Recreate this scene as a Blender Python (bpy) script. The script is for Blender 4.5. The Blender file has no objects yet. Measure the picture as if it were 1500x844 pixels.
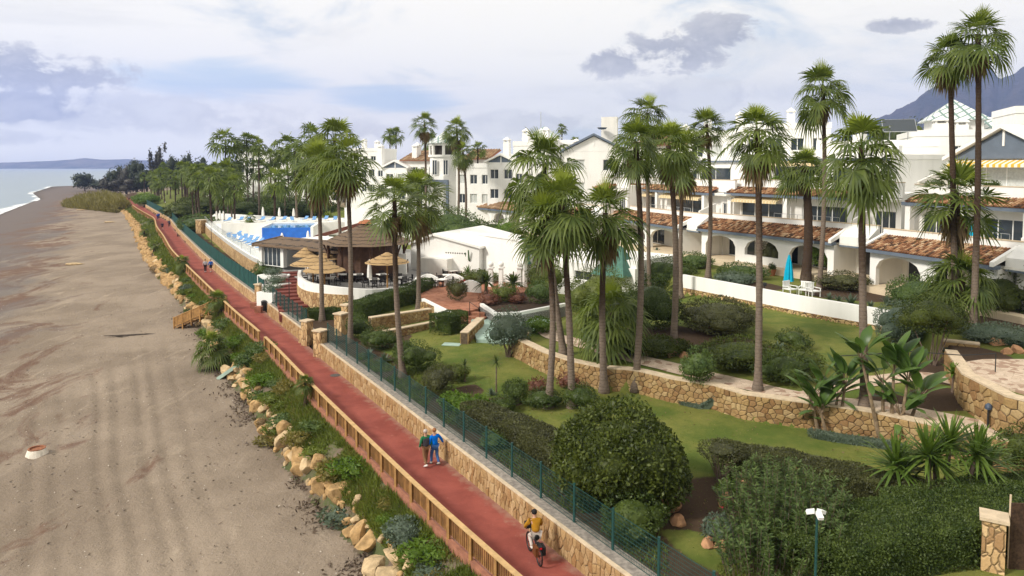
import bpy, bmesh, math, random
import numpy as np
from math import sin, cos, pi, radians
from mathutils import Vector, Matrix, noise as mnoise
rnd = random.Random(7)
RG = np.random.default_rng(11)
C = bpy.context.scene.collection
SC = bpy.context.scene
# ---------------------------------------------------------------- camera model of the photograph
F0 = 1071.0; PITCH = radians(3.5); CAMZ = 14.0; PY = 244 + F0*math.tan(PITCH)
def ray(px, py):
    u = (px-750)/F0; v = (py-PY)/F0
    return np.array([u, cos(PITCH)-v*sin(PITCH), -sin(PITCH)-v*cos(PITCH)])
def P(px, py, z=0.0):
    d = ray(px, py); k = (z-CAMZ)/d[2]
    return (d[0]*k, d[1]*k)
def D(px, py, dep):
    d = ray(px, py); k = dep/d[1]
    return (d[0]*k, dep, CAMZ+d[2]*k)
# ---------------------------------------------------------------- objects
def tag(o, label=None, cat=None, group=None, kind=None):
    if label: o['label'] = label
    if cat: o['category'] = cat
    if group: o['group'] = group
    if kind: o['kind'] = kind
    return o
def thing(name, label, cat, loc=(0, 0, 0), rz=0.0, group=None):
    o = bpy.data.objects.new(name, None); C.objects.link(o)
    o.empty_display_size = .2
    o.location = loc; o.rotation_euler = (0, 0, rz)
    return tag(o, label, cat, group)
def mk_mesh(name, V, Fs, mats=(), fm=None, smooth=False, attr=None):
    me = bpy.data.meshes.new(name)
    V = np.asarray(V, dtype=np.float32).reshape(-1, 3)
    if isinstance(Fs, np.ndarray):
        n, k = Fs.shape
        me.vertices.add(len(V)); me.vertices.foreach_set('co', V.ravel())
        me.loops.add(n*k); me.loops.foreach_set('vertex_index', Fs.astype(np.int32).ravel())
        me.polygons.add(n)
        me.polygons.foreach_set('loop_start', np.arange(0, n*k, k, dtype=np.int32))
        me.update(calc_edges=True)
    else:
        me.from_pydata(V.tolist(), [], Fs); me.update()
    if not isinstance(mats, (list, tuple)): mats = [mats]
    for m in mats: me.materials.append(m)
    if fm is not None and len(mats) > 1:
        me.polygons.foreach_set('material_index', np.asarray(fm, dtype=np.int32))
    if smooth: me.polygons.foreach_set('use_smooth', np.ones(len(me.polygons), dtype=bool))
    if attr:
        for k, a in attr.items():
            at = me.attributes.new(k, 'FLOAT', 'POINT'); at.data.foreach_set('value', np.asarray(a, dtype=np.float32))
    return me
def link(name, me, parent=None, loc=(0, 0, 0), label=None, cat=None, group=None, kind=None):
    o = bpy.data.objects.new(name, me); C.objects.link(o)
    if parent is not None: o.parent = parent
    o.location = loc
    return tag(o, label, cat, group, kind)
def copy_thing(src, loc, rz=None, sc=None, label=None, group=None):
    r = src.copy(); C.objects.link(r); r.location = loc
    if rz is not None: r.rotation_euler = (0, 0, rz)
    if sc is not None: r.scale = sc if isinstance(sc, tuple) else (sc, sc, sc)
    if label: r['label'] = label
    if group: r['group'] = group
    for ch in list(src.children):
        c = ch.copy(); C.objects.link(c); c.parent = r
        for g in ch.children:
            d = g.copy(); C.objects.link(d); d.parent = c
    return r
class MB:
    """collects shapes of ONE mesh; vertices in world or local space"""
    def __init__(s): s.V = []; s.F = []; s.M = []; s.n = 0
    def add(s, V, Fs, m=0):
        V = [tuple(v) for v in V]
        s.V += V
        for f in Fs: s.F.append([i+s.n for i in f]); s.M.append(m)
        s.n += len(V); return s
    def box(s, c, sz, rz=0.0, m=0, mat=None):
        hx, hy, hz = sz[0]/2, sz[1]/2, sz[2]/2
        vs = []
        for z in (-hz, hz):
            for x, y in ((-hx, -hy), (hx, -hy), (hx, hy), (-hx, hy)):
                if mat is not None:
                    v = mat @ Vector((x, y, z)); vs.append((c[0]+v.x, c[1]+v.y, c[2]+v.z))
                else:
                    vs.append((c[0]+x*cos(rz)-y*sin(rz), c[1]+x*sin(rz)+y*cos(rz), c[2]+z))
        return s.add(vs, [(3, 2, 1, 0), (4, 5, 6, 7), (0, 1, 5, 4), (1, 2, 6, 5), (2, 3, 7, 6), (3, 0, 4, 7)], m)
    def hexa(s, b, t, m=0):
        """four bottom and four top points, counter-clockwise seen from above"""
        return s.add(list(b)+list(t), [(3, 2, 1, 0), (4, 5, 6, 7), (0, 1, 5, 4), (1, 2, 6, 5), (2, 3, 7, 6), (3, 0, 4, 7)], m)
    def tube(s, pts, rad, n=6, cap=True, m=0):
        pts = [Vector(p) for p in pts]
        if not hasattr(rad, '__len__'): rad = [rad]*len(pts)
        vs = []; up = None
        for i, p in enumerate(pts):
            t = (pts[min(i+1, len(pts)-1)]-pts[max(i-1, 0)]).normalized()
            if up is None:
                up = t.cross(Vector((0, 0, 1)))
                if up.length < .1: up = t.cross(Vector((1, 0, 0)))
                up.normalize()
            else:
                up = (up-t*up.dot(t)).normalized()
            b = t.cross(up)
            for k in range(n):
                a = 2*pi*k/n
                vs.append(p+(up*cos(a)+b*sin(a))*rad[i])
        fs = []
        for i in range(len(pts)-1):
            for k in range(n):
                fs.append((i*n+k, i*n+(k+1) % n, (i+1)*n+(k+1) % n, (i+1)*n+k))
        if cap:
            fs.append(tuple(range(n-1, -1, -1))); fs.append(tuple((len(pts)-1)*n+k for k in range(n)))
        return s.add(vs, fs, m)
    def prism(s, poly, z0, z1, m=0, bottom=False):
        n = len(poly)
        vs = [(p[0], p[1], z0) for p in poly]+[(p[0], p[1], z1) for p in poly]
        fs = [(i, (i+1) % n, n+(i+1) % n, n+i) for i in range(n)]+[tuple(range(n, 2*n))]
        if bottom: fs.append(tuple(range(n-1, -1, -1)))
        return s.add(vs, fs, m)
    def lathe(s, c, prof, n=12, m=0):
        vs = []
        for r, z in prof:
            for k in range(n):
                a = 2*pi*k/n; vs.append((c[0]+r*cos(a), c[1]+r*sin(a), c[2]+z))
        fs = []
        for i in range(len(prof)-1):
            for k in range(n):
                fs.append((i*n+k, i*n+(k+1) % n, (i+1)*n+(k+1) % n, (i+1)*n+k))
        fs.append(tuple(range(n-1, -1, -1))); fs.append(tuple((len(prof)-1)*n+k for k in range(n)))
        return s.add(vs, fs, m)
    def strip(s, pts, t, z0, z1, m=0):
        """wall along a polyline (x,y); thickness t to the right side; z0/z1 number or list"""
        n = len(pts)
        if not hasattr(z0, '__len__'): z0 = [z0]*n
        if not hasattr(z1, '__len__'): z1 = [z1]*n
        L = []
        for i in range(n):
            a = Vector(pts[max(i-1, 0)]); b = Vector(pts[min(i+1, n-1)]); d = (b-a).normalized()
            q = Vector(pts[i]); nn = Vector((d.y, -d.x)); L.append((q, q+nn*t))
        vs = []
        for i in range(n):
            a, b = L[i]
            vs += [(a.x, a.y, z0[i]), (b.x, b.y, z0[i]), (b.x, b.y, z1[i]), (a.x, a.y, z1[i])]
        fs = []
        for i in range(n-1):
            o = 4*i
            for k in range(4): fs.append((o+k, o+4+k, o+4+(k+1) % 4, o+(k+1) % 4))
        fs.append((3, 2, 1, 0)); fs.append((4*n-4, 4*n-3, 4*n-2, 4*n-1))
        return s.add(vs, fs, m)
    def build(s, name, mats, parent=None, smooth=False, origin=None, label=None, cat=None, group=None, kind=None, recalc=False, local=False):
        if not s.V: return None
        V = np.array(s.V, dtype=np.float64)
        o = (0, 0, 0)
        if parent is not None and not local:
            p = parent; off = Vector((0, 0, 0))
            while p is not None: off += p.location; p = p.parent
            V = V-np.array(off)
        elif origin is not None:
            V = V-np.array(origin); o = origin
        me = mk_mesh(name, V, s.F, mats, s.M, smooth)
        if recalc:
            bm = bmesh.new(); bm.from_mesh(me); bmesh.ops.recalc_face_normals(bm, faces=bm.faces); bm.to_mesh(me); bm.free()
        return link(name, me, parent, o, label, cat, group, kind)
# ---------------------------------------------------------------- materials
def new_mat(name):
    m = bpy.data.materials.new(name); m.use_nodes = True
    nt = m.node_tree; bs = nt.nodes['Principled BSDF']
    return m, nt, bs
def nd(nt, t, **kw):
    n = nt.nodes.new(t)
    for k, v in kw.items():
        if k in n.inputs: n.inputs[k].default_value = v
        else: setattr(n, k, v)
    return n
def mixc(nt, fac, a, b, mode='MIX'):
    n = nt.nodes.new('ShaderNodeMix'); n.data_type = 'RGBA'; n.blend_type = mode
    for i, v in ((0, fac), (6, a), (7, b)):
        if hasattr(v, 'links'): nt.links.new(v, n.inputs[i])
        elif i == 0: n.inputs[0].default_value = v
        else: n.inputs[i].default_value = (*v, 1) if len(v) == 3 else v
    return n.outputs[2]
def math_(nt, op, a, b=None, c=None, clamp=False):
    n = nt.nodes.new('ShaderNodeMath'); n.operation = op; n.use_clamp = clamp
    for i, v in enumerate((a, b, c)):
        if v is None: continue
        if hasattr(v, 'links'): nt.links.new(v, n.inputs[i])
        else: n.inputs[i].default_value = v
    return n.outputs[0]
def sstep(nt, v, lo, hi, a=0.0, b=1.0):
    n = nt.nodes.new('ShaderNodeMapRange'); n.interpolation_type = 'SMOOTHSTEP'
    if hasattr(v, 'links'): nt.links.new(v, n.inputs[0])
    else: n.inputs[0].default_value = v
    for i, x in enumerate((lo, hi, a, b)): n.inputs[i+1].default_value = x
    return n.outputs[0]
def noi(nt, scale, detail=4, rough=.55, vec=None, dist=0.0):
    n = nt.nodes.new('ShaderNodeTexNoise'); n.inputs['Scale'].default_value = scale
    n.inputs['Detail'].default_value = detail; n.inputs['Roughness'].default_value = rough
    n.inputs['Distortion'].default_value = dist
    if vec is not None: nt.links.new(vec, n.inputs['Vector'])
    return n
def coord(nt, which='Object'):
    return nt.nodes.new('ShaderNodeTexCoord').outputs[which]
def world_pos(nt): return nt.nodes.new('ShaderNodeNewGeometry').outputs['Position']
def bump(nt, bs, h, strength=.4, dist=.05):
    b = nt.nodes.new('ShaderNodeBump'); b.inputs['Strength'].default_value = strength; b.inputs['Distance'].default_value = dist
    nt.links.new(h, b.inputs['Height']); nt.links.new(b.outputs[0], bs.inputs['Normal'])
def mul(c, k): return tuple(min(1, x*k) for x in c)
def simple(name, col, rough=.8, var=.18, scale=2.0, bs_=0.0, bscale=20, spec=.25, metal=0.0, island=0.0, streak=False):
    m, nt, bs = new_mat(name)
    pos = world_pos(nt)
    if streak:
        mp = nt.nodes.new('ShaderNodeMapping'); mp.inputs['Scale'].default_value = (1, 1, .22); nt.links.new(pos, mp.inputs[0]); v = mp.outputs[0]
    else: v = pos
    n = noi(nt, scale, 5, .6, v)
    c = mixc(nt, sstep(nt, n.outputs[0], .3, .7), mul(col, 1-var), mul(col, 1+var))
    if island:
        g = nt.nodes.new('ShaderNodeNewGeometry').outputs['Random Per Island']
        c = mixc(nt, 1.0, c, mixc(nt, g, (1-island,)*3, (1+island*.6,)*3), 'MULTIPLY')
    nt.links.new(c, bs.inputs['Base Color'])
    bs.inputs['Roughness'].default_value = rough; bs.inputs['Specular IOR Level'].default_value = spec; bs.inputs['Metallic'].default_value = metal
    if bs_: bump(nt, bs, noi(nt, bscale, 4, .6, pos).outputs[0], bs_, .03)
    return m
def leafmat(name, dark, light, young=None, trans=.3, patch=.9, rough=.5):
    m, nt, bs = new_mat(name)
    g = nt.nodes.new('ShaderNodeNewGeometry')
    r = g.outputs['Random Per Island']
    n = noi(nt, patch, 3, .6, g.outputs['Position'])
    f = math_(nt, 'ADD', math_(nt, 'MULTIPLY', r, .55), math_(nt, 'MULTIPLY', sstep(nt, n.outputs[0], .3, .7), .45))
    c = mixc(nt, f, dark, light)
    if young is not None:
        a = nt.nodes.new('ShaderNodeAttribute'); a.attribute_name = 'age'
        c = mixc(nt, a.outputs['Fac'], c, young)
    nt.links.new(c, bs.inputs['Base Color'])
    bs.inputs['Roughness'].default_value = rough; bs.inputs['Specular IOR Level'].default_value = .3
    t = nt.nodes.new('ShaderNodeBsdfTranslucent')
    nt.links.new(mixc(nt, 1.0, c, (1.2, 1.25, .6), 'MULTIPLY'), t.inputs[0])
    mx = nt.nodes.new('ShaderNodeMixShader'); mx.inputs[0].default_value = trans
    nt.links.new(bs.outputs[0], mx.inputs[1]); nt.links.new(t.outputs[0], mx.inputs[2])
    nt.links.new(mx.outputs[0], nt.nodes['Material Output'].inputs[0])
    return m
def stonemat(name, a, b, c2, scale, mortar=(.10, .075, .05), edge=.06, squash=(1, 1, 1), bstr=.8, bdist=.06):
    m, nt, bs = new_mat(name)
    pos = world_pos(nt)
    nz = noi(nt, 3.0, 2, .5, pos)
    add = nt.nodes.new('ShaderNodeVectorMath'); add.operation = 'MULTIPLY_ADD'
    nt.links.new(nz.outputs[1], add.inputs[0]); add.inputs[1].default_value = (.18, .18, .18); nt.links.new(pos, add.inputs[2])
    mp = nt.nodes.new('ShaderNodeMapping'); mp.inputs['Scale'].default_value = squash; nt.links.new(add.outputs[0], mp.inputs[0])
    v1 = nt.nodes.new('ShaderNodeTexVoronoi'); v1.inputs['Scale'].default_value = scale; nt.links.new(mp.outputs[0], v1.inputs['Vector'])
    v2 = nt.nodes.new('ShaderNodeTexVoronoi'); v2.feature = 'DISTANCE_TO_EDGE'; v2.inputs['Scale'].default_value = scale; nt.links.new(mp.outputs[0], v2.inputs['Vector'])
    sp = nt.nodes.new('ShaderNodeSeparateColor'); nt.links.new(v1.outputs['Color'], sp.inputs[0])
    c = mixc(nt, sp.outputs[0], a, b); c = mixc(nt, sstep(nt, sp.outputs[1], .65, .8), c, c2)
    fine = noi(nt, 14, 5, .65, pos)
    c = mixc(nt, 1.0, c, mixc(nt, fine.outputs[0], (.7, .68, .64), (1.25, 1.25, 1.25)), 'MULTIPLY')
    e = sstep(nt, v2.outputs['Distance'], edge*.3, edge)
    c = mixc(nt, e, mortar, c)
    nt.links.new(c, bs.inputs['Base Color']); bs.inputs['Roughness'].default_value = .9; bs.inputs['Specular IOR Level'].default_value = .15
    h = math_(nt, 'ADD', sstep(nt, v2.outputs['Distance'], 0, edge*3), math_(nt, 'MULTIPLY', fine.outputs[0], .4))
    bump(nt, bs, h, bstr, bdist)
    return m
def glassmat(name, col=(.03, .04, .05), rough=.06):
    m, nt, bs = new_mat(name)
    bs.inputs['Base Color'].default_value = (*col, 1); bs.inputs['Roughness'].default_value = rough; bs.inputs['Specular IOR Level'].default_value = .6
    return m
MT = {}
MT['white'] = simple('white_render', (.80, .79, .76), .85, .04, .9, .12, 30, .2, streak=True)
MT['white_old'] = simple('weathered_white_render', (.74, .72, .67), .88, .09, .7, .15, 25, .2, streak=True)
MT['cream'] = simple('cream_render', (.62, .51, .36), .88, .08, .8, .15, 25, .2)
MT['coping'] = simple('sandstone_coping', (.55, .44, .31), .88, .14, 3, .3, 25, .2)
MT['slate'] = simple('slate_blue_paint', (.125, .155, .20), .7, .08, 1.2, .1, 30, .3)
MT['dark'] = simple('dark_interior', (.05, .045, .04), .9, .2, 2)
MT['brown_wood'] = simple('dark_stained_wood', (.075, .038, .022), .7, .25, 4, .3, 30, .3)
MT['wood'] = simple('railing_timber', (.34, .185, .065), .75, .22, 3, .3, 40, .3, island=.22)
MT['slat'] = simple('railing_slat_timber', (.235, .120, .042), .8, .25, 3, .3, 40, .2, island=.35)
MT['woodtop'] = simple('railing_cap_timber', (.50, .325, .15), .7, .16, 3, .2, 40, .3, island=.12)
MT['greenmetal'] = simple('green_painted_steel', (.010, .055, .050), .45, .1, 4, 0, 10, .5)
MT['screen'] = simple('green_screen_cloth', (.012, .06, .052), .85, .25, 1.2, .2, 60, .2)
MT['blackmetal'] = simple('black_steel', (.015, .015, .016), .45, .1, 4, spec=.5)
MT['steel'] = simple('brushed_steel', (.45, .46, .47), .4, .05, 4, metal=.6)
MT['glass'] = glassmat('window_glass')
MT['curtain'] = simple('pale_curtain', (.50, .52, .50), .9, .12, 6)
MT['trunk'] = simple('palm_trunk_bark', (.165, .125, .095), .95, .28, 5, .6, 18, .1)
MT['trunkdark'] = simple('dark_palm_trunk_bark', (.060, .040, .028), .95, .35, 6, .7, 14, .1)
MT['bark'] = simple('shrub_bark', (.15, .11, .085), .95, .25, 6, .4, 20, .1)
MT['sandstone_rock'] = simple('limestone_boulder', (.38, .245, .115), .92, .32, 2.4, .7, 9, .15)
MT['palerock'] = simple('pale_limestone_boulder', (.46, .34, .20), .92, .28, 2.4, .7, 9, .15)
MT['redrock'] = simple('reddish_garden_rock', (.40, .22, .12), .92, .25, 2.4, .7, 9, .15)
MT['path_wall'] = stonemat('vertical_stone_cladding', (.50, .33, .165), (.62, .44, .245), (.36, .22, .11), 3.3, (.20, .13, .07), .045, (1.25, 1.25, .62), .9, .05)
MT['rubble_wall'] = stonemat('rubble_stone_wall', (.40, .27, .12), (.52, .38, .20), (.26, .15, .07), 3.0, (.07, .05, .03), .07)
MT['rock_wall'] = stonemat('big_ochre_stone_wall', (.36, .24, .09), (.45, .33, .16), (.27, .19, .11), 2.2, (.05, .04, .025), .07)
MT['pave'] = stonemat('crazy_paving', (.50, .39, .30), (.58, .47, .37), (.34, .23, .17), 3.2, (.34, .27, .20), .03, (1, 1, .05), .3, .015)
MT['tilefloor'] = stonemat('terracotta_floor_tiles', (.36, .16, .10), (.42, .20, .13), (.30, .13, .08), 3.0, (.25, .13, .09), .02, (1, 1, .05), .1, .01)
MT['teal'] = simple('pale_green_paving_paint', (.34, .45, .39), .8, .14, 1.1, .1, 30, .2)
MT['greytile'] = simple('grey_terrace_paving', (.30, .29, .28), .8, .12, 1.5, .1, 20, .2)
MT['fabric_white'] = simple('white_canvas', (.78, .76, .72), .9, .06, 3)
MT['turq'] = simple('turquoise_canvas', (.0, .36, .55), .8, .08, 3)
MT['blue'] = simple('blue_canvas', (.03, .17, .52), .8, .1, 3)
MT['plastic'] = simple('white_plastic', (.80, .80, .78), .5, .03, 3, spec=.4)
MT['wicker'] = simple('dark_wicker', (.018, .016, .015), .7, .3, 12)
MT['terracotta'] = simple('terracotta_pot', (.36, .14, .07), .85, .15, 4)
MT['rubber'] = simple('black_rubber', (.012, .012, .012), .7, .1, 6)
def blockmat(name, cols):
    m, nt, bs = new_mat(name); g = nt.nodes.new('ShaderNodeNewGeometry')
    cr = nt.nodes.new('ShaderNodeValToRGB'); nt.links.new(g.outputs['Random Per Island'], cr.inputs[0])
    cr.color_ramp.elements[0].color = (*cols[0], 1); cr.color_ramp.elements[1].color = (*cols[-1], 1)
    for i, c in enumerate(cols[1:-1]): e = cr.color_ramp.elements.new((i+1)/(len(cols)-1)); e.color = (*c, 1)
    n = noi(nt, 11, 6, .7, g.outputs['Position']).outputs[0]; st = noi(nt, .9, 5, .65, g.outputs['Position']).outputs[0]
    c = mixc(nt, 1.0, cr.outputs[0], mixc(nt, n, (.55, .52, .48), (1.35, 1.35, 1.35)), 'MULTIPLY')
    c = mixc(nt, math_(nt, 'MULTIPLY', sstep(nt, st, .55, .75), .5), c, mul(cols[0], .45))
    nt.links.new(c, bs.inputs['Base Color']); bs.inputs['Roughness'].default_value = .95; bs.inputs['Specular IOR Level'].default_value = .1
    bump(nt, bs, n, .9, .05)
    return m
MT['blocks'] = blockmat('ochre_stone_blocks', [(.27, .16, .075), (.44, .29, .14), (.36, .235, .115), (.52, .37, .21), (.33, .19, .085), (.46, .33, .18)])
MT['rubble_blocks'] = blockmat('rubble_stone_blocks', [(.22, .13, .06), (.40, .27, .125), (.33, .22, .10), (.46, .34, .18), (.27, .155, .07), (.38, .27, .14)])
MT['mortar'] = simple('sandy_mortar', (.24, .175, .105), .95, .25, 5, .5, 25)
MT['darkmortar'] = simple('dark_joint_mortar', (.115, .085, .055), .95, .3, 5, .5, 25)
def trunkmat():
    m, nt, bs = new_mat('ringed_palm_trunk'); pos = world_pos(nt); a = nt.nodes.new('ShaderNodeAttribute'); a.attribute_name = 'up'
    s = nt.nodes.new('ShaderNodeSeparateXYZ'); nt.links.new(pos, s.inputs[0])
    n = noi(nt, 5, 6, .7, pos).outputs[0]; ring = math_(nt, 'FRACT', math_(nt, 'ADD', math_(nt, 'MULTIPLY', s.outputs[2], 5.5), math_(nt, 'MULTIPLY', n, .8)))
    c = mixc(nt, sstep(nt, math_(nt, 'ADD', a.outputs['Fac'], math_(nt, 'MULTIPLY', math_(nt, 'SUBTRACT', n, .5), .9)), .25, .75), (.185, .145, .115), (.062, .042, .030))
    c = mixc(nt, 1.0, c, mixc(nt, n, (.5, .48, .46), (1.4, 1.4, 1.4)), 'MULTIPLY'); c = mixc(nt, math_(nt, 'MULTIPLY', sstep(nt, ring, .75, 1.0), .55), c, (.045, .034, .026))
    nt.links.new(c, bs.inputs['Base Color']); bs.inputs['Roughness'].default_value = .95; bs.inputs['Specular IOR Level'].default_value = .1
    bump(nt, bs, math_(nt, 'SUBTRACT', n, math_(nt, 'MULTIPLY', sstep(nt, ring, .7, 1.0), .7)), .9, .05)
    return m
MT['ptrunk'] = trunkmat()
def tilemat(name='barrel_roof_tiles', k=1.0):
    m, nt, bs = new_mat(name)
    g = nt.nodes.new('ShaderNodeNewGeometry'); r = g.outputs['Random Per Island']
    cr = nt.nodes.new('ShaderNodeValToRGB'); nt.links.new(r, cr.inputs[0])
    cr.color_ramp.interpolation = 'CONSTANT'
    cols = [(.0, (.20, .095, .05)), (.2, (.32, .17, .09)), (.42, (.42, .26, .15)), (.58, (.085, .05, .033)), (.78, (.24, .12, .065)), (.9, (.50, .36, .23))]
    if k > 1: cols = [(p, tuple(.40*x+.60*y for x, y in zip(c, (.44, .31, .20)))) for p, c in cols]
    cr.color_ramp.elements[0].position = 0; cr.color_ramp.elements[0].color = (*cols[0][1], 1)
    cr.color_ramp.elements[1].position = cols[1][0]; cr.color_ramp.elements[1].color = (*cols[1][1], 1)
    for p, c in cols[2:]:
        e = cr.color_ramp.elements.new(p); e.color = (*c, 1)
    n = noi(nt, 7, 4, .6, g.outputs['Position'])
    nt.links.new(mixc(nt, 1.0, cr.outputs[0], mixc(nt, n.outputs[0], (.6, .58, .55), (1.3, 1.3, 1.3)), 'MULTIPLY'), bs.inputs['Base Color'])
    bs.inputs['Roughness'].default_value = .9; bs.inputs['Specular IOR Level'].default_value = .15
    return m
MT['tile'] = tilemat(); MT['tile_far'] = tilemat('pale_far_roof_tiles', 2)  # far roofs: the same tile colours mixed towards a pale tan
def awnmat(name, a, b, w):
    m, nt, bs = new_mat(name)
    pos = coord(nt, 'Object'); s = nt.nodes.new('ShaderNodeSeparateXYZ'); nt.links.new(pos, s.inputs[0])
    v = math_(nt, 'ADD', math_(nt, 'MULTIPLY', s.outputs[0], .45), math_(nt, 'MULTIPLY', s.outputs[1], -.9))
    f = math_(nt, 'FRACT', math_(nt, 'DIVIDE', v, w))
    nt.links.new(mixc(nt, math_(nt, 'GREATER_THAN', f, .5), a, b), bs.inputs['Base Color'])
    bs.inputs['Roughness'].default_value = .9
    return m
MT['awning_pale'] = awnmat('cream_striped_awning', (.62, .47, .24), (.72, .60, .40), .42)
MT['awning_yellow'] = awnmat('yellow_striped_awning', (.72, .40, .04), (.80, .74, .62), .5)
def thatchmat(name, a, b):
    m, nt, bs = new_mat(name)
    pos = world_pos(nt); s = nt.nodes.new('ShaderNodeSeparateXYZ'); nt.links.new(pos, s.inputs[0])
    z = math_(nt, 'ADD', math_(nt, 'MULTIPLY', s.outputs[2], 3.4), math_(nt, 'MULTIPLY', noi(nt, 1.2, 3, .5, pos).outputs[0], .9))
    f = math_(nt, 'FRACT', z)
    c = mixc(nt, noi(nt, 5, 5, .7, pos).outputs[0], a, b)
    c = mixc(nt, sstep(nt, f, .72, .95), c, mul(a, .35))
    nt.links.new(c, bs.inputs['Base Color']); bs.inputs['Roughness'].default_value = 1
    bump(nt, bs, math_(nt, 'SUBTRACT', 1.0, f), .9, .1)
    return m
MT['thatch'] = thatchmat('weathered_heather_thatch', (.085, .055, .034), (.20, .135, .085))
MT['straw'] = thatchmat('straw_thatch', (.30, .19, .085), (.46, .31, .15))
MT['palm'] = leafmat('fan_palm_leaf', (.036, .064, .015), (.145, .185, .040), (.25, .30, .035), .36, .9)
MT['palmdead'] = leafmat('dead_palm_frond', (.13, .085, .04), (.24, .165, .08), None, .2, .8)
MT['hedge'] = leafmat('clipped_hedge_leaf', (0.023, 0.044, 0.010), (0.100, 0.138, 0.028), None, .28, 1.4)
MT['hedgelight'] = leafmat('light_hedge_leaf', (0.046, 0.069, 0.014), (0.144, 0.172, 0.032), None, .3, 1.4)
MT['hedgebrown'] = leafmat('twiggy_hedge_leaf', (0.033, 0.035, 0.016), (0.106, 0.112, 0.035), None, .2, 1.3)
MT['bush'] = leafmat('dark_bush_leaf', (0.016, 0.029, 0.007), (0.112, 0.140, 0.022), None, .28, 1.3)
MT['oleander'] = leafmat('oleander_leaf', (0.036, 0.070, 0.019), (0.132, 0.186, 0.050), None, .3, 1.2)
MT['grey_leaf'] = leafmat('grey_green_leaf', (0.067, 0.100, 0.071), (0.142, 0.180, 0.128), None, .25, .9)
MT['bright'] = leafmat('bright_green_leaf', (.055, .115, .012), (.150, .230, .030), None, .35, 1.2)
MT['banana'] = leafmat('banana_leaf', (0.046, 0.098, 0.025), (0.138, 0.218, 0.052), (.24, .29, .03), .35, .9, .35)
MT['yucca'] = leafmat('sword_leaf', (0.044, 0.088, 0.015), (0.154, 0.226, 0.037), None, .3, 1.2, .4)
MT['grass'] = leafmat('verge_grass_blade', (.066, .100, .014), (.190, .225, .040), None, .3, .7)
MT['drygrass'] = leafmat('dry_reed_blade', (.130, .112, .034), (.250, .215, .060), None, .3, .4)
MT['farleaf'] = leafmat('far_tree_leaf', (.022, .036, .018), (.055, .068, .032), None, .2, .08)
MT['fargrey'] = leafmat('far_grey_tree_leaf', (.040, .042, .034), (.075, .070, .055), None, .2, .08)
MT['redflower'] = leafmat('red_flower', (.32, .015, .03), (.45, .04, .05), None, .2, 2)
MT['redleaf'] = leafmat('bronze_leaf', (.12, .045, .03), (.21, .095, .06), None, .2, 2)
MT['skin'] = simple('skin', (.48, .27, .19), .6, .06, 8)
# ---------------------------------------------------------------- camera, world, sun
cam = bpy.data.cameras.new('camera'); co = bpy.data.objects.new('camera', cam); C.objects.link(co)
cam.sensor_width = 36; cam.lens = 36*F0/1500; cam.clip_end = 60000; cam.clip_start = .5
cam.shift_y = -(422-PY)/1500
co.location = (0, 0, CAMZ); co.rotation_euler = (pi/2-PITCH, 0, 0); SC.camera = co
SUN_AZ, SUN_EL = radians(-118), radians(38)      # azimuth from +Y, clockwise
sl = bpy.data.lights.new('sun', 'SUN'); so = bpy.data.objects.new('sun', sl); C.objects.link(so)
sl.energy = 3.1; sl.angle = radians(11); sl.color = (1.0, .94, .85)
sv = Vector((sin(SUN_AZ)*cos(SUN_EL), cos(SUN_AZ)*cos(SUN_EL), sin(SUN_EL)))
so.rotation_euler = sv.to_track_quat('Z', 'Y').to_euler(); so.location = sv*60
W = bpy.data.worlds.new('World'); SC.world = W; W.use_nodes = True
nt = W.node_tree; bg = nt.nodes['Background']
sky = nt.nodes.new('ShaderNodeTexSky'); sky.sky_type = 'NISHITA'; sky.sun_disc = False
sky.sun_elevation = SUN_EL; sky.sun_rotation = SUN_AZ; sky.air_density = 1.2; sky.dust_density = 2.0
gv = nt.nodes.new('ShaderNodeTexCoord').outputs['Generated']
sx = nt.nodes.new('ShaderNodeSeparateXYZ'); nt.links.new(gv, sx.inputs[0])
az = math_(nt, 'MULTIPLY', math_(nt, 'ARCTAN2', sx.outputs[0], sx.outputs[1]), 57.2958)
el = math_(nt, 'MULTIPLY', math_(nt, 'ARCSINE', sx.outputs[2]), 57.2958)
def cvec(ka, ke, off=0.0):
    c = nt.nodes.new('ShaderNodeCombineXYZ')
    nt.links.new(math_(nt, 'MULTIPLY', az, ka), c.inputs[0]); nt.links.new(math_(nt, 'MULTIPLY', el, ke), c.inputs[1]); c.inputs[2].default_value = off
    return c.outputs[0]
nbig = noi(nt, 1.0, 8, .58, cvec(.06, .14), .6).outputs[0]
nfine = noi(nt, 1.0, 10, .62, cvec(.24, .40, 3.1), .25).outputs[0]
nwisp = noi(nt, 1.0, 7, .6, cvec(.05, .22, 7.7), .8).outputs[0]
def ell(a0, e0, ra, re):
    a = math_(nt, 'POWER', math_(nt, 'DIVIDE', math_(nt, 'SUBTRACT', az, a0), ra), 2)
    e = math_(nt, 'POWER', math_(nt, 'DIVIDE', math_(nt, 'SUBTRACT', el, e0), re), 2)
    return math_(nt, 'SUBTRACT', 1.0, math_(nt, 'ADD', a, e))
def cloud(masks, thr, k=1.15, w=.22):
    f = None
    for m in masks:
        f = m if f is None else math_(nt, 'MAXIMUM', f, m)
    f = math_(nt, 'ADD', math_(nt, 'MULTIPLY', math_(nt, 'MAXIMUM', f, -1.2), .6), math_(nt, 'MULTIPLY', math_(nt, 'SUBTRACT', nfine, .5), k*2.6))
    return sstep(nt, f, thr, thr+w)
S = 10.0
white = (1.08*S, 1.03*S, .90*S); grey = (.54*S, .52*S, .48*S); pale = (.88*S, .85*S, .755*S)
c = mixc(nt, sstep(nt, nbig, .26, .47), mixc(nt, .65, sky.outputs[0], (.48*S, .63*S, .76*S)), white)
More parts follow.
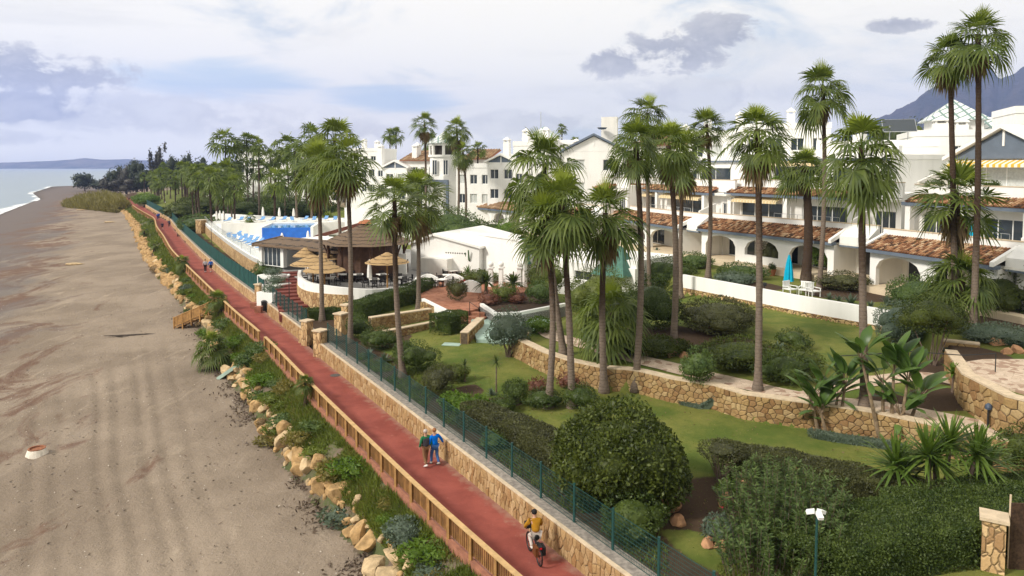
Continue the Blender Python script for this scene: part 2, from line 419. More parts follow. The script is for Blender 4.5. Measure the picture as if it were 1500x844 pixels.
c = mixc(nt, math_(nt, 'MULTIPLY', sstep(nt, nwisp, .45, .68), .6), c, pale)
blue = math_(nt, 'MAXIMUM', ell(-21.5, 6.2, 9, 2.0), ell(-10, 5.2, 7, 1.3))
blue = sstep(nt, math_(nt, 'ADD', blue, math_(nt, 'MULTIPLY', math_(nt, 'SUBTRACT', nwisp, .5), 2.6)), .0, .9)
c = mixc(nt, math_(nt, 'MULTIPLY', blue, .75), c, (.50*S, .67*S, .80*S))
low = cloud([ell(-27, 3.6, 15, 1.9), ell(-13, 2.6, 8, 1.2), ell(-36, 1.8, 9, .8), ell(2, 3.4, 9, 1.3), ell(14, 5.2, 8, 1.8)], .12, .9, .4)
c = mixc(nt, math_(nt, 'MULTIPLY', low, .65), c, mixc(nt, sstep(nt, nfine, .35, .65), grey, pale))
dk = cloud([ell(12, 8.6, 6.5, 1.9), ell(8, 8.2, 4, 1.5), ell(16, 9.6, 4.2, 2.0), ell(-33, 6.2, 6.5, 1.9), ell(-35, 3.9, 8, 1.4), ell(31, 12.3, 2.0, .5), ell(27.5, 9.6, 2.6, .7)], .16, .95, .3)
c = mixc(nt, math_(nt, 'MULTIPLY', dk, .9), c, mixc(nt, sstep(nt, nfine, .38, .68), (.35*S, .35*S, .37*S), (.62*S, .60*S, .57*S)))
c = mixc(nt, sstep(nt, el, 1.4, 0, 0, .75), c, (.82*S, .80*S, .74*S))
c = mixc(nt, sstep(nt, el, -.3, -3), c, (.30*S, .30*S, .28*S))
nt.links.new(c, bg.inputs[0]); bg.inputs[1].default_value = .088
SC.view_settings.view_transform = 'Standard'; SC.view_settings.look = 'None'
SC.view_settings.exposure = 0.36; SC.view_settings.gamma = 1.0
SC.cycles.use_denoising = True; SC.cycles.max_bounces = 6; SC.cycles.volume_bounces = 1; SC.cycles.transparent_max_bounces = 12
SC.cycles.use_adaptive_sampling = True; SC.cycles.adaptive_threshold = .015
# ================================================================ SETTING: terrain, promenade, beach, sea, hills
def mono(pts):
    a = sorted(pts, key=lambda q: q[1]); return np.array(a, dtype=float)
Lp = mono([(8.3, 10), (-.87, 24.4), (-2.7, 27.4), (-4.48, 30.3), (-7.79, 36.1), (-11.06, 41.6), (-18.7, 55.3), (-24.9, 65.3), (-29.3, 72.8), (-41.7, 94), (-53.8, 115), (-66.2, 138.5), (-78, 160), (-90.5, 185), (-103.5, 206), (-121.8, 236), (-150, 285), (-165, 312), (-195, 365)])
Rp = mono([(11.3, 10), (2.42, 24.4), (.27, 28.2), (-3.2, 34.1), (-5.05, 37.4), (-8.2, 42.8), (-9.99, 45.9), (-14.4, 53.4), (-16.66, 57.6), (-23.4, 69), (-25.15, 72), (-36.3, 91), (-47.2, 110.5), (-63, 139.5), (-74.5, 161), (-87, 185), (-100, 206.5), (-117.5, 236), (-146, 285), (-161.3, 312), (-191, 365)])
Ep = [P(a, b, -2.3) for a, b in [(575, 850), (520, 790), (455, 730), (400, 655), (362, 590), (330, 545), (300, 490), (268, 445), (235, 402), (215, 380), (196, 335), (186, 316)]]
Ep = mono(Ep+[(1.5, 12), (-185, 330), (-215, 365)])
Sp = mono([(-50, 8), (-99, 100), (-198, 283), (-260, 400), (-330, 500), (-417, 660), (-400, 760), (-350, 860), (-420, 1200), (-700, 2000), (-3300, 8200)])
W1 = mono([(34, 14), (26, 22), (21, 29.5), (16.85, 33.3), (15.7, 33.95), (11.86, 35.9), (10.77, 37.4), (8.98, 38.4), (7.36, 40.0), (6.7, 40.35), (5.65, 40.5), (3.67, 42.15), (2.18, 44.2), (.32, 48.1), (1.2, 51), (4.5, 55.5), (8, 60), (10, 66), (7, 80), (0, 95), (-8, 108), (-23, 135), (-63, 215), (-113, 310), (-150, 380)])
W2 = mono([(36, 14), (30, 20), (24, 26), (21.4, 30.6), (21.6, 34), (22.9, 37.1), (24.5, 41), (26, 47), (23.3, 51), (21.4, 53.7), (19.4, 57.3), (17.9, 60), (15.1, 64.6), (12.5, 72), (9, 81), (2, 96), (-6, 109), (-21, 136), (-61, 216), (-111, 311), (-148, 381)])
def xi(poly, y): return np.interp(y, poly[:, 1], poly[:, 0])
def ss(a, b, v):
    t = np.clip((v-a)/(b-a), 0, 1); return t*t*(3-2*t)
def vnoise(x, y, s, seed=0):
    """cheap smooth value noise (numpy)"""
    x = np.asarray(x)/s+seed*17.3; y = np.asarray(y)/s-seed*9.1
    xi_, yi_ = np.floor(x), np.floor(y); fx, fy = x-xi_, y-yi_
    fx = fx*fx*(3-2*fx); fy = fy*fy*(3-2*fy)
    def h(a, b): 
        v = np.sin(a*127.1+b*311.7+seed*74.7)*43758.5453; return v-np.floor(v)
    return (h(xi_, yi_)*(1-fx)+h(xi_+1, yi_)*fx)*(1-fy)+(h(xi_, yi_+1)*(1-fx)+h(xi_+1, yi_+1)*fx)*fy
def HT(x, y):
    x = np.asarray(x, dtype=float); y = np.asarray(y, dtype=float)
    xl, xr, xe, xs = xi(Lp, y), xi(Rp, y), xi(Ep, y), xi(Sp, y)
    # land side
    t = (x-xr)*.87
    g = .92+.45*ss(0, 10, t)
    d1 = (x-xi(W1, y))*.75
    near = 1-ss(66, 72, y)
    g1 = g+(2.45-1.35)*ss(.0, .2, d1)*near+.5*ss(.5, 9, d1)*near
    d2 = (x-xi(W2, y))*.8
    g2 = 4.0
    far_s = ss(72, 110, y)
    w = ss(-.15, .2, d2)*(1-far_s)+ss(-14, 1, d2)*far_s
    land = g1*(1-w)+g2*w
    land = np.where(t < .5, -.5, land)
    # sea side
    u = np.clip((xl-x)/np.maximum(xl-xe, .5), 0, 1)
    verge = -.22-.95*ss(0, .75, u)-1.05*ss(.7, 1.0, u)+.10*(vnoise(x, y, .9, 1)-.5)
    b = np.clip((xe-x)/np.maximum(xe-xs, 5), 0, 4)
    beach = -2.22-1.78*np.minimum(b, 1)-6*np.clip(b-1, 0, 3)
    rut = np.clip(u, 0, 1)*np.exp(-b*3)
    beach = beach+.05*(vnoise(x, y, 2.6, 2)-.5)+.11*(vnoise(x*1.0, y*.35, 1.6, 3)-.5)*np.exp(-((y-30)/60)**2)
    # wheel ruts curving along the beach and a few bars across it
    q = (xe-x)
    ruts = 0; 
    for k, (o, a) in enumerate(((3.2, .04), (5.2, .05), (6.7, .06), (8.6, .05), (10.0, .06), (12.6, .04), (14.1, .05))):
        c = o+1.3*np.sin(y/15+k*.35)+.35*np.sin(y/4+k)*.3+.03*y
        ruts = ruts-a*np.exp(-((q-c)/.27)**2)+a*.7*np.exp(-((q-c-.55)/.3)**2)+a*.5*np.exp(-((q-c+.5)/.26)**2)
    beach = beach+1.25*ruts*np.exp(-np.clip(y-95, 0, None)/35)
    sea = np.where(x < xe, beach, verge)
    z = np.where(x > xr, land, np.where(x < xl, sea, -.5))
    # hills of the headland
    return z
def Hs(x, y): return float(HT(x, y))
KS = np.concatenate([np.arange(18, 90, .08), np.geomspace(90, 700, 1800)])
def G(px, py, dz=0.0):
    """the point of the ground seen at a pixel"""
    d = ray(px, py); X = d[0]*KS; Y = d[1]*KS; Z = CAMZ+d[2]*KS
    h = HT(X, Y); h = np.where((X > xi(Lp, Y)) & (X < xi(Rp, Y)), 0, h)
    i = int(np.argmax(Z <= h)) if np.any(Z <= h) else len(KS)-1
    return (X[i], Y[i], float(h[i])+dz)
def resample(poly, y0, y1, step):
    ys = np.arange(y0, y1+1e-6, .05); xs = np.interp(ys, poly[:, 1], poly[:, 0])
    s = np.concatenate([[0], np.cumsum(np.hypot(np.diff(xs), np.diff(ys)))])
    n = max(2, int(round(s[-1]/step))+1); q = np.linspace(0, s[-1], n)
    return [(float(np.interp(v, s, xs)), float(np.interp(v, s, ys))) for v in q]
def smooth_poly(poly, k=3):
    """round the corners of an x(y) polyline"""
    ys = np.unique(np.concatenate([np.arange(poly[0, 1], poly[-1, 1], 1.5 if poly[-1, 1] < 400 else 4), [poly[-1, 1]]]))
    xs = np.interp(ys, poly[:, 1], poly[:, 0])
    w = np.maximum(1, (ys*.02)).astype(int)+k
    o = xs.copy()
    for i in range(len(ys)):
        h = min(w[i], i, len(ys)-1-i)
        if h > 0: o[i] = xs[i-h:i+h+1].mean()
    return np.stack([o, ys], 1)
Lp = smooth_poly(Lp, 2)
Rn = smooth_poly(Rp, 1)
Ep = smooth_poly(Ep, 2)
Rp = Rn
# ---- ground grid
def axis(segs):
    out = [segs[0][0]]
    for a, b, st in segs:
        n = max(1, int(round((b-a)/st))); out += list(a+(b-a)*(np.arange(1, n+1)/n))
    return np.array(out)
gx = axis([(-4200, -900, 300), (-900, -300, 30), (-300, -130, 2.5), (-130, -60, .9), (-60, -34, .6), (-34, 30, .22), (30, 60, 1.5), (60, 200, 10), (200, 1000, 80), (1000, 4600, 400)])
gy = axis([(4, 18, 1.5), (18, 58, .27), (58, 100, .6), (100, 190, .9), (190, 380, 2.2), (380, 900, 20), (900, 7200, 300)])
X, Y = np.meshgrid(gx, gy); Z = HT(X, Y)
ny, nx = X.shape
idx = np.arange(nx*ny).reshape(ny, nx)
q = np.stack([idx[:-1, :-1], idx[:-1, 1:], idx[1:, 1:], idx[1:, :-1]], -1).reshape(-1, 4)
cx = X.ravel()[q].mean(1); cy = Y.ravel()[q].mean(1)
xl, xr, xe = xi(Lp, cy), xi(Rp, cy), xi(Ep, cy)
zone = np.where(cx < xe-.3, 0, np.where(cx < (xl+xr)/2, 1, 2))
Vg = np.stack([X.ravel(), Y.ravel(), Z.ravel()], 1)
def sub(fac):
    u, inv = np.unique(fac, return_inverse=True); return Vg[u], inv.reshape(fac.shape)
def sandmat():
    m, nt, bs = new_mat('beach_sand')
    pos = world_pos(nt)
    def mp(sx_, sy_, rz): 
        n = nt.nodes.new('ShaderNodeMapping'); n.inputs['Scale'].default_value = (sx_, sy_, 1); n.inputs['Rotation'].default_value = (0, 0, rz); nt.links.new(pos, n.inputs[0]); return n.outputs[0]
    big = noi(nt, .12, 5, .6, mp(1, 1, 0)).outputs[0]
    c = mixc(nt, sstep(nt, big, .35, .65), (.212, .168, .127), (.290, .234, .180))
    st = noi(nt, .5, 5, .65, mp(.9, .22, -.55), .8).outputs[0]        # streaks across the beach
    c = mixc(nt, math_(nt, 'MULTIPLY', sstep(nt, st, .56, .74), .5), c, (.42, .345, .265))
    fine = noi(nt, 9, 6, .75, pos).outputs[0]
    c = mixc(nt, 1.0, c, mixc(nt, fine, (.80, .79, .78), (1.18, 1.18, 1.18)), 'MULTIPLY')
    # seaweed and wet wrack: brown red patches towards the sea
    a = nt.nodes.new('ShaderNodeAttribute'); a.attribute_name = 'sea'
    wr = noi(nt, .16, 7, .68, mp(1.0, .55, .5), 1.2).outputs[0]
    w = sstep(nt, math_(nt, 'ADD', math_(nt, 'MULTIPLY', a.outputs['Fac'], .72), wr), .73, .85)
    c = mixc(nt, math_(nt, 'MULTIPLY', w, .8), c, mixc(nt, fine, (.10, .052, .035), (.17, .10, .072)))
    gr = noi(nt, .07, 6, .65, mp(1, .5, .5), .5).outputs[0]
    g = sstep(nt, math_(nt, 'ADD', math_(nt, 'MULTIPLY', a.outputs['Fac'], .70), gr), .74, .95)
    c = mixc(nt, math_(nt, 'MULTIPLY', g, .75), c, (.15, .135, .128))
    wet = sstep(nt, a.outputs['Fac'], .90, 1.0)
    c = mixc(nt, math_(nt, 'MULTIPLY', wet, .7), c, (.085, .072, .06))
    # shells and pebbles
    vo = nt.nodes.new('ShaderNodeTexVoronoi'); vo.inputs['Scale'].default_value = 1.9; nt.links.new(pos, vo.inputs['Vector'])
    sp = nt.nodes.new('ShaderNodeSeparateColor'); nt.links.new(vo.outputs['Color'], sp.inputs[0])
    peb = math_(nt, 'MULTIPLY', math_(nt, 'LESS_THAN', vo.outputs['Distance'], .06), math_(nt, 'GREATER_THAN', sp.outputs[0], .55))
    c = mixc(nt, peb, c, mixc(nt, sp.outputs[1], (.13, .09, .06), (.60, .55, .48)))
    nt.links.new(c, bs.inputs['Base Color']); bs.inputs['Roughness'].default_value = .95; bs.inputs['Specular IOR Level'].default_value = .12
    h = math_(nt, 'ADD', math_(nt, 'MULTIPLY', noi(nt, 1.4, 6, .7, pos).outputs[0], 1.0), math_(nt, 'MULTIPLY', fine, .35))
    vf = nt.nodes.new('ShaderNodeTexVoronoi'); vf.inputs['Scale'].default_value = 1.5; nt.links.new(pos, vf.inputs['Vector'])
    fm_ = sstep(nt, noi(nt, .35, 3, .5, mp(1, .25, -.5)).outputs[0], .50, .60)
    h = math_(nt, 'SUBTRACT', h, math_(nt, 'MULTIPLY', fm_, sstep(nt, vf.outputs['Distance'], .20, .05)))
    bump(nt, bs, h, .85, .18)
    return m
v, f = sub(q[zone == 0])
sea_a = np.clip((xi(Ep, v[:, 1])-v[:, 0])/np.maximum(xi(Ep, v[:, 1])-xi(Sp, v[:, 1]), 3), 0, 1.2)
link('beach', mk_mesh('beach', v, f, sandmat(), smooth=True, attr={'sea': sea_a}), kind='structure')
def vergemat():
    m, nt, bs = new_mat('verge_soil'); pos = world_pos(nt)
    n = noi(nt, .8, 6, .65, pos).outputs[0]; n2 = noi(nt, 8, 5, .7, pos).outputs[0]
    c = mixc(nt, n2, (.10, .070, .048), (.20, .150, .105))
    c = mixc(nt, sstep(nt, n, .40, .58), c, mixc(nt, n2, (.045, .062, .018), (.10, .115, .035)))
    nt.links.new(c, bs.inputs['Base Color']); bs.inputs['Roughness'].default_value = .95; bump(nt, bs, n2, .8, .08)
    return m
v, f = sub(q[zone == 1])
link('verge', mk_mesh('verge', v, f, vergemat(), smooth=True), kind='structure')
def lawnmat():
    m, nt, bs = new_mat('garden_lawn'); pos = world_pos(nt)
    a = nt.nodes.new('ShaderNodeAttribute'); a.attribute_name = 'bed'
    n = noi(nt, .35, 5, .6, pos).outputs[0]; n2 = noi(nt, 6, 6, .75, pos).outputs[0]; n3 = noi(nt, 40, 3, .7, pos).outputs[0]
    c = mixc(nt, sstep(nt, n, .34, .66), (.090, .128, .025), (.185, .188, .050))
    c = mixc(nt, 1.0, c, mixc(nt, n2, (.66, .72, .6), (1.3, 1.26, 1.3)), 'MULTIPLY'); c = mixc(nt, 1.0, c, mixc(nt, noi(nt, 1.7, 6, .7, pos, .6).outputs[0], (.72, .80, .70), (1.26, 1.18, 1.2)), 'MULTIPLY')
    c = mixc(nt, 1.0, c, mixc(nt, n3, (.8, .8, .8), (1.15, 1.15, 1.15)), 'MULTIPLY')
    soil = mixc(nt, n2, (.045, .028, .018), (.10, .066, .042))
    b = sstep(nt, math_(nt, 'ADD', a.outputs['Fac'], math_(nt, 'MULTIPLY', math_(nt, 'SUBTRACT', n2, .5), .5)), .4, .6)
    c = mixc(nt, b, c, soil)
    nt.links.new(c, bs.inputs['Base Color']); bs.inputs['Roughness'].default_value = .95; bs.inputs['Specular IOR Level'].default_value = .15
    bump(nt, bs, math_(nt, 'ADD', n3, math_(nt, 'MULTIPLY', n2, .5)), .6, .06)
    return m
v, f = sub(q[zone == 2])
# soil beds: along the fence, around the planted islands
bed = 1-ss(1.5, 3.4, (v[:, 0]-xi(Rp, v[:, 1]))*.87-1.0*vnoise(v[:, 0], v[:, 1], 2.5, 5))
for px_, py_, r_ in [(1030, 500, 3.2), (960, 490, 3.2), (1120, 520, 2.4), (680, 575, 1.1), (725, 592, 1.1), (1060, 740, 2.2), (985, 740, 1.6), (1310, 600, 1.6), (1375, 585, 1.2), (1100, 420, 2.4), (1400, 520, 2.4), (1480, 470, 5.0), (1250, 430, 4.0), (640, 600, 1.5), (560, 500, 2.0)]:
    gx_, gy_, _ = G(px_, py_); bed = np.maximum(bed, 1-ss(r_*.6, r_*1.1, np.hypot(v[:, 0]-gx_, v[:, 1]-gy_)-.8*vnoise(v[:, 0], v[:, 1], 1.2, 6)))
link('garden_lawn', mk_mesh('garden_lawn', v, f, lawnmat(), smooth=True, attr={'bed': bed}), kind='structure')
# ---- promenade
def redmat():
    m, nt, bs = new_mat('red_promenade_surface'); pos = world_pos(nt)
    n = noi(nt, .55, 6, .65, pos, .4).outputs[0]; n2 = noi(nt, 18, 5, .7, pos).outputs[0]; n3 = noi(nt, 2.5, 4, .6, pos).outputs[0]
    c = mixc(nt, sstep(nt, n, .32, .70), (.205, .050, .038), (.295, .080, .060))
    c = mixc(nt, 1.0, c, mixc(nt, n2, (.78, .78, .78), (1.2, 1.2, 1.2)), 'MULTIPLY')
    c = mixc(nt, math_(nt, 'MULTIPLY', sstep(nt, n3, .62, .78), .35), c, (.42, .20, .15))
    nt.links.new(c, bs.inputs['Base Color']); bs.inputs['Roughness'].default_value = .88; bs.inputs['Specular IOR Level'].default_value = .2
    ea = nt.nodes.new('ShaderNodeAttribute'); ea.attribute_name = 'edge'
    du = math_(nt, 'ADD', math_(nt, 'MULTIPLY', ea.outputs['Fac'], .55), math_(nt, 'MULTIPLY', n3, .75))
    for l in list(bs.inputs['Base Color'].links): nt.links.remove(l)
    c = mixc(nt, math_(nt, 'MULTIPLY', sstep(nt, du, .58, .92), .7), c, (.30, .19, .14))
    st = noi(nt, 1.1, 7, .75, pos, 1.5).outputs[0]
    c = mixc(nt, math_(nt, 'MULTIPLY', sstep(nt, st, .60, .70), .35), c, (.15, .045, .036))
    nt.links.new(c, bs.inputs['Base Color'])
    bump(nt, bs, n2, .4, .02)
    return m
MT['red'] = redmat()
ys = np.concatenate([np.arange(8, 120, 1.0), np.arange(120, 330, 3.0)])
V_, F_, E_ = [], [], []
for i, y in enumerate(ys):
    a, b = xi(Lp, y)-.12, xi(Rp, y)+.12
    for k in range(5): V_.append((a+(b-a)*k/4, y, 0.0)); E_.append((1, .25, 0, .25, 1)[k])
    if i:
        for k in range(4): F_.append(((i-1)*5+k, (i-1)*5+k+1, i*5+k+1, i*5+k))
link('promenade', mk_mesh('promenade', V_, F_, MT['red'], attr={'edge': E_}), kind='structure')
# manhole cover set in the promenade
mb = MB(); gxy = P(491, 550); mb.lathe((gxy[0], gxy[1], .004), [(.0, 0), (.34, 0), (.34, .012), (.30, .012), (.29, .008), (0, .008)], 20)
mb.build('manhole_cover', simple('cast_iron', (.09, .085, .08), .7, .2, 9, .5, 60), origin=(gxy[0], gxy[1], 0), label='round grey manhole cover set in the red promenade', cat='manhole cover')
# ---- sea
def seamat():
    m, nt, bs = new_mat('sea_water'); pos = world_pos(nt)
    a = nt.nodes.new('ShaderNodeAttribute'); a.attribute_name = 'shore'
    mp = nt.nodes.new('ShaderNodeMapping'); mp.inputs['Scale'].default_value = (1, .35, 1); mp.inputs['Rotation'].default_value = (0, 0, .5); nt.links.new(pos, mp.inputs[0])
    n = noi(nt, .045, 6, .6, mp.outputs[0], .5).outputs[0]
    c = mixc(nt, n, (.17, .225, .245), (.25, .305, .32))
    fo = sstep(nt, math_(nt, 'ADD', a.outputs['Fac'], math_(nt, 'MULTIPLY', math_(nt, 'SUBTRACT', n, .5), .9)), .50, .62)
    c = mixc(nt, fo, c, (.74, .76, .77))
    nt.links.new(c, bs.inputs['Base Color']); nt.links.new(sstep(nt, fo, 0, 1, .28, .9), bs.inputs['Roughness'])
    bs.inputs['Specular IOR Level'].default_value = .4
    bump(nt, bs, noi(nt, .35, 5, .65, mp.outputs[0]).outputs[0], .5, .6)
    return m
ys = np.concatenate([np.arange(0, 800, 8), np.arange(800, 2000, 60), np.linspace(2000, 7300, 12)])
V_, F_, A_ = [], [], []
offs = [2, -.5, -3, -6, -9, -12, -16, -22, -35, -80, -300, -1200, -4200]
sh = [.75, .7, .62, .5, .35, .25, .5, .2, .1, .05, 0, 0, 0]
sh2 = [.62, .55, .4, .25, .1, .1, .05, .0, 0, 0, 0, 0, 0]
for i, y in enumerate(ys):
    for k, o in enumerate(offs):
        kf = 1-ss(260, 420, y)
        V_.append((xi(Sp, y)+o*(1.0 if abs(o) > 30 else 1.0), y, -4.0)); A_.append(sh[k]*kf+sh2[k]*(1-kf))
    if i:
        n = len(offs)
        for k in range(n-1): F_.append(((i-1)*n+k+1, (i-1)*n+k, i*n+k, i*n+k+1))
link('sea', mk_mesh('sea', V_, F_, seamat(), smooth=True, attr={'shore': A_}), kind='structure')
# ---- far hills over the bay and the mountain
def ridge(name, prof, dist, depth, mat, seed, base, rough):
    """prof: (pixel x, pixel y) of the skyline"""
    prof = np.array(prof, dtype=float)
    pxs = np.linspace(prof[0, 0], prof[-1, 0], 150); sky_ = np.interp(pxs, prof[:, 0], prof[:, 1])
    rows = 26; V_, F_ = [], []
    for j in range(rows):
        t = j/(rows-1); dep = dist+depth*(t-.55)
        fac = math.exp(-((t-.55)/.30)**2)
        for i, px in enumerate(pxs):
            x, y, z = D(px, sky_[i], dist); hgt = max(0, z-base)
            k = dep/dist
            nn = mnoise.fractal(Vector((px*.02+seed, t*4.0, seed)), 1.0, 2.0, 6)
            hh = hgt*fac*(1+rough*nn*(1.2-fac))
            if j == 0 or j == rows-1: hh = -20
            V_.append((x*k, dep, base+hh))
    n = len(pxs)
    for j in range(rows-1):
        for i in range(n-1): F_.append((j*n+i, j*n+i+1, (j+1)*n+i+1, (j+1)*n+i))
    return link(name, mk_mesh(name, V_, F_, mat, smooth=True), kind='structure')
def hillmat(name, a, b, sc):
    m, nt, bs = new_mat(name); pos = world_pos(nt)
    n = noi(nt, sc, 8, .68, pos).outputs[0]
    nt.links.new(mixc(nt, sstep(nt, n, .35, .65), a, b), bs.inputs['Base Color']); bs.inputs['Roughness'].default_value = 1; bs.inputs['Specular IOR Level'].default_value = 0
    bump(nt, bs, n, 1.0, 60)
    return m
ridge('mountain', [(1100, 244), (1200, 222), (1262, 190), (1300, 168), (1320, 156), (1352, 138), (1380, 122), (1405, 108), (1425, 103), (1440, 107), (1452, 100), (1466, 108), (1480, 104), (1497, 99), (1540, 95), (1600, 110), (1660, 150), (1700, 200)], 4300, 2200, hillmat('mountain_rock', (.020, .022, .030), (.058, .046, .046), .004), 3.0, 0, .55)
ridge('far_hills', [(-90, 244), (-40, 236), (0, 238.5), (30, 237.5), (70, 236), (105, 234), (125, 232), (150, 234), (185, 233), (215, 235), (260, 238), (320, 242)], 6300, 900, hillmat('far_hill_scrub', (.05, .06, .05), (.16, .14, .12), .006), 9.0, -4, .3)
# ---- haze
mb = MB(); mb.box((0, 3700, 380), (9800, 8000, 784)); 
hm = bpy.data.materials.new('haze_air'); hm.use_nodes = True; hn = hm.node_tree; hn.nodes.clear()
ho = hn.nodes.new('ShaderNodeOutputMaterial'); hv = hn.nodes.new('ShaderNodeVolumePrincipled')
hv.inputs['Color'].default_value = (.42, .54, 1.0, 1); hv.inputs['Density'].default_value = .00011; hv.inputs['Anisotropy'].default_value = 0.0
hn.links.new(hv.outputs[0], ho.inputs['Volume'])
HAZE = mb.build('haze', hm, kind='stuff', label='thin blue haze over the whole coast', cat='haze')
# ================================================================ PLANTS
def nrm(a): return a/np.maximum(np.linalg.norm(a, axis=-1, keepdims=True), 1e-6)
def leaf_quads(Pt, N, L, Wd, tilt=.6, out=.35, up=0.0):
    """one small kite-shaped leaf per point"""
    n = len(Pt)
    ln = nrm(N*(1-tilt)+RG.normal(size=(n, 3))*tilt)
    a = np.cross(ln, RG.normal(size=(n, 3))); a = nrm(nrm(a)+N*out+np.array([0, 0, up]))
    b = nrm(np.cross(a, ln))
    s = RG.uniform(.6, 1.3, (n, 1))
    l = L*s; w = Wd*s
    V = np.stack([Pt, Pt+a*l*.5+b*w*.5, Pt+a*l, Pt+a*l*.5-b*w*.5], 1).reshape(-1, 3)
    F = np.arange(n*4).reshape(n, 4)
    return V, F
def ell_shell(cs, n, inner=.35):
    """points near the surface of a union of ellipsoids (cx,cy,cz,rx,ry,rz) with outward normals"""
    cs = np.array(cs, dtype=float)
    area = (cs[:, 3]*cs[:, 4]+cs[:, 3]*cs[:, 5]+cs[:, 4]*cs[:, 5]); w = area/area.sum()
    k = RG.choice(len(cs), n, p=w); d = nrm(RG.normal(size=(n, 3)))
    c = cs[k]
    ph = (np.sin(d[:, 0]*7+k*2.1)+np.sin(d[:, 1]*6+k)+np.sin(d[:, 2]*8+k*1.7))*.035+(np.sin(d[:, 0]*17+k*1.3)*np.sin(d[:, 1]*15+k)*np.sin(d[:, 2]*16+k*.7))*.07
    r = 1+ph-np.abs(RG.normal(size=n))*inner*.3
    Pt = c[:, :3]+d*c[:, 3:]*r[:, None]
    N = nrm(d/c[:, 3:])
    keep = np.ones(n, bool)
    for e in cs:
        q = ((Pt-e[:3])/e[3:]); keep &= (q**2).sum(1) > .62
    return Pt[keep], N[keep]
def ico(c, r, sub=2):
    bm = bmesh.new(); bmesh.ops.create_icosphere(bm, subdivisions=sub, radius=1)
    V = np.array([v.co[:] for v in bm.verts]); F = [[v.index for v in f.verts] for f in bm.faces]; bm.free()
    return V*np.array(r)+np.array(c), F
def foliage(cs, n, L, Wd, tilt=.7, core=.64, inner=.5, up=0.0, zmin=None):
    """leaves on a union of ellipsoids with an inner mass of the same leaves so that it is not hollow"""
    Pt, N = ell_shell(cs, n, inner)
    if zmin is not None:
        k = Pt[:, 2] > zmin; Pt, N = Pt[k], N[k]
    V, F = leaf_quads(Pt, N, L, Wd, tilt, up=up)
    Vs, Fs, off = [V], [F], len(V)
    if core:
        for e in cs:
            v, f = ico(e[:3], np.array(e[3:])*core, 2)
            if zmin is not None: v[:, 2] = np.maximum(v[:, 2], zmin)
            f = np.array(f); Vs.append(v); Fs.append(np.concatenate([f, f[:, 2:3]], 1)+off); off += len(v)
    return Vs, Fs
def fol_mesh(name, cs, n, L, Wd, mat, **kw):
    Vs, Fs = foliage(cs, n, L, Wd, **kw)
    faces = [list(dict.fromkeys(r)) for F in Fs for r in F.tolist()]
    return mk_mesh(name, np.concatenate(Vs), faces, mat)
def shrub(name, label, cs, loc, n, L, Wd, mat, cat='shrub', group=None, stems=0, stemr=.03, **kw):
    """a bush; cs are ellipsoids local to loc"""
    me = fol_mesh(name, cs, n, L, Wd, MT[mat], **kw)
    if not stems: return link(name, me, None, loc, label, cat, group)
    t = thing(name, label, cat, loc, 0, group); link('foliage', me, t)
    mb = MB()
    for i in range(stems):
        e = cs[i % len(cs)]; a = rnd.uniform(0, 2*pi); r0 = rnd.uniform(.03, .18)
        x1, y1 = e[0]+rnd.uniform(-.5, .5)*e[3], e[1]+rnd.uniform(-.5, .5)*e[4]; z1 = e[2]+rnd.uniform(-.1, .35)*e[5]
        mb.tube([(cos(a)*r0, sin(a)*r0, -.1), (x1*.45+cos(a)*r0, y1*.45+sin(a)*r0, z1*.45), (x1, y1, z1)], [stemr*1.3, stemr, stemr*.5], 5)
    mb.build('stem', MT['bark'], t, local=True)
    return t
def hedge_pts(pts, w, z0s, h, n, round_=.25):
    """points over a clipped hedge along a polyline of (x,y): top, sides, ends; normals outward"""
    p = np.array(pts, dtype=float); sg = np.hypot(*(p[1:]-p[:-1]).T); cum = np.concatenate([[0], np.cumsum(sg)])
    tot = cum[-1]
    s = RG.uniform(-w*.5, tot+w*.5, n); sc = np.clip(s, 0, tot)
    i = np.clip(np.searchsorted(cum, sc, 'right')-1, 0, len(sg)-1); t = (sc-cum[i])/sg[i]
    q = p[i]*(1-t[:, None])+p[i+1]*t[:, None]; d = (p[i+1]-p[i])/sg[i][:, None]; nn = np.stack([d[:, 1], -d[:, 0]], 1)
    ex = s-sc
    per = RG.uniform(0, 2*h+w, n)
    u = np.where(per < h, -w/2, np.where(per > h+w, w/2, per-h-w/2)); z = np.where(per < h, per, np.where(per > h+w, per-h-w, h))
    # rounded top edges
    N = np.stack([nn[:, 0]*np.sign(u)*(np.abs(u) > w*.49), nn[:, 1]*np.sign(u)*(np.abs(u) > w*.49), (z > h*.98)*1.0], 1)
    endf = np.sqrt(np.maximum(0, 1-(ex/(w*.5+1e-6))**2)); u = u*np.where(np.abs(ex) > 1e-6, np.maximum(endf, .15), 1)
    N[:, :2] += d*(ex/(w*.5))[:, None]; N[:, 2] += .05
    zz = np.clip((z/h-.72)/.28, 0, 1)*np.clip((np.abs(u)/(w/2)-.55)/.45, 0, 1)
    z = z-zz*round_*h*.4; u = u*(1-zz*round_*.35)
    Pt = np.stack([q[:, 0]+nn[:, 0]*u+d[:, 0]*ex, q[:, 1]+nn[:, 1]*u+d[:, 1]*ex, np.interp(sc, cum, z0s)+z], 1)
    bump_ = (vnoise(Pt[:, 0]*1.0+Pt[:, 2], Pt[:, 1]+Pt[:, 2]*.7, .7, 4)-.5)*.22*min(1, h)
    Pt = Pt+nrm(N)*(bump_-np.abs(RG.normal(size=n))*.05)[:, None]
    return Pt, nrm(N)
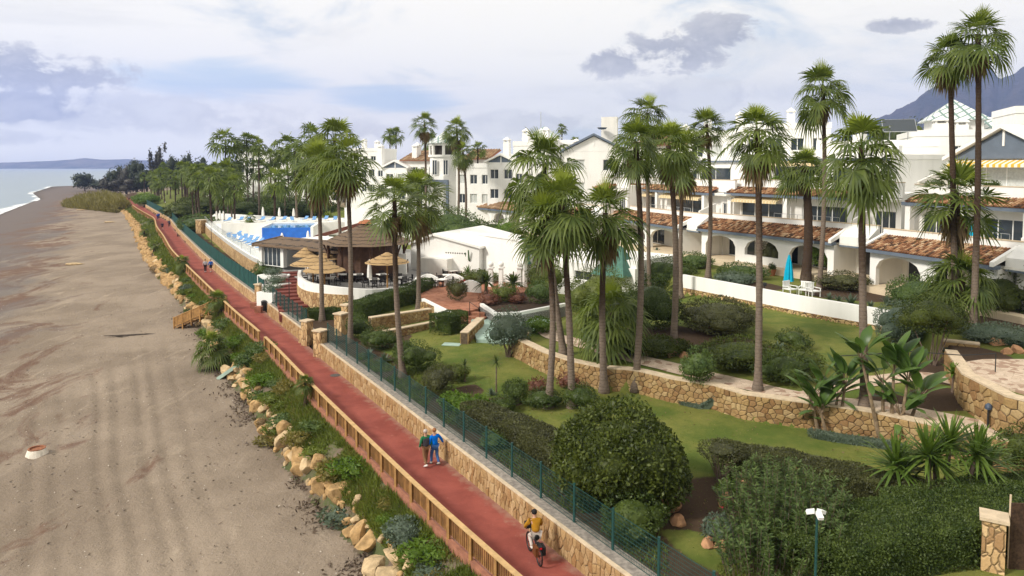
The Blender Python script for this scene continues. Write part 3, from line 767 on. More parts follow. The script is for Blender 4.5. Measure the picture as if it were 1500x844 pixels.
def hedge(name, label, pix, w, h, mat, n, L=.10, Wd=.05, z0=None, world=False, cat='hedge', group=None, tilt=.6, up=0.0):
    pts = [p[:2] for p in pix] if world else [G(*p)[:2] for p in pix]
    pts = [tuple(map(float, p)) for p in pts]
    z0s = [Hs(*p) if z0 is None else z0 for p in pts]
    Pt, N = hedge_pts(pts, w, z0s, h, n)
    V, F = leaf_quads(Pt, N, L, Wd, tilt, up=up)
    mb = MB()
    sub_ = []
    for a, b in zip(pts[:-1], pts[1:]):
        k = max(2, int(math.dist(a, b)/.5)); sub_ += [(a[0]+(b[0]-a[0])*i/k, a[1]+(b[1]-a[1])*i/k) for i in range(k)]
    sub_.append(pts[-1])
    P0 = np.array(pts); cum = np.concatenate([[0], np.cumsum(np.hypot(*(P0[1:]-P0[:-1]).T))])
    zz = [float(np.interp(i/(len(sub_)-1)*cum[-1], cum, z0s)) for i in range(len(sub_))]
    wi = w*.86
    off = []
    for i, p_ in enumerate(sub_):
        a = Vector(sub_[max(i-1, 0)]); b = Vector(sub_[min(i+1, len(sub_)-1)]); d = (b-a).normalized(); off.append((p_[0]-d.y*wi/2, p_[1]+d.x*wi/2))
    mb.strip(off, wi, [z-.3 for z in zz], [z+h*.90 for z in zz])
    o = pts[len(pts)//2]; o = (o[0], o[1], z0s[len(pts)//2])
    V = np.concatenate([V, np.array(mb.V)])-np.array(o); faces = F.tolist()+[[i+len(F)*4 for i in f] for f in mb.F]
    return link(name, mk_mesh(name, V, faces, MT[mat]), None, o, label, cat, group)
# ---- fan palms
def fan_leaf(V, Fc, A, o, az, el, lp, R, r, age, nseg=15, droop=.5):
    o = np.array(o); ca, sa = cos(az), sin(az)
    d = np.array([ca*cos(el), sa*cos(el), sin(el)])
    side = np.array([-sa, ca, 0.])
    e = o+d*lp+np.array([0, 0, -.16*lp*max(0, cos(el))])
    el2 = el-radians(12+18*max(0, cos(el)))*(1-.6*age)
    f = np.array([ca*cos(el2), sa*cos(el2), sin(el2)]); n = np.cross(f, side); n = n if n[2] > 0 or el2 > 1.2 else n
    up = np.cross(side, f)*-1
    tw = r.uniform(-.35, .35); s2 = side*cos(tw)+up*sin(tw); up2 = np.cross(f, s2)
    def put(p, a_): V.append(p); A.append(a_); return len(V)-1
    # petiole
    b = side*.022; i0 = [put(o+b, age*.5), put(o-b, age*.5), put(e-b*.6, age*.5), put(e+b*.6, age*.5)]; Fc.append(i0)
    open_ = radians(118)*(1-.55*age) if age > .4 else radians(118)
    dph = 2*open_/nseg
    for j in range(nseg):
        ph = -open_+dph*(j+.5)
        g = f*cos(ph)+s2*sin(ph)+up2*(.16*(abs(ph)/1.5))
        L = R*(1-.22*(abs(ph)/2.0)**2)*r.uniform(.9, 1.08)
        th = math.tan(dph/2); pr = -f*sin(ph)+s2*cos(ph); dr = droop*r.uniform(.7, 1.3)*(1-.8*age)
        prev = put(e, age)
        for fr_, wk in ((.48, 1.0), (.74, .50), (.90, .25)):
            w_ = L*.48*th*wk; p_ = e+g*L*(fr_-.12*dr*max(0, fr_-.45))+np.array([0, 0, -dr*L*1.35*max(0, fr_-.28)**2])
            fo = up2*w_*.4*(1 if j % 2 else -1); ag = min(1, age*.9+.16*max(0, fr_-.4))
            a1 = put(p_-pr*w_, ag); b1 = put(p_+pr*w_+fo, ag)
            Fc.append([prev, a1, b1] if not isinstance(prev, tuple) else [prev[0], a1, b1, prev[1]]); prev = (a1, b1)
        tt = put(e+g*L*(1-.12*dr)+np.array([0, 0, -dr*L*.85]), min(1, age*.8+.22)); Fc.append([prev[0], tt, prev[1]])
def crown_mesh(name, seed, nleaf=28, lp=1.15, R=1.06, nseg=17, lo=-40, droop=.55, wind=0.0):
    r = random.Random(seed); V, Fc, A = [], [], []
    for i in range(nleaf):
        t = (i+.5)/nleaf
        el = radians(86-(86-lo)*t**.92+r.uniform(-10, 10)); az = i*2.39996+r.uniform(-.4, .4)
        age = max(0, 1-t*4.0)
        fan_leaf(V, Fc, A, (0, 0, -.40*t), az, el, lp*r.uniform(.72, 1.15)*(.62+.6*min(.75, t)), R*r.uniform(.82, 1.1)*(.85+.3*min(1, t*3)), r, age if r.random() < .8 else .15, nseg, droop*r.choice((.5, 1, 1, 1.5)))
    V = np.array(V)
    return mk_mesh(name, V, Fc, MT['palm'], attr={'age': A})
def dead_mesh(name, seed, n=12, L=1.0):
    r = random.Random(seed); V, Fc, A = [], [], []
    for i in range(n):
        fan_leaf(V, Fc, A, (0, 0, -.5-r.uniform(0, .35)), i*2.4+r.uniform(-.3, .3), radians(r.uniform(-78, -55)), L*.55, L*.9, r, 0, 9, .8)
    return mk_mesh(name, np.array(V), Fc, MT['palmdead'])
CROWN = [crown_mesh('crown', 100+i, 25+3*(i % 3), lo=(-34, -44, -52)[i % 3], droop=(.35, .5, .65)[i % 3]) for i in range(6)]
CROWNFAR = [crown_mesh('crown', 200+i, 22, nseg=9) for i in range(4)]
CROWNBIG = [crown_mesh('crown', 300+i, 30, lp=1.2, R=1.25, lo=-30, droop=.6) for i in range(3)]
DEAD = [dead_mesh('dead_fronds', 400+i) for i in range(3)]
def trunk_mesh(h, r0, r1, lean=(0, 0), dark=.0, thick=False, n=10, curve=0.0):
    mb = MB(); pts, rad = [], []
    k = max(8, int(h/.22)) if n > 6 else 6
    for i in range(k+1):
        t = i/k; z = h*t
        fl = .9*math.exp(-z/.45) if not thick else .25*math.exp(-z/.5)
        c = curve*sin(pi*t)
        pts.append((lean[0]*t+c, lean[1]*t, z-(.25 if i == 0 else 0)))
        rad.append((r0+(r1-r0)*t)*(1+fl)*(1+rnd.uniform(-.05, .05)))
    mb.tube(pts, rad, n)
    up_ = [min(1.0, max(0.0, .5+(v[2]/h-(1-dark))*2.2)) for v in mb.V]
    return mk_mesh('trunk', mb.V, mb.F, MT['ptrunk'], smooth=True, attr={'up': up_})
def palm(label, base, top, rpx, kind='n', dark=.2, z=None, dep=None, group=None, r0=.17, dead=True, cat='palm tree', name='palm_tree'):
    """base and top are the pixels of the trunk's foot and of the crown's heart"""
    if dep is not None:
        x, y, _ = D(base[0], base[1], dep); zz = Hs(x, y) if z is None else z
    elif z is not None: x, y = P(base[0], base[1], z); zz = z
    else: x, y, zz = G(*base)
    tx, ty, tz = D(top[0], top[1], y)
    s = rpx*y/F0/(2.3 if kind == 'b' else 1.84)
    h = tz-zz
    t = thing(name, label, cat, (x, y, zz), 0, group)
    far = y > 120
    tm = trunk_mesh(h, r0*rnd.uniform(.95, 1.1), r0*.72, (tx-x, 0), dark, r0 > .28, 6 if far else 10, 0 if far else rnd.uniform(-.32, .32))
    link('trunk', tm, t)
    cm = rnd.choice(CROWNFAR if far else (CROWNBIG if kind == 'b' else CROWN))
    c = link('crown', cm, t, (tx-x, 0, h)); c.rotation_euler = (rnd.uniform(-.16, .16), rnd.uniform(-.16, .16), rnd.uniform(0, 6.28)); c.scale = (s*rnd.uniform(.92, 1.06), s*rnd.uniform(.92, 1.06), s*rnd.uniform(.95, 1.2))
    if dead and not far:
        d = link('dead_fronds', rnd.choice(DEAD), t, (tx-x, 0, h-.15*s)); d.rotation_euler = (0, 0, rnd.uniform(0, 6)); q_ = rnd.choice((.75, .85, 1.05)); d.scale = (s*q_, s*q_, s*q_*1.1)
    return t
GP = 'tall fan palms of the garden'
PALMS = [
 ('tall fan palm with a slim grey trunk rising from the stone footpath edge', (1110, 573), (1109, 190), 52, 'n', .3),
 ('tall fan palm whose trunk foot is dark behind the banana clump', (1267, 600), (1262, 215), 60, 'n', .12),
 ('fan palm with a flared pale foot standing before the stone garden wall', (931, 568), (931, 208), 44, 'n', .35),
 ('slim fan palm rising behind the clipped hedge, its crown the highest of its cluster', (951, 428), (948, 165), 36, 'n', .2),
 ('fan palm with a wide flared foot beside ochre rocks in the planted bank', (986, 515), (979, 213), 44, 'n', .3),
 ('fan palm rising behind the twiggy hedge, rightmost of the crowded cluster', (997, 437), (1003, 222), 42, 'n', .2),
 ('fan palm in the lawn hedge with the leftmost trunk of three close trunks', (803, 597), (799, 322), 56, 'n', .2),
 ('fan palm with a slanting trunk behind the big round bush', (838, 597), (823, 300), 58, 'n', .25),
 ('fan palm with a thick grey trunk right of the slanting trunk', (885, 575), (887, 312), 60, 'n', .2),
 ('fan palm with a big ragged crown standing on the terrace behind three trunks', (826, 521), (797, 238), 62, 'n', .2),
 ('fan palm on the lawn edge inside the green fence', (590, 553), (578, 290), 48, 'n', .1),
 ('fan palm with a stout trunk by the clipped hedge of the terrace', (613, 455), (612, 283), 46, 'n', .15),
 ('tall fan palm by the stone gate pillar with bright drooping crown', (513, 503), (507, 232), 47, 'n', .35),
 ('tall fan palm growing up through the straw parasol terrace', (501, 415), (490, 205), 46, 'n', .3),
 ('tall fan palm in front of the curved terrace wall', (472, 470), (466, 240), 42, 'n', .3),
 ('fan palm with a thin straight trunk on the villa lawn behind the white wall', (1037, 408), (1035, 182), 32, 'n', .3),
 ('very tall fan palm beside the white garden chairs, crown against the clouds', (1200, 425), (1205, 128), 43, 'n', .3),
 ('tallest fan palm with a dark trunk, crown cut by the top edge', (1425, 490), (1433, 50), 47, 'n', .75),
 ('tall fan palm with a dark trunk, second from the right edge', (1399, 480), (1391, 78), 37, 'n', .7),
 ('broad low fan palm with a pale leaning crown before the blue gable', (1400, 478), (1401, 282), 60, 'n', .1),
]
for a in PALMS: palm(*a[:5], max(a[5], rnd.uniform(.35, .6)), r0=.19)
palm('short fan palm with a thick dark hairy trunk before the tiled arcade', (1180, 412), (1178, 245), 44, 'b', 1.0, r0=.40)
palm('stubby palm with a fat pineapple trunk beside the right villa', (1407, 480), (1408, 405), 62, 'b', 1.0, r0=.38, dead=False)
palm('low spreading fan palm with drying lower fronds behind the middle trunk', (893, 525), (893, 458), 66, 'b', 1.0, r0=.24)
palm('fan palm with a dark trunk at the blue pool', (402, 352), (403, 262), 22, 'n', 1.0, r0=.22)
palm('fan palm with a withered brown crown behind the pool parasols', (400, 318), (400, 285), 20, 'n', 1.0, r0=.28)
palm('small bright green palm by the thatched pavilion', (480, 345), (480, 322), 16, 'n', .8, r0=.14)
palm('small potted palm on the white pool terrace', (367, 335), (367, 318), 9, 'n', .8, dep=118, r0=.1)
for lab, b, t_, r_ in [('palm with a thick dark trunk behind the pool lawn, crown low', (334, 322), (333, 250), 24), ('palm with double height crown over the grove, tallest at its right end', (330, 318), (330, 205), 27),
  ('palm with a pale grey trunk right of the tallest grove palm', (348, 318), (347, 226), 20), ('thin palm, left of three standing close together against the sky', (364, 316), (361, 205), 17),
  ('thin palm, middle of three standing close together against the sky', (371, 316), (371, 209), 16), ('thin palm, right of three standing close together against the sky', (380, 322), (379, 215), 15),
  ('short palm with a dark trunk beside a white parasol', (352, 306), (351, 262), 18), ('short palm before the white arcade, crown half way up the facade', (379, 318), (379, 246), 20),
  ('palm with a grey crown before the white far building', (397, 312), (396, 228), 14), ('palm right behind the grey crowned one', (409, 312), (408, 230), 14),
  ('palm with dark trunk left of the restaurant roof', (418, 326), (417, 262), 20), ('tall palm left of the big double crown', (425, 320), (420, 212), 24), ('palm with tall bare twin looking trunk left of the restaurant roof', (435, 330), (432, 222), 24),
  ('palm with a dark bare trunk behind the restaurant roof beam', (450, 318), (446, 230), 24), ('palm behind the big crown, trunk dark brown', (438, 322), (440, 255), 20), ('palm close left of the big double crown', (457, 330), (455, 200), 27)]:
    palm(lab, b, t_, r_, 'n', .5, r0=.22)
for lab, b, t_, r_, dep in [('pair of far palms above the white roofs, left one', (572, 240), (571, 196), 13, 190), ('pair of far palms above the white roofs, right one', (580, 240), (580, 195), 13, 192),
  ('tall palm left of the white lantern tower', (623, 300), (622, 180), 19, 118), ('palm crown half hidden behind the lantern tower', (633, 240), (632, 206), 18, 165),
  ('tall palm with ragged crown right of the lantern tower', (670, 312), (669, 188), 23, 112), ('palm leaning close to the tall one right of the tower', (681, 318), (678, 222), 19, 110),
  ('palm on a roof terrace right of the tower', (699, 250), (700, 217), 14, 128), ('tiny far palm on the skyline over the white gable', (824, 230), (823, 187), 9, 190),
  ('dark palm crown on the skyline behind the tall cluster', (985, 240), (985, 190), 17, 110), ('feathery palm in the villa garden before the tower', (615, 310), (616, 262), 24, 122),
  ('fan palm of the roof garden beside the satellite dish', (843, 230), (843, 208), 12, 150)]:
    palm(lab, b, t_, r_, 'n', .4, dep=dep, r0=.2)
# the far grove beside the promenade: nothing tells these apart
r_ = random.Random(5); k = 0
spots = []
while len(spots) < 84:
    y = r_.uniform(140, 335); x = float(xi(Rp, y))+5+r_.random()**1.2*34
    px = 750+F0*x/y
    if 208 < px < 350 and all(math.dist((x, y), s_) > 3.3 for s_ in spots): spots.append((x, y))
for (x, y) in sorted(spots, key=lambda q_: q_[1]):
    px = 750+F0*x/y; z = Hs(x, y)
    hh = r_.uniform(7.5, 12.8)*(1.0 if px > 235 else .85)
    t = thing('palm_tree', 'fan palm of the dense grove behind the far promenade', 'palm tree', (x, y, z), 0, 'palms of the far grove')
    link('trunk', trunk_mesh(hh, .2, .15, (r_.uniform(-.4, .4), 0), .75, False, 6), t)
    c = link('crown', r_.choice(CROWNFAR), t, (0, 0, hh)); c.rotation_euler = (0, 0, r_.uniform(0, 6)); s = r_.uniform(1.0, 1.45); c.scale = (s, s, s*1.15)
# beach-side palms on the verge
for lab, b, t_, r_, r0 in [('stout young palm with a shaggy base at the stone drain on the beach edge', (366, 548), (312, 505), 34, .3), ]:
    pass
palm('stout young palm with a shaggy base at the edge of the beach', (314, 541), (312, 508), 36, 'b', 1, r0=.26, dead=False)
palm('young palm at the head of the timber beach stairs', (321, 462), (319, 438), 21, 'b', 1, r0=.16, dead=False)
palm('small palm on the verge beside the near railing', (447, 596), (447, 560), 19, 'b', 1, r0=.08, dead=False)
palm('yellowing young palm on the verge beyond the stairs', (268, 402), (267, 382), 14, 'b', 1, r0=.2, dead=False)
for lab, b, t_, r_ in [('low bushy palm on the verge, nearer of two', (226, 372), (226, 357), 10), ('low bushy palm on the verge, farther of two', (212, 352), (211, 338), 11), ('low palm tuft on the verge by the path bend', (222, 330), (221, 324), 7)]:
    palm(lab, b, t_, r_, 'b', 1, r0=.2, dead=False)
# ---- broad bushes and hedges
def at(px, py):
    if 600 < px < 830 and 395 < py <= 450: return (*P(px, py, 2.15), 2.15)      # the raised patio and its planter
    return G(px, py)
def bush(label, px, py, rx, rz, mat, n, L=.14, Wd=.07, lobes=5, name='round_bush', cat='bush', stems=0, ry=None, flat=.75, dz=0, sw=.32, **kw):
    x, y, z = at(px, py); r = random.Random(px*7+py)
    cs = [(0, 0, rz*.95+dz, rx*.8, (ry or rx)*.8, rz*.95)]
    for i in range(lobes):
        a = i*2.4+r.uniform(-.3, .3); q = r.uniform(.38, .62)
        cs.append((cos(a)*rx*q, sin(a)*(ry or rx)*q, rz*(flat+r.uniform(-.22, .3))+dz, rx*r.uniform(.38, .55), (ry or rx)*r.uniform(.38, .55), rz*r.uniform(.45, .62)))
    n0 = n; n = max(n0, min(16000, max(n, int(22*rx*max(rz, .6*rx)/(L*Wd)))))
    return shrub(name, label, cs, (x, y, z), n if n > 16000 or rx < 2.9 else max(n, 6000), L, Wd, mat, cat, None, stems, zmin=.02, **kw)
bush('huge round dark green bush beside the green fence, biggest in the garden', 907, 735, 2.65, 2.05, 'bush', 52000, .16, .085, 11)
bush('low rounded bush right against the fence under the huge round bush', 925, 788, 1.35, .85, 'hedge', 6000, .11, .06, 5)
bush('dome shaped bush of twiggy brown green beside the upper lawn', 1050, 487, 3.0, 1.25, 'hedgebrown', 9000, .13, .06, 6, stems=12)
bush('rounded dark hedge bush between two palm trunks of the planted bank', 958, 485, 2.2, 2.0, 'hedge', 8000, .13, .07, 5)
bush('rounded yellow green bush left of the planted bank', 880, 470, 3.0, 2.2, 'hedgelight', 9000, .13, .07, 6)
bush('long clipped dark bush behind the palm cluster at the white wall', 965, 425, 4.2, 1.6, 'hedge', 8000, .14, .07, 6, ry=2.0)
bush('bright green round tree crown before the tiled arcade', 1210, 405, 2.0, 2.1, 'bright', 7000, .18, .10, 7, name='citrus_tree', cat='tree', stems=4, dz=.7)
bush('dark bushy umbrella shaped tree with pale bare stems by the stone steps', 1366, 535, 2.0, 1.25, 'bush', 8000, .11, .06, 6, name='small_tree', cat='tree', stems=7, dz=1.7)
bush('loose grey green oleander bush behind the banana clump', 1320, 500, 2.0, 1.4, 'grey_leaf', 4500, .16, .05, 6, stems=6)
bush('oleander bush with bare pale stems beside the teal patio', 745, 523, 1.5, 1.35, 'grey_leaf', 6500, .17, .06, 7, stems=12, dz=.75)
bush('feathery light green shrub against the stone garden wall', 1022, 588, 1.0, 1.1, 'oleander', 3600, .15, .05, 6, stems=8, dz=.2)
bush('clipped barrel shaped bush on the lower lawn, nearest of the round ones', 754, 592, .82, .72, 'hedge', 4600, .085, .045, 4, flat=.95)
bush('clipped bush behind the palm trunks left of the huge bush', 795, 597, 1.15, .55, 'hedge', 3600, .085, .045, 5)
bush('clipped bush right beside the slanting palm trunk', 850, 600, 1.15, .72, 'hedge', 3600, .085, .045, 5)
bush('big clipped hedge block at the middle of the fence', 642, 580, 1.15, .95, 'hedgebrown', 6500, .085, .045, 4, flat=.95)
bush('clipped rounded hedge behind the leaning palm foot at the fence', 608, 545, 1.6, 1.05, 'hedge', 7500, .10, .05, 5, ry=1.6, flat=.9)
bush('clipped flat rounded hedge left of the lawn palm', 555, 512, 1.7, .85, 'hedge', 6500, .10, .05, 5, ry=1.1, flat=.9)
bush('dark clipped ball bush beside the stone gate pillar', 525, 497, 1.2, 1.0, 'hedge', 4200, .11, .06, 4)
bush('clipped dome bush on the red steps of the restaurant patio', 670, 441, 1.15, 1.05, 'hedgebrown', 4200, .10, .05, 3, flat=.9)
bush('round green shrub in the white planter', 739, 443, 1.3, .9, 'hedgelight', 3200, .12, .06, 5)
bush('bluish round shrub at the end of the white planter', 790, 445, 1.4, 1.1, 'oleander', 3000, .14, .06, 5)
bush('yellow green leafy shrub beside the patio kiosk', 800, 432, 2.0, 1.8, 'hedgelight', 3200, .16, .08, 6)
bush('tufted yellow green shrub at the corner of the stone footpath', 790, 487, 1.2, .55, 'bright', 2600, .22, .05, 5, up=.5)
bush('yellow green clipped bush on the planted slope, lower of two', 1170, 545, 1.3, .75, 'hedgelight', 3600, .10, .05, 5)
bush('green clipped bush on the planted slope, upper of two', 1162, 512, 1.15, .7, 'hedge', 3200, .10, .05, 5)
bush('tangled dark planting under the twiggy dome bush', 1085, 540, 3.0, .95, 'bush', 8500, .15, .05, 8, ry=2.0)
bush('dark trailing plants on the bank beside the slim palm', 1150, 560, 1.8, .85, 'hedge', 4800, .20, .05, 6, ry=1.3)
bush('low dark shrubs under the round hedge bush', 955, 520, 2.8, .6, 'bush', 4500, .14, .06, 6, ry=1.3)
bush('green round shrub at the right frame edge', 1495, 690, 1.1, .95, 'bush', 4200, .11, .06, 5)
bush('small bright round shrub between garden rocks', 1066, 725, .45, .32, 'bright', 900, .08, .04, 4)
bush('grey green low shrub beside the garden rocks', 1060, 790, .85, .45, 'grey_leaf', 2200, .11, .05, 5)
bush('dark green shrub behind the right villa corner', 1460, 460, 2.6, 1.6, 'bush', 5000, .20, .08, 7)
bush('green shrubs at the foot of the right villa', 1350, 450, 2.8, 1.2, 'oleander', 5000, .18, .07, 7)
bush('clipped round bush before the right villa', 1345, 478, 1.9, .9, 'hedge', 5000, .12, .06, 5)
bush('low juniper mat on the terrace bank', 1465, 500, 2.4, .5, 'grey_leaf', 4200, .14, .05, 7)
bush('dark shrubs below the right villa arcade', 1480, 440, 2.2, 1.5, 'oleander', 4200, .2, .07, 6)
bush('shrubs along the cream villa plinth', 1085, 408, 2.4, .75, 'oleander', 3200, .18, .08, 6)
bush('small shrubs along the far cream villa plinth', 1015, 392, 2.2, .8, 'oleander', 2600, .18, .08, 6)
bush('yellow green bed of low plants on the villa lawn', 1075, 415, 1.8, .5, 'grey_leaf', 2200, .18, .06, 6)
bush('dark climbing shrub on the arcade pillar', 1130, 395, 1.2, 1.9, 'hedgebrown', 3200, .14, .05, 6)
bush('shrub bed between the white chairs and the arcade', 1235, 425, 2.2, .8, 'hedgebrown', 3000, .16, .06, 6)
bush('bluish green broad bush before the left villas', 660, 352, 6.0, 2.5, 'oleander', 4200, .34, .14, 8)
bush('round hedge below the left villas', 720, 345, 2.2, 1.1, 'hedge', 1500, .25, .12, 5)
bush('bright spiky shrub below the left villa arches', 745, 350, 2.2, 1.5, 'bright', 1500, .40, .10, 5)
bush('bright leafy shrub below the big hedge at the fence', 665, 600, .9, .5, 'bright', 1700, .17, .10, 6)
bush('bright leafy shrub with white flowers at the fence', 690, 607, 1.0, .55, 'bright', 1900, .17, .10, 6)
bush('green shrub beyond the near fence post, low', 725, 655, .8, .4, 'oleander', 1500, .12, .05, 5)
bush('bronze leaved small shrub left of the palm trunks', 789, 580, .7, .55, 'redleaf', 1000, .16, .06, 5, up=.6)
bush('bronze leaved small shrub between the palm trunks', 832, 570, .7, .5, 'redleaf', 900, .16, .06, 5, up=.6)
bush('bronze leaved shrub in the white planter', 716, 447, 1.0, .6, 'redleaf', 900, .2, .07, 5, up=.6)
bush('dark red cordyline at the end of the planter bed', 757, 445, .9, .5, 'redleaf', 900, .22, .07, 5, up=.6)
bush('red poinsettia mass on the patio wall', 678, 422, .7, .35, 'redflower', 800, .2, .12, 5)
bush('leafy bed on the restaurant patio', 700, 412, 2.4, .6, 'hedgelight', 1800, .18, .08, 6)
bush('grey sea holly mound on the verge beside the near railing', 592, 795, .95, .5, 'grey_leaf', 2600, .13, .08, 6)
bush('flowering mound of dark leaves on the verge', 510, 690, .8, .3, 'oleander', 1500, .1, .06, 6)
bush('brown dry tuft among the boulders of the beach edge', 385, 628, .5, .35, 'palmdead', 800, .14, .03, 5, up=.5)
bush('brown dry bush at the foot of the far boulders', 228, 400, 1.0, .6, 'palmdead', 700, .2, .06, 5, up=.5)
bush('green hedge bank beside the pool wall', 290, 338, 5, 1.8, 'oleander', 2500, .35, .15, 7)
bush('dark shrubs behind the far green fence', 265, 320, 5, 2.2, 'bush', 2200, .4, .18, 7)
bush('yellow green shrubs at the path bend behind the fence', 214, 300, 5, 2, 'bright', 1600, .45, .2, 7)
bush('dark bushes in the far palm grove, left', 300, 312, 8, 2.8, 'bush', 3000, .5, .2, 8)
bush('dark bushes in the far palm grove, right', 360, 318, 8, 2.5, 'hedge', 3000, .5, .2, 8)
bush('green bushes beyond the pool deck', 440, 318, 10, 2.5, 'hedge', 3000, .5, .2, 8)
bush('green bushes before the white arcade', 395, 306, 12, 2.6, 'bush', 3000, .5, .2, 8)
bush('green plant on the white pool terrace', 371, 338, 1.6, .9, 'hedge', 700, .2, .1, 5)
bush('agave mass in the terraced planter beside the red stairs', 388, 412, 1.5, 1.3, 'oleander', 1800, .3, .08, 6, up=.3)
bush('small clipped box hedge between the flat hedge and the fence', 590, 525, .9, .6, 'hedge', 3000, .09, .05, 4, flat=.95)
bush('clipped box bush behind the big hedge block on the lawn side', 668, 560, .8, .55, 'hedgelight', 3000, .09, .05, 4, flat=.95)
bush('dark clipped box bush between the slender yucca and the barrel bush', 735, 606, .8, .5, 'hedge', 3000, .09, .05, 4, flat=.95)
# hedges along lines
hedge('hedge', 'long dark clipped hedge below the curved restaurant terrace', [(520, 468), (560, 455), (600, 442), (622, 432)], 2.0, 1.5, 'hedge', 15000, .12, .06)
hedge('hedge', 'clipped hedge block beside the patio ramp', [(650, 487), (665, 484)], 2.2, 1.45, 'hedge', 9000, .10, .05)
hedge('hedge', 'low clipped hedge left of the gate pillar', [(455, 468), (500, 466)], 1.2, .9, 'hedge', 4500, .11, .06)
hedge('hedge', 'long low hedge inside the green fence left of the huge bush', [(700, 622), (745, 640), (800, 668), (830, 690)], 1.9, 1.0, 'hedgebrown', 21000, .085, .045)
hedge('hedge', 'clipped hedge running across the lawn from a bare stemmed bush', [(1070, 694), (1130, 702), (1200, 715), (1300, 742), (1345, 752)], 1.5, 1.15, 'hedgebrown', 24000, .08, .042)
hedge('hedge', 'broad dark hedge filling the bottom right corner', [(1200, 838), (1300, 812), (1400, 795), (1500, 780)], 3.0, 1.35, 'hedge', 50000, .085, .045)
hedge('hedge', 'dark hedge behind the corner hedge beneath the yucca', [(1330, 772), (1420, 758), (1520, 748)], 1.8, 1.2, 'hedge', 18000, .085, .045)
# bare stemmed end of the lawn hedge
x, y, z = G(1056, 708); mb = MB()
for i in range(16):
    a = rnd.uniform(0, 6.28); r1 = rnd.uniform(.3, .8); mb.tube([(rnd.uniform(-.15, .15), rnd.uniform(-.15, .15), -.1), (cos(a)*r1*.5, sin(a)*r1*.5, .6), (cos(a)*r1, sin(a)*r1, 1.25)], [.03, .022, .008], 5)
t = thing('shrub', 'leggy shrub with bare pale stems at the end of the lawn hedge', 'shrub', (x, y, z)); mb.build('stem', MT['bark'], t, local=True)
link('foliage', fol_mesh('foliage', [(0, 0, 1.35, .95, .9, .38), (.4, .2, 1.2, .6, .6, .35)], 3800, .07, .04, MT['hedgebrown'], zmin=.6, core=.55), t)
# oleander mass: upright leafy shoots
def shoots(label, px, py, rx, ry, h, nsh, mat, L=.19, Wd=.05, flowers=0):
    x, y, z = G(px, py); Pt, Nn = [], []
    mb = MB()
    for i in range(nsh):
        a = rnd.uniform(0, 6.28); q_ = math.sqrt(rnd.random()); bx, by = cos(a)*q_*rx, sin(a)*q_*ry
        hh = h*(1-.35*q_**2)*rnd.uniform(.7, 1.12); lx, ly = cos(a)*.35*q_+rnd.uniform(-.2, .2), sin(a)*.35*q_+rnd.uniform(-.2, .2)
        mb.tube([(bx, by, -.1), (bx+lx*.5, by+ly*.5, hh*.5), (bx+lx, by+ly, hh)], [.016, .012, .004], 4, False)
        m = int(hh/.022)
        for k_ in range(m):
            t_ = rnd.uniform(.25, 1.0); b2 = rnd.uniform(0, 6.28)
            Pt.append((bx+lx*t_, by+ly*t_, hh*t_)); Nn.append((cos(b2), sin(b2), .55))
    Pt, Nn = np.array(Pt), nrm(np.array(Nn)); n = len(Pt)
    a = nrm(Nn+RG.normal(size=(n, 3))*.2); b = nrm(np.cross(a, np.array([0, 0, 1.])+RG.normal(size=(n, 3))*.3)); s = RG.uniform(.7, 1.2, (n, 1))
    V = np.stack([Pt, Pt+a*L*s*.5+b*Wd*s*.5, Pt+a*L*s-np.array([0, 0, .02]), Pt+a*L*s*.5-b*Wd*s*.5], 1).reshape(-1, 3)
    t = thing('oleander_bush', label, 'bush', (x, y, z))
    link('foliage', mk_mesh('foliage', V, np.arange(n*4).reshape(n, 4), MT[mat]), t); mb.build('stem', MT['bark'], t, local=True)
    if flowers:
        for i in range(flowers):
            k_ = rnd.randrange(n); v_, f_ = leaf_quads(np.repeat(Pt[k_:k_+1]+np.array([[0, 0, .12]]), 14, 0)+RG.normal(size=(14, 3))*.04, nrm(RG.normal(size=(14, 3))), .08, .06)
            link('flower', mk_mesh('flower', v_, f_, MT['redflower']), t)
shoots('tall oleander with willowy shoots and pink flowers in the right foreground', 1150, 790, 1.9, 2.6, 2.4, 210, 'oleander', flowers=4)
shoots('lower oleander shoots at the left of the tall ones', 1118, 838, 1.3, 1.4, 1.7, 90, 'oleander')
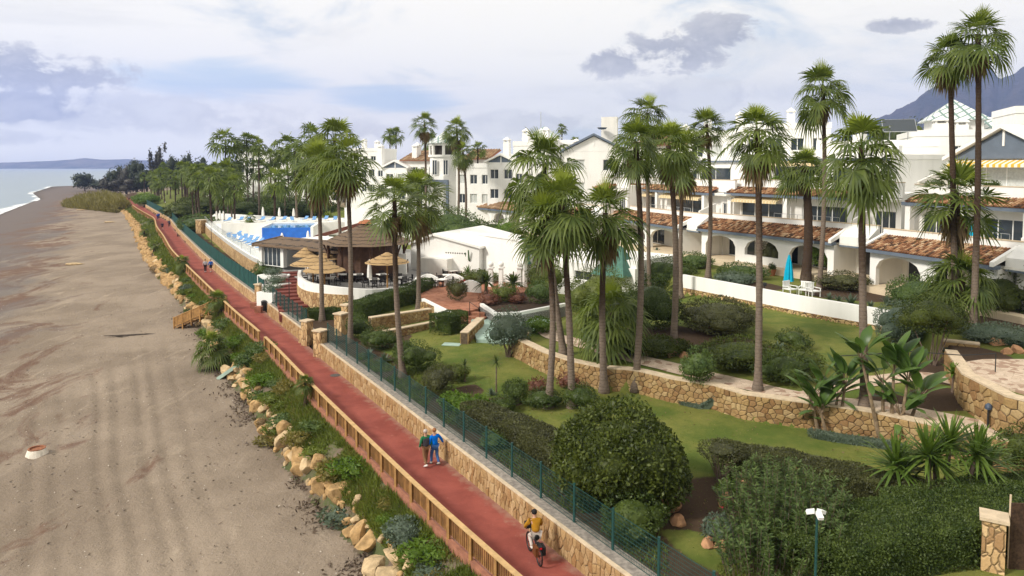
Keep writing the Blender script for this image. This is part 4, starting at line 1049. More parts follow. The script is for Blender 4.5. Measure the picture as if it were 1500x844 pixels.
# ---- rosettes: yucca, agave, cycads
def rosette(V, F, o, n, L, w, lo, hi, r, droop=.35, axis=None):
    o = np.array(o)
    for i in range(n):
        el = radians(r.uniform(lo, hi)); az = i*2.39996+r.uniform(-.2, .2); l = L*r.uniform(.8, 1.1)
        d = np.array([cos(az)*cos(el), sin(az)*cos(el), sin(el)]); s = np.array([-sin(az), cos(az), 0])
        p = [o, o+d*l*.4, o+d*l*.75+np.array([0, 0, -droop*l*.12]), o+d*l+np.array([0, 0, -droop*l*.35])]
        ww = [w*.5, w*.55, w*.35, 0]
        k = len(V)
        for q_, x_ in zip(p[:3], ww[:3]): V.append(q_-s*x_); V.append(q_+s*x_)
        V.append(p[3]); F += [[k, k+1, k+3, k+2], [k+2, k+3, k+5, k+4], [k+4, k+5, k+6]]
def rosette_plant(name, label, cat, px, py, heads, n, L, w, mat, lo=-25, hi=85, droop=.4, stem=.05, z=None, xyz=None):
    x, y, z_ = xyz if xyz else at(px, py); z = z_ if z is None else z
    r = random.Random(px+py*3); V, F = [], []; mb = MB()
    for hx, hy, hz in heads:
        rosette(V, F, (hx, hy, hz), n, L, w, lo, hi, r, droop)
        if hz > .25: mb.tube([(hx*.3, hy*.3, -.1), (hx*.8, hy*.8, hz*.5), (hx, hy, hz)], [stem*1.4, stem, stem*.9], 6)
    if mb.V:
        t = thing(name, label, cat, (x, y, z)); link('foliage', mk_mesh('foliage', V, F, MT[mat]), t); mb.build('stem', MT['bark'], t, local=True); return t
    return link(name, mk_mesh(name, V, F, MT[mat]), None, (x, y, z), label, cat)
rosette_plant('yucca', 'big yucca with several sword leaved heads above the corner hedge', 'yucca', 1375, 742, [(-1.6, .1, 1.5), (-.6, -.2, 2.0), (.45, .2, 2.3), (1.3, -.1, 2.0), (.1, .5, 1.6), (1.9, .3, 1.3), (-1.1, .5, 1.0)], 80, 1.5, .10, 'yucca', -35, 85, .45, .09)
rosette_plant('yucca', 'small single stemmed yucca on the lower lawn, left of two', 'yucca', 681, 560, [(0, 0, 1.0)], 60, .5, .03, 'hedge', -45, 85, .3, .04)
rosette_plant('yucca', 'slender single stemmed yucca on the lower lawn, right of two', 'yucca', 727, 575, [(0, 0, 1.75)], 70, .55, .03, 'hedge', -55, 85, .3, .04)
for i, (px, py, lab, L_) in enumerate([(540, 523, 'pale agave at the fence near the gate pillar, left of two', .9), (563, 532, 'pale agave at the fence near the gate pillar, right of two', 1.0), (606, 572, 'small agave under the clipped hedge at the fence', .6), (790, 682, 'grey agave beside the huge bush at the fence', .6), (672, 618, 'grey agave among bright shrubs at the fence', .5), (720, 580, 'blue grey agave under the slender yucca', .6),
    (1247, 447, 'spiky agave overhanging the white wall', 1.2), (1215, 440, 'pale aloe mound above the white wall, left', .8), (1228, 442, 'pale aloe mound above the white wall, right', .8), (1300, 447, 'agave before the right villa plinth', 1.0), (1275, 452, 'aloe clump above the right end of the white wall', .8), (1150, 545, 'blue grey agave on the planted slope', 1.1), (1140, 520, 'dark agave on the planted slope', 1.1), (968, 385, 'blue agave beside the far villa arcade', 1.2), (1385, 520, 'small agave under the umbrella tree', .6), (962, 372, 'spiky aloe against the far arcade', 1.1)]):
    rosette_plant('agave', lab, 'agave', px, py, [(0, 0, .05)], 34, L_*.75, .11*L_, 'grey_leaf', 5, 80, .25)
for px, py, lab, s in [(712, 430, 'sago palm in the white planter, left of two', 1.5), (752, 432, 'sago palm in the white planter, right of two', 1.5)]:
    rosette_plant('sago_palm', lab, 'cycad', px, py, [(0, 0, 1.1)], 80, s, .16, 'palm', -20, 70, .8, .16)
rosette_plant('young_palm', 'small young palm beside the round stone terrace', 'palm', 1395, 575, [(0, 0, .95)], 26, .8, .12, 'bright', 0, 80, .6, .05)
rosette_plant('young_palm', 'potted feather palm on the restaurant patio', 'palm', 685, 413, [(0, 0, 1.0)], 30, 1.0, .1, 'bright', 0, 80, .6, .05)
rosette_plant('young_palm', 'bright feather palm at the white wall of the hall', 'palm', 705, 402, [(0, 0, 1.6)], 44, 2.0, .2, 'bright', -10, 80, .6, .1)
# tall cactus tree by the hall
x, y, z = at(690, 405); mb = MB(); r = random.Random(3)
for i in range(16):
    a = r.uniform(0, 6.28); q_ = r.uniform(.3, 1.7); mb.tube([(0, 0, 2.0), (cos(a)*q_*.8, sin(a)*q_*.8, 2.9), (cos(a)*q_, sin(a)*q_, r.uniform(3.9, 5.3))], [.13, .16, .12], 6)
t = thing('cactus_tree', 'tall candelabra cactus before the white hall', 'cactus', (x, y, z)); t.scale = (.62, .62, .66); mb.build('branch', simple('cactus_skin', (.08, .13, .055), .7, .25, 3), t, local=True)
mb = MB(); mb.tube([(0, 0, -.1), (0, 0, 2.1)], [.2, .16], 8); mb.build('trunk', MT['bark'], t, local=True)
# ---- banana-leaved plants
def paddle(V, F, o, az, el, L, w, r, tw=0):
    k = len(V); n = 7; o = np.array(o); p = o.copy(); e = el
    s = np.array([-sin(az), cos(az), 0])
    for i in range(n):
        t = i/(n-1); d = np.array([cos(az)*cos(e), sin(az)*cos(e), sin(e)]); nn = np.cross(s, d)
        ww = w*math.sin(pi*min(1, max(.03, t*.97+.03)))**.55*(1 if t < .99 else .2)
        fold = .28*ww
        V += [p-s*ww+nn*-fold*-1, p.copy(), p+s*ww+nn*fold]
        p = p+d*L/(n-1); e -= radians(6+r.uniform(0, 6))
    for i in range(n-1):
        a = k+3*i
        F += [[a, a+1, a+4, a+3], [a+1, a+2, a+5, a+4]]
def banana(label, px, py, stems, seed, dry=False):
    x, y, z = G(px, py); r = random.Random(seed); t = thing('banana_plant', label, 'banana plant', (x, y, z)); mb = MB(); V, F = [], []
    for sx_, sy_, h, lx in stems:
        mb.tube([(sx_, sy_, -.1), (sx_+lx*.5, sy_, h*.5), (sx_+lx, sy_, h)], [.10, .08, .05], 7)
        for i in range(9):
            az = (0 if i % 2 else pi)+r.uniform(-.8, .8); el = radians(r.uniform(48, 88)); L = r.uniform(1.0, 1.5); lp = r.uniform(.35, .8)
            o = np.array([sx_+lx, sy_, h-.1]); d = np.array([cos(az)*cos(el), sin(az)*cos(el), sin(el)]); e = o+d*lp
            mb.tube([o, e], [.022, .016], 4, False); paddle(V, F, e, az, el-.05, L, L*.21, r)
        for i in range(2):
            az = r.uniform(0, 6.28); paddle(V, F, (sx_+lx*.6, sy_, h*.7), az, radians(r.uniform(-10, 25)), .9, .15, r)
    link('foliage', mk_mesh('foliage', V, F, MT['banana'], smooth=True), t); mb.build('stem', simple('banana_stem', (.22, .16, .10), .9, .3, 5), t, local=True)
banana('bushy banana clump with many stems before the stone wall, left of two', 1210, 633, [(-.35, 0, 1.5, -.4), (0, .1, 2.0, -.2), (.3, 0, 1.7, .2), (.5, -.2, 2.3, .25), (-.1, -.3, 1.0, -.3)], 1)
banana('tall banana clump with leaning trunks before the stone wall, right of two', 1300, 640, [(-.4, 0, 3.5, -.9), (-.1, .2, 2.4, -.1), (.15, 0, 3.0, .05), (.5, -.1, 2.6, .3), (.8, 0, 1.7, .6), (.2, -.3, 1.0, .2)], 2)
hedge('ground_cover', 'blue grey ground cover edging the banana clump', [(1195, 640), (1240, 648), (1290, 655), (1312, 660)], .7, .28, 'grey_leaf', 5000, .08, .04, cat='ground cover')
hedge('ground_cover', 'blue grey ground cover round the feathery shrub', [(1000, 592), (1025, 598), (1048, 592)], .5, .18, 'grey_leaf', 2600, .08, .04, cat='ground cover')
# ---- stuff: verge grass, lawn fringe, reeds
def blades(name, pts, L, Wd, mat, label, up=1.6, cat='grass'):
    Pt = np.array(pts); n = len(Pt)
    a = nrm(RG.normal(size=(n, 3))*.55+np.array([0, 0, up*.5])); b = nrm(np.cross(a, RG.normal(size=(n, 3)))); s = RG.uniform(.5, 1.3, (n, 1))
    V = np.stack([Pt-b*Wd*.5*s, Pt+b*Wd*.5*s, Pt+a*L*s*.6+b*Wd*.4*s, Pt+a*L*s], 1).reshape(-1, 3)
    return link(name, mk_mesh(name, V, np.arange(n*4).reshape(n, 4), MT[mat]), kind='stuff', label=label, cat=cat)
def verge_pts(n, y0, y1, thr, u0, u1, seed):
    y = y0+(y1-y0)*RG.random(n)**1.5; u = RG.uniform(u0, u1, n); xl, xe = xi(Lp, y), xi(Ep, y)
    x = xl-.25-(xl-.25-xe)*u
    k = vnoise(x, y, 2.2, seed)*.75+vnoise(x, y, .7, seed+1)*.25+.12*(.5-u) > thr
    x, y = x[k], y[k]; return np.stack([x, y, HT(x, y)], 1)
blades('verge_grass', verge_pts(75000, 20, 110, .34, 0, .78, 8), .34, .04, 'grass', 'green grass and weeds on the verge between railing and boulders')
blades('verge_weeds', verge_pts(22000, 20, 110, .56, 0, .85, 12), .34, .03, 'drygrass', 'yellowing weeds on the verge between railing and boulders', cat='weeds')
blades('far_verge_grass', verge_pts(11000, 100, 300, .45, 0, .72, 8), .7, .18, 'grass', 'green growth on the far verge of the promenade')
# lower bed along the fence: mixed weeds
y = RG.uniform(20, 52, 16000); t_ = RG.uniform(1.0, 3.2, 16000); x = xi(Rp, y)+t_/.87; k = vnoise(x, y, 1.6, 21) > .5
blades('fence_weeds', np.stack([x[k], y[k], HT(x[k], y[k])], 1), .2, .04, 'grass', 'weeds and low herbs growing along the inside of the green fence', cat='weeds')
y = RG.uniform(20, 62, 46000); x = RG.uniform(-14, 26, 46000); tt = (x-xi(Rp, y))*.87; k = (tt > 2.5) & (x < xi(W1, y)-.5) & (vnoise(x, y, 3, 31) > .25)
blades('lawn_grass', np.stack([x[k], y[k], HT(x[k], y[k])], 1), .05, .03, 'grass', 'short mown grass of the garden lawn', up=.8)
# reeds beside the far end of the path
cs = []
x, y = [], []
n = 15000; yy = RG.uniform(255, 345, n); uu = RG.uniform(0, 1, n); xx = xi(Lp, yy)-1-uu*26*np.clip((yy-245)/60, .2, 1)
hz = HT(xx, yy)+np.clip(RG.normal(1.6, 1.2, n), 0, 4.2)*np.clip(1-(2*uu-1)**2, .2, 1)
blades('reed_bed', np.stack([xx, yy, hz], 1), 1.9, .28, 'drygrass', 'yellow green reed bed beside the far end of the promenade', cat='reeds')
# ---- headland and far trees
def far_tree(label, px, pyb, pyt, dep, wpx, mat, n=900, group=None, conifer=False, cat='tree'):
    x, y, _ = D(px, pyb, dep); z = Hs(x, y); _, _, zt = D(px, pyt, dep); h = max(zt-z, 2.5); w = wpx*dep/F0/2
    r = random.Random(px*3+pyt); cs = []
    if conifer:
        for i in range(9):
            t = i/8; cs.append((r.uniform(-.3, .3)*w, r.uniform(-.3, .3)*w, h*(.25+.7*t), w*(1-.7*t)*.55, w*(1-.7*t)*.55, h*.12))
    else:
        cs.append((0, 0, h*.5, w*.75, w*.75, h*.42))
        for i in range(8):
            a = i*2.4; cs.append((cos(a)*w*.55, sin(a)*w*.55, h*r.uniform(.35, .82), w*r.uniform(.28, .45), w*r.uniform(.28, .45), h*r.uniform(.14, .24)))
    t = thing('tree', label, cat, (x, y, z), 0, group)
    k = dep/F0*1.6
    link('crown', fol_mesh('crown', cs, n, k*1.5, k*.9, MT[mat], core=.72, inner=.6), t)
    mb = MB(); mb.tube([(0, 0, -.5), (0, 0, h*.5)], [h*.035, h*.02], 6); mb.build('trunk', MT['bark'], t, local=True)
for px, pyt, w_, m_, con, lab in [(124, 251, 30, 'farleaf', 0, 'round dark bush tree at the tip of the headland'), (150, 262, 34, 'farleaf', 0, 'low dark scrub beside the headland tip'), (168, 240, 22, 'farleaf', 0, 'dark tree rising behind the headland scrub'), (185, 236, 26, 'fargrey', 0, 'grey tree at the left of the far wood'), (200, 231, 24, 'farleaf', 0, 'dark tree left of the tall conifers'), (176, 258, 34, 'fargrey', 0, 'bare grey scrub below the far wood'), (215, 240, 34, 'farleaf', 0, 'broad dark tree in the middle of the far wood'),
   (208, 250, 30, 'farleaf', 0, 'dark rounded tree before the tall conifers'), (228, 246, 34, 'fargrey', 0, 'grey green tree before the palm grove, left'), (250, 243, 34, 'farleaf', 0, 'dark green tree before the palm grove, right'), (160, 254, 26, 'fargrey', 0, 'small grey tree between headland tip and wood'), (280, 236, 34, 'farleaf', 0, 'dark leafy tree deep inside the palm grove'),
   (222, 222, 14, 'fargrey', 1, 'slim grey conifer left of the tallest one'), (238, 212, 20, 'fargrey', 1, 'tallest grey feathery conifer of the far wood'), (232, 224, 18, 'fargrey', 1, 'grey conifer close before the tallest one'), (255, 226, 22, 'farleaf', 0, 'dark tree right of the tall conifers'), (270, 223, 22, 'farleaf', 0, 'dark tree behind the palm grove, left'), (290, 226, 26, 'farleaf', 0, 'dark tree behind the palm grove, right'), (195, 256, 40, 'fargrey', 0, 'wide grey thicket above the reed bed')]:
    far_tree(lab, px, 272, pyt, 520 if px < 160 else 420, w_*1.25, m_, 1100, conifer=con)
for px, pyt, w_, dep, lab in [(1330, 160, 62, 180, 'broad umbrella pine behind the solar panel'), (1300, 172, 40, 190, 'umbrella pine at the foot of the mountain, left'), (1455, 164, 60, 190, 'umbrella pine behind the tiled pyramid roofs'), (1120, 165, 24, 200, 'pine half hidden behind the middle palms')]:
    far_tree(lab, px, 232, pyt, dep, w_*1.3, 'bush', 2200)

# weed clumps and low shrubs of the verge
CL = [fol_mesh('weed_clump', [(0, 0, .14, .42, .36, .2), (.25, .15, .12, .3, .3, .18), (-.2, .2, .16, .3, .25, .2)], 900, .13, .05, MT[m_], up=.5, core=.5) for m_ in ('bright', 'grass', 'oleander', 'drygrass', 'grey_leaf')]
r_ = random.Random(77)
for i in range(64):
    y = 21+r_.random()**1.5*90; u = r_.uniform(.08, .95); xl, xe = float(xi(Lp, y)), float(xi(Ep, y)); x = xl-.3-(xl-.3-xe)*u
    o = link('weed_clump', CL[r_.choice((0, 1, 1, 2, 2, 3, 4))], None, (x, y, Hs(x, y)), 'leafy weed clump on the verge among grass and boulders', 'weeds', 'weed clumps of the verge')
    k = r_.uniform(.7, 1.6)*(1+y/160); o.scale = (k*1.2, k*1.2, k*r_.uniform(.5, 1.0)); o.rotation_euler = (0, 0, r_.uniform(0, 6))

n = 5200; y = RG.uniform(22, 62, n); x = RG.uniform(-14, 26, n); tt = (x-xi(Rp, y))*.87; k = (tt > 2.2) & (x < xi(W1, y)-.6) & (vnoise(x, y, 2.2, 61) > .5); x, y = x[k], y[k]; n = len(x)
V, F = leaf_quads(np.stack([x, y, HT(x, y)+.025], 1), np.tile([0, 0, 1.], (n, 1)), .11, .05, .3)
link('fallen_leaves', mk_mesh('fallen_leaves', V, F, MT['palmdead']), kind='stuff', label='dry fallen leaves scattered on the garden lawn', cat='leaves')
# ================================================================ WALLS, FENCES, RAILINGS, ROCKS
def offs(pts, d):
    out = []
    for i in range(len(pts)):
        a = Vector(pts[max(i-1, 0)]); b = Vector(pts[min(i+1, len(pts)-1)]); t = (b-a).normalized(); out.append((pts[i][0]+t.y*d, pts[i][1]-t.x*d))
    return out
def wall(name, label, pts, th, z0, z1, mat, cap=None, capw=.06, caph=.07, cat='wall', group=None):
    o = (*pts[len(pts)//2], 0)
    if cap is None:
        mb = MB(); mb.strip(pts, th, z0, z1); return mb.build(name, MT[mat], origin=o, label=label, cat=cat, group=group)
    t = thing(name, label, cat, o, 0, group)
    rock = mat in ('rubble_wall', 'rock_wall')
    mb = MB(); mb.strip(pts, th, z0, z1); mm = mb.build('masonry', MT['darkmortar' if rock else mat], t)
    if rock:
        big = mat == 'rock_wall'
        for sd, q_ in ((-1, pts), (1, offs(pts, th))):
            mb = MB(); stone_face(mb, q_, z0, z1, (.30, .62) if big else (.18, .46), (.26, .5) if big else (.16, .36), (.03, .09), len(label)+sd, sd, .2); mb.build('stones', MT['rubble_blocks'], mm, recalc=True)
    z1l = z1 if hasattr(z1, '__len__') else [z1]*len(pts)
    mb = MB(); mb.strip(offs(pts, -capw), th+2*capw, [z-.003 for z in z1l], [z+caph for z in z1l]); mb.build('coping', MT[cap], t)
    return t
MT['gravel'] = simple('grey_rubble_strip', (.26, .23, .20), .95, .3, 5, .9, 16)
def stone_face(mb, pts, z0, z1, w, h, out=(.02, .06), seed=1, side=-1, jit=.16):
    """separate proud stones over one face of a wall along a polyline"""
    r = random.Random(seed); P_ = np.array(pts, float); cum = np.concatenate([[0], np.cumsum(np.hypot(*(P_[1:]-P_[:-1]).T))]); s = 0
    zt = (lambda v: z1) if not hasattr(z1, '__len__') else (lambda v: float(np.interp(v, cum, z1)))
    def at_(v, z, o):
        i = min(max(int(np.searchsorted(cum, v, 'right'))-1, 0), len(cum)-2); t = (v-cum[i])/(cum[i+1]-cum[i]); d = (P_[i+1]-P_[i])/(cum[i+1]-cum[i]); q_ = P_[i]+(P_[i+1]-P_[i])*t
        return (q_[0]+d[1]*o*side, q_[1]-d[0]*o*side, z)
    mw, mh = (w[0]+w[1])/2, (h[0]+h[1])/2; L = cum[-1]; top = max(zt(v) for v in np.linspace(0, L, 40)); pts2 = []; ns, nz_ = max(1, int(L/mw)), max(1, round((top-z0)/mh+.35))
    for i in range(ns):                       # jittered seeds, then Voronoi cells by clipping
        for j in range(nz_): pts2.append(((i+.5+(.5 if j % 2 else 0)+r.uniform(-.42, .42))/ns*L, z0+(j+.5+r.uniform(-.42, .42))/nz_*(top-z0)))
    k_ = mw/mh; S_ = np.array([(p_[0], p_[1]*k_) for p_ in pts2])
    for i, c in enumerate(S_):
        dd = ((S_-c)**2).sum(1); near_ = np.argsort(dd)[1:13]; tp = zt(min(max(c[0], 0), L))*k_
        poly = [(c[0]-mw*1.3, max(c[1]-mw*1.3, (z0-.1)*k_)), (c[0]+mw*1.3, max(c[1]-mw*1.3, (z0-.1)*k_)), (c[0]+mw*1.3, min(c[1]+mw*1.3, tp)), (c[0]-mw*1.3, min(c[1]+mw*1.3, tp))]
        for q_ in near_:
            nx_, ny_ = S_[q_]-c; m_ = ((S_[q_]+c)/2); o_ = []
            for (x0_, y0_), (x1_, y1_) in zip(poly, poly[1:]+poly[:1]):
                d0 = (x0_-m_[0])*nx_+(y0_-m_[1])*ny_; d1 = (x1_-m_[0])*nx_+(y1_-m_[1])*ny_
                if d0 <= 0: o_.append((x0_, y0_))
                if d0*d1 < 0: t = d0/(d0-d1); o_.append((x0_+(x1_-x0_)*t, y0_+(y1_-y0_)*t))
            poly = o_
            if len(poly) < 3: break
        if len(poly) < 3: continue
        cx0 = sum(p_[0] for p_ in poly)/len(poly); cz0 = sum(p_[1] for p_ in poly)/len(poly); n = len(poly); o = r.uniform(*out); cl = lambda v: min(max(v, 0), L)
        if max(p_[1] for p_ in poly)-min(p_[1] for p_ in poly) < .03: continue
        def ringp(f, oo): return [at_(cl(cx0+(p_[0]-cx0)*f), (cz0+(p_[1]-cz0)*f)/k_, oo) for p_ in poly]
        mb.add(ringp(.93, -.03)+ringp(.90, o*.7)+ringp(.66, o), [(k, (k+1) % n, n+(k+1) % n, n+k) for k in range(n)]+[(n+k, n+(k+1) % n, 2*n+(k+1) % n, 2*n+k) for k in range(n)]+[tuple(range(2*n, 3*n))])
# retaining wall of the promenade
def rsub(y0, y1, step, d=0.0): return offs(resample(Rp, y0, y1, step), d)
for y0, y1, lab in [(11, 53.2, 'long low wall of upright ochre stones along the near promenade'), (57.0, 68.6, 'low ochre stone wall of the promenade between the two gates'), (71.6, 250, 'long low stone wall of the far promenade below the dark green screen')]:
    t = thing('promenade_wall', lab, 'wall', (*rsub(y0, y0+1, 1)[0], 0))
    p = rsub(y0, y1, .8 if y1 < 100 else 3)
    mb = MB(); mb.strip(p, .34, -.3, 1.02); mm = mb.build('masonry', MT['path_wall' if y0 > 70 else 'mortar'], t)
    if y0 < 70:
        mb = MB(); stone_face(mb, p, 0, 1.01, (.14, .34), (.24, .62), seed=int(y0)); mb.build('stones', MT['blocks'], mm, recalc=True)
    mb = MB(); mb.strip(offs(p, -.02), .16, 1.017, 1.06); mb.build('coping', MT['coping'], t)
    mb = MB(); mb.strip(offs(p, .14), .75, .3, 1.035); mb.build('rubble_top', MT['gravel'], t)
def pillar(label, px, py, w, h, z=None, mat='path_wall', cat='pillar', xy=None, group=None):
    x, y = xy if xy else (P(px, py, z) if z is not None else G(px, py)[:2]); zz = Hs(x, y) if z is None else z
    t = thing('stone_pillar', label, cat, (x, y, zz), 0, group); a = -.55
    mb = MB(); mb.box((x, y, zz+h/2-.15), (w, w, h+.3), a); mb.build('shaft', MT[mat], t)
    mb = MB(); mb.box((x, y, zz+h+.05), (w+.16, w+.16, .10), a); mb.build('cap', MT['coping'], t)
    return t
pillar('stone pillar at the near wall end, foremost of the gate pillars', 470, 522, .75, 1.9, z=0)
pillar('stone pillar standing on the promenade wall left of the near gate', 450, 500, .65, 1.6, z=.3)
pillar('stone pillar inside the near gate beside a low wall', 500, 490, .75, 1.6)
pillar('taller stone pillar inside the near gate by the palm foot', 508, 482, .6, 1.9)
pillar('stone pillar at the far gate, beside the promenade wall', 381, 449, .7, 2.2, z=0)
pillar('stone pillar with a flat slab cap in the bottom right corner', 1453, 838, .62, 1.75, z=1.25)
p0 = P(1476, 838, 1.25); t = thing('reed_screen', 'dark brown reed screen on steel posts beside the corner pillar', 'screen fence', (*p0, 1.2)); q_ = [p0, (p0[0]+1.2, p0[1]-.1), (p0[0]+2.6, p0[1]-.3)]
mb = MB(); mb.strip(q_, .06, 1.0, 3.5); mb.build('reed_panel', simple('brown_reed', (.06, .035, .022), .95, .4, 12, .6, 50), t)
for p_ in q_:
    mb = MB(); mb.tube([(*p_, 1.0), (*p_, 3.75)], .03, 6); mb.build('post', MT['coping'], t)
wall('garden_wall', 'stone wall closing the near gate corner', [P(442, 492, .5), P(462, 497, .4)], .35, -.2, 1.0, 'path_wall')
# green mesh fence, near part: thin wires; far part: screen cloth
def fence(label, y0, y1, d, step, z0, z1, screen=False, wires=True, wy=None):
    p = rsub(y0, y1, step, d); t = thing('mesh_fence', label, 'fence', (*p[0], 0))
    n = len(p); keep = p if n <= 96 else [p[int(i*(n-1)/95)] for i in range(96)]
    for q_ in keep:
        mb = MB(); mb.box((q_[0], q_[1], (z0+z1)/2+.03), (.07, .07, z1-z0+.06), -.5); mb.box((q_[0], q_[1], z1+.065), (.085, .085, .02), -.5); mb.build('post', MT['greenmetal'], t)
    if screen:
        mb = MB(); mb.strip(p, .012, z0+.02, z1); mb.build('screen_cloth', MT['screen'], t)
    else:
        for k in range(n-1):
            a, b = p[k], p[k+1]; mb = MB()
            for i in range(11):
                z = z0+.05+(z1-z0-.08)*i/10; w = .011 if i % 5 == 0 else .007
                mb.hexa([(a[0], a[1]-w, z-w), (b[0], b[1]-w, z-w), (b[0], b[1]+w, z-w), (a[0], a[1]+w, z-w)], [(a[0], a[1]-w, z+w), (b[0], b[1]-w, z+w), (b[0], b[1]+w, z+w), (a[0], a[1]+w, z+w)])
            L = math.dist(a, b); m = int(L/.08)
            for i in range(1, m):
                f = i/m; x, y = a[0]+(b[0]-a[0])*f, a[1]+(b[1]-a[1])*f; w = .0045
                mb.add([(x-w, y, z0+.03), (x+w, y, z0+.03), (x+w, y, z1), (x-w, y, z1)], [(0, 1, 2, 3)])
            mb.build('mesh_panel', MT['greenmetal'], t)
    return t
fence('green welded mesh fence on the near promenade wall, planting showing through it', 16, 53, .62, 2.3, 1.0, 2.42)
fence('green mesh fence below the restaurant terrace between the gates', 58, 68.4, .45, 1.6, 1.0, 2.5)
fence('dark green screened fence winding along the far promenade', 71.8, 248, .45, 2.6, 1.0, 2.75, screen=True)
# timber railing of the promenade
def railing(label, y0, y1, bay, name='timber_railing'):
    p = offs(resample(Lp, y0, y1, bay), -.06); t = thing(name, label, 'railing', (*p[0], 0))
    for q_ in offs(p, -.075)[::max(1, len(p)//95)]:
        mb = MB(); mb.box((q_[0], q_[1], .40), (.11, .11, 1.12), -.5); mb.build('post', MT['wood'], t)
    far = y0 > 100
    for k, (a, b) in enumerate(zip(p[:-1], p[1:])):
        L = math.dist(a, b); d = ((b[0]-a[0])/L, (b[1]-a[1])/L); an = math.atan2(d[1], d[0])
        mb = MB(); m = int(L/.135) if not far else 4
        for i in range(m):
            f = (i+.5)/m; w = .088 if not far else L/m*.9
            mb.box((a[0]+(b[0]-a[0])*f, a[1]+(b[1]-a[1])*f, .545), (w, .022, .72), an)
        if not far: mb.box(((a[0]+b[0])/2+d[1]*.022, (a[1]+b[1])/2-d[0]*.022, .28), (L-.12, .02, .08), an); mb.box(((a[0]+b[0])/2+d[1]*.022, (a[1]+b[1])/2-d[0]*.022, .80), (L-.12, .02, .08), an)
        mb.build('slat_panel', MT['slat'], t)
    fine = offs(resample(Lp, y0, y1, min(bay, 1.2) if not far else 3), -.20)
    mb = MB(); mb.strip(fine, .20, .955, 1.00); mb.build('top_rail', MT['woodtop'], t)
    fine = offs(fine, .01)
    mb = MB(); mb.strip(fine, .16, -.38, .06); mb.build('kerb_board', MT['redconc'], t)
    return t
MT['redconc'] = simple('painted_edge_board', (.31, .135, .085), .85, .2, 2.5, .3, 20)
railing('long timber slat railing on the sea side of the near promenade', 10.5, 55.4, 1.75)
railing('short timber slat railing between the stone drain and the beach stairs', 57.2, 71.0, 1.75)
railing('timber railing of the far winding promenade beyond the beach stairs', 73.4, 250, 2.6)
# stairs to the beach
a = Vector((xi(Lp, 72.0), 72.0)); b = Vector(P(262, 478, -2.2)); d = (b-a); L = d.length; d.normalize(); nn = Vector((d.y, -d.x))
t = thing('beach_stairs', 'timber stairs with slatted handrails going down to the sand', 'stairs', (a.x, a.y, 0))
N_ = 12; mb = MB()
for i in range(N_):
    f = (i+.5)/N_; c = a+d*L*f; mb.box((c.x, c.y, -.06-2.2*f), (L/N_*1.05, 1.3, .07), math.atan2(d.y, d.x))
mb.build('tread', MT['wood'], t)
for s in (-1, 1):
    mb = MB(); e0 = a+nn*s*.68; e1 = b+nn*s*.68
    mb.tube([(e0.x, e0.y, 1.0), (e1.x, e1.y, -1.2)], .055, 4); mb.tube([(e0.x, e0.y, .15), (e1.x, e1.y, -2.1)], .05, 4)
    for i in range(46):
        c = e0+(e1-e0)*(i+.5)/46; z = .15-2.25*(i+.5)/46; mb.box((c.x, c.y, z+.42), (.10, .025, .84), math.atan2(d.y, d.x))
    for i in range(6):
        c = e0+(e1-e0)*i/5; z = 1.03-2.2*i/5; mb.box((c.x, c.y, z-.75), (.11, .11, 1.6), math.atan2(d.y, d.x))
    mb.build('handrail', MT['wood'], t)
# boulders
def rock_mesh(seed, mat, name='rock'):
    r = random.Random(seed); bm = bmesh.new(); bmesh.ops.create_icosphere(bm, subdivisions=3, radius=1)
    pl = []
    for i in range(14):
        n = Vector((r.gauss(0, 1), r.gauss(0, 1), r.gauss(0, .8))).normalized(); pl.append((n, r.uniform(.48, .78)))
    for v in bm.verts:
        for n, dd in pl:
            k = v.co.dot(n)
            if k > dd: v.co -= n*(k-dd)
        v.co *= 1+.10*mnoise.noise(v.co*2.2+Vector((seed, 0, 0)))
    me = bpy.data.meshes.new(name); bm.to_mesh(me); bm.free(); me.materials.append(MT[mat]); return me
ROCKS = [rock_mesh(i, 'sandstone_rock', 'boulder') for i in range(6)]+[rock_mesh(20+i, 'palerock', 'boulder') for i in range(5)]
r_ = random.Random(12); nrock = 0; tries = 0; placed = []
while nrock < 292 and tries < 20000:
    tries += 1
    y = 20+r_.random()**1.8*105; u = r_.triangular(.64, 1.08, .90); xl, xe = float(xi(Lp, y)), float(xi(Ep, y)); x = xl-(xl-xe)*u
    s = r_.choice((.2, .26, .32, .4, .48, .56, .64, .74))*(1.15 if y > 60 else 1)
    if abs(y-57.5) < 1.2 or (68 < y < 74 and u > .8 and r_.random() < .6) or any((x-a)**2+(y-b)**2 < (.50*(s+c))**2 for a, b, c in placed): continue
    placed.append((x, y, s)); o = link('boulder', r_.choice(ROCKS), None, (x, y, Hs(x, y)+s*.22), 'tan limestone boulder in the rock bank between verge and beach', 'boulder', 'boulders along the beach edge')
    o.rotation_euler = (r_.uniform(-.4, .4), r_.uniform(-.4, .4), r_.uniform(0, 6.28)); o.scale = (s*r_.uniform(.8, 1.5), s*r_.uniform(.8, 1.15), s*r_.uniform(.6, 1.0)); nrock += 1
mb = MB(); n = 0
while n < 420:
    y = r_.uniform(88, 260); u = r_.triangular(.7, 1.08, .92); xl, xe = float(xi(Lp, y)), float(xi(Ep, y)); x = xl-(xl-xe)*u; s = r_.uniform(.35, .9); v, f = ico((0, 0, 0), (s*r_.uniform(.8, 1.3), s, s*.75), 1)
    v = v*(1+np.array([[r_.uniform(-.18, .18)] for _ in v])); mb.add(v+np.array([x, y, Hs(x, y)+s*.2]), f); n += 1
mb.build('far_boulders', MT['sandstone_rock'], label='far boulders heaped along the foot of the promenade bank', cat='boulders', kind='stuff')
RED = [rock_mesh(50+i, 'redrock', 'garden_rock') for i in range(4)]
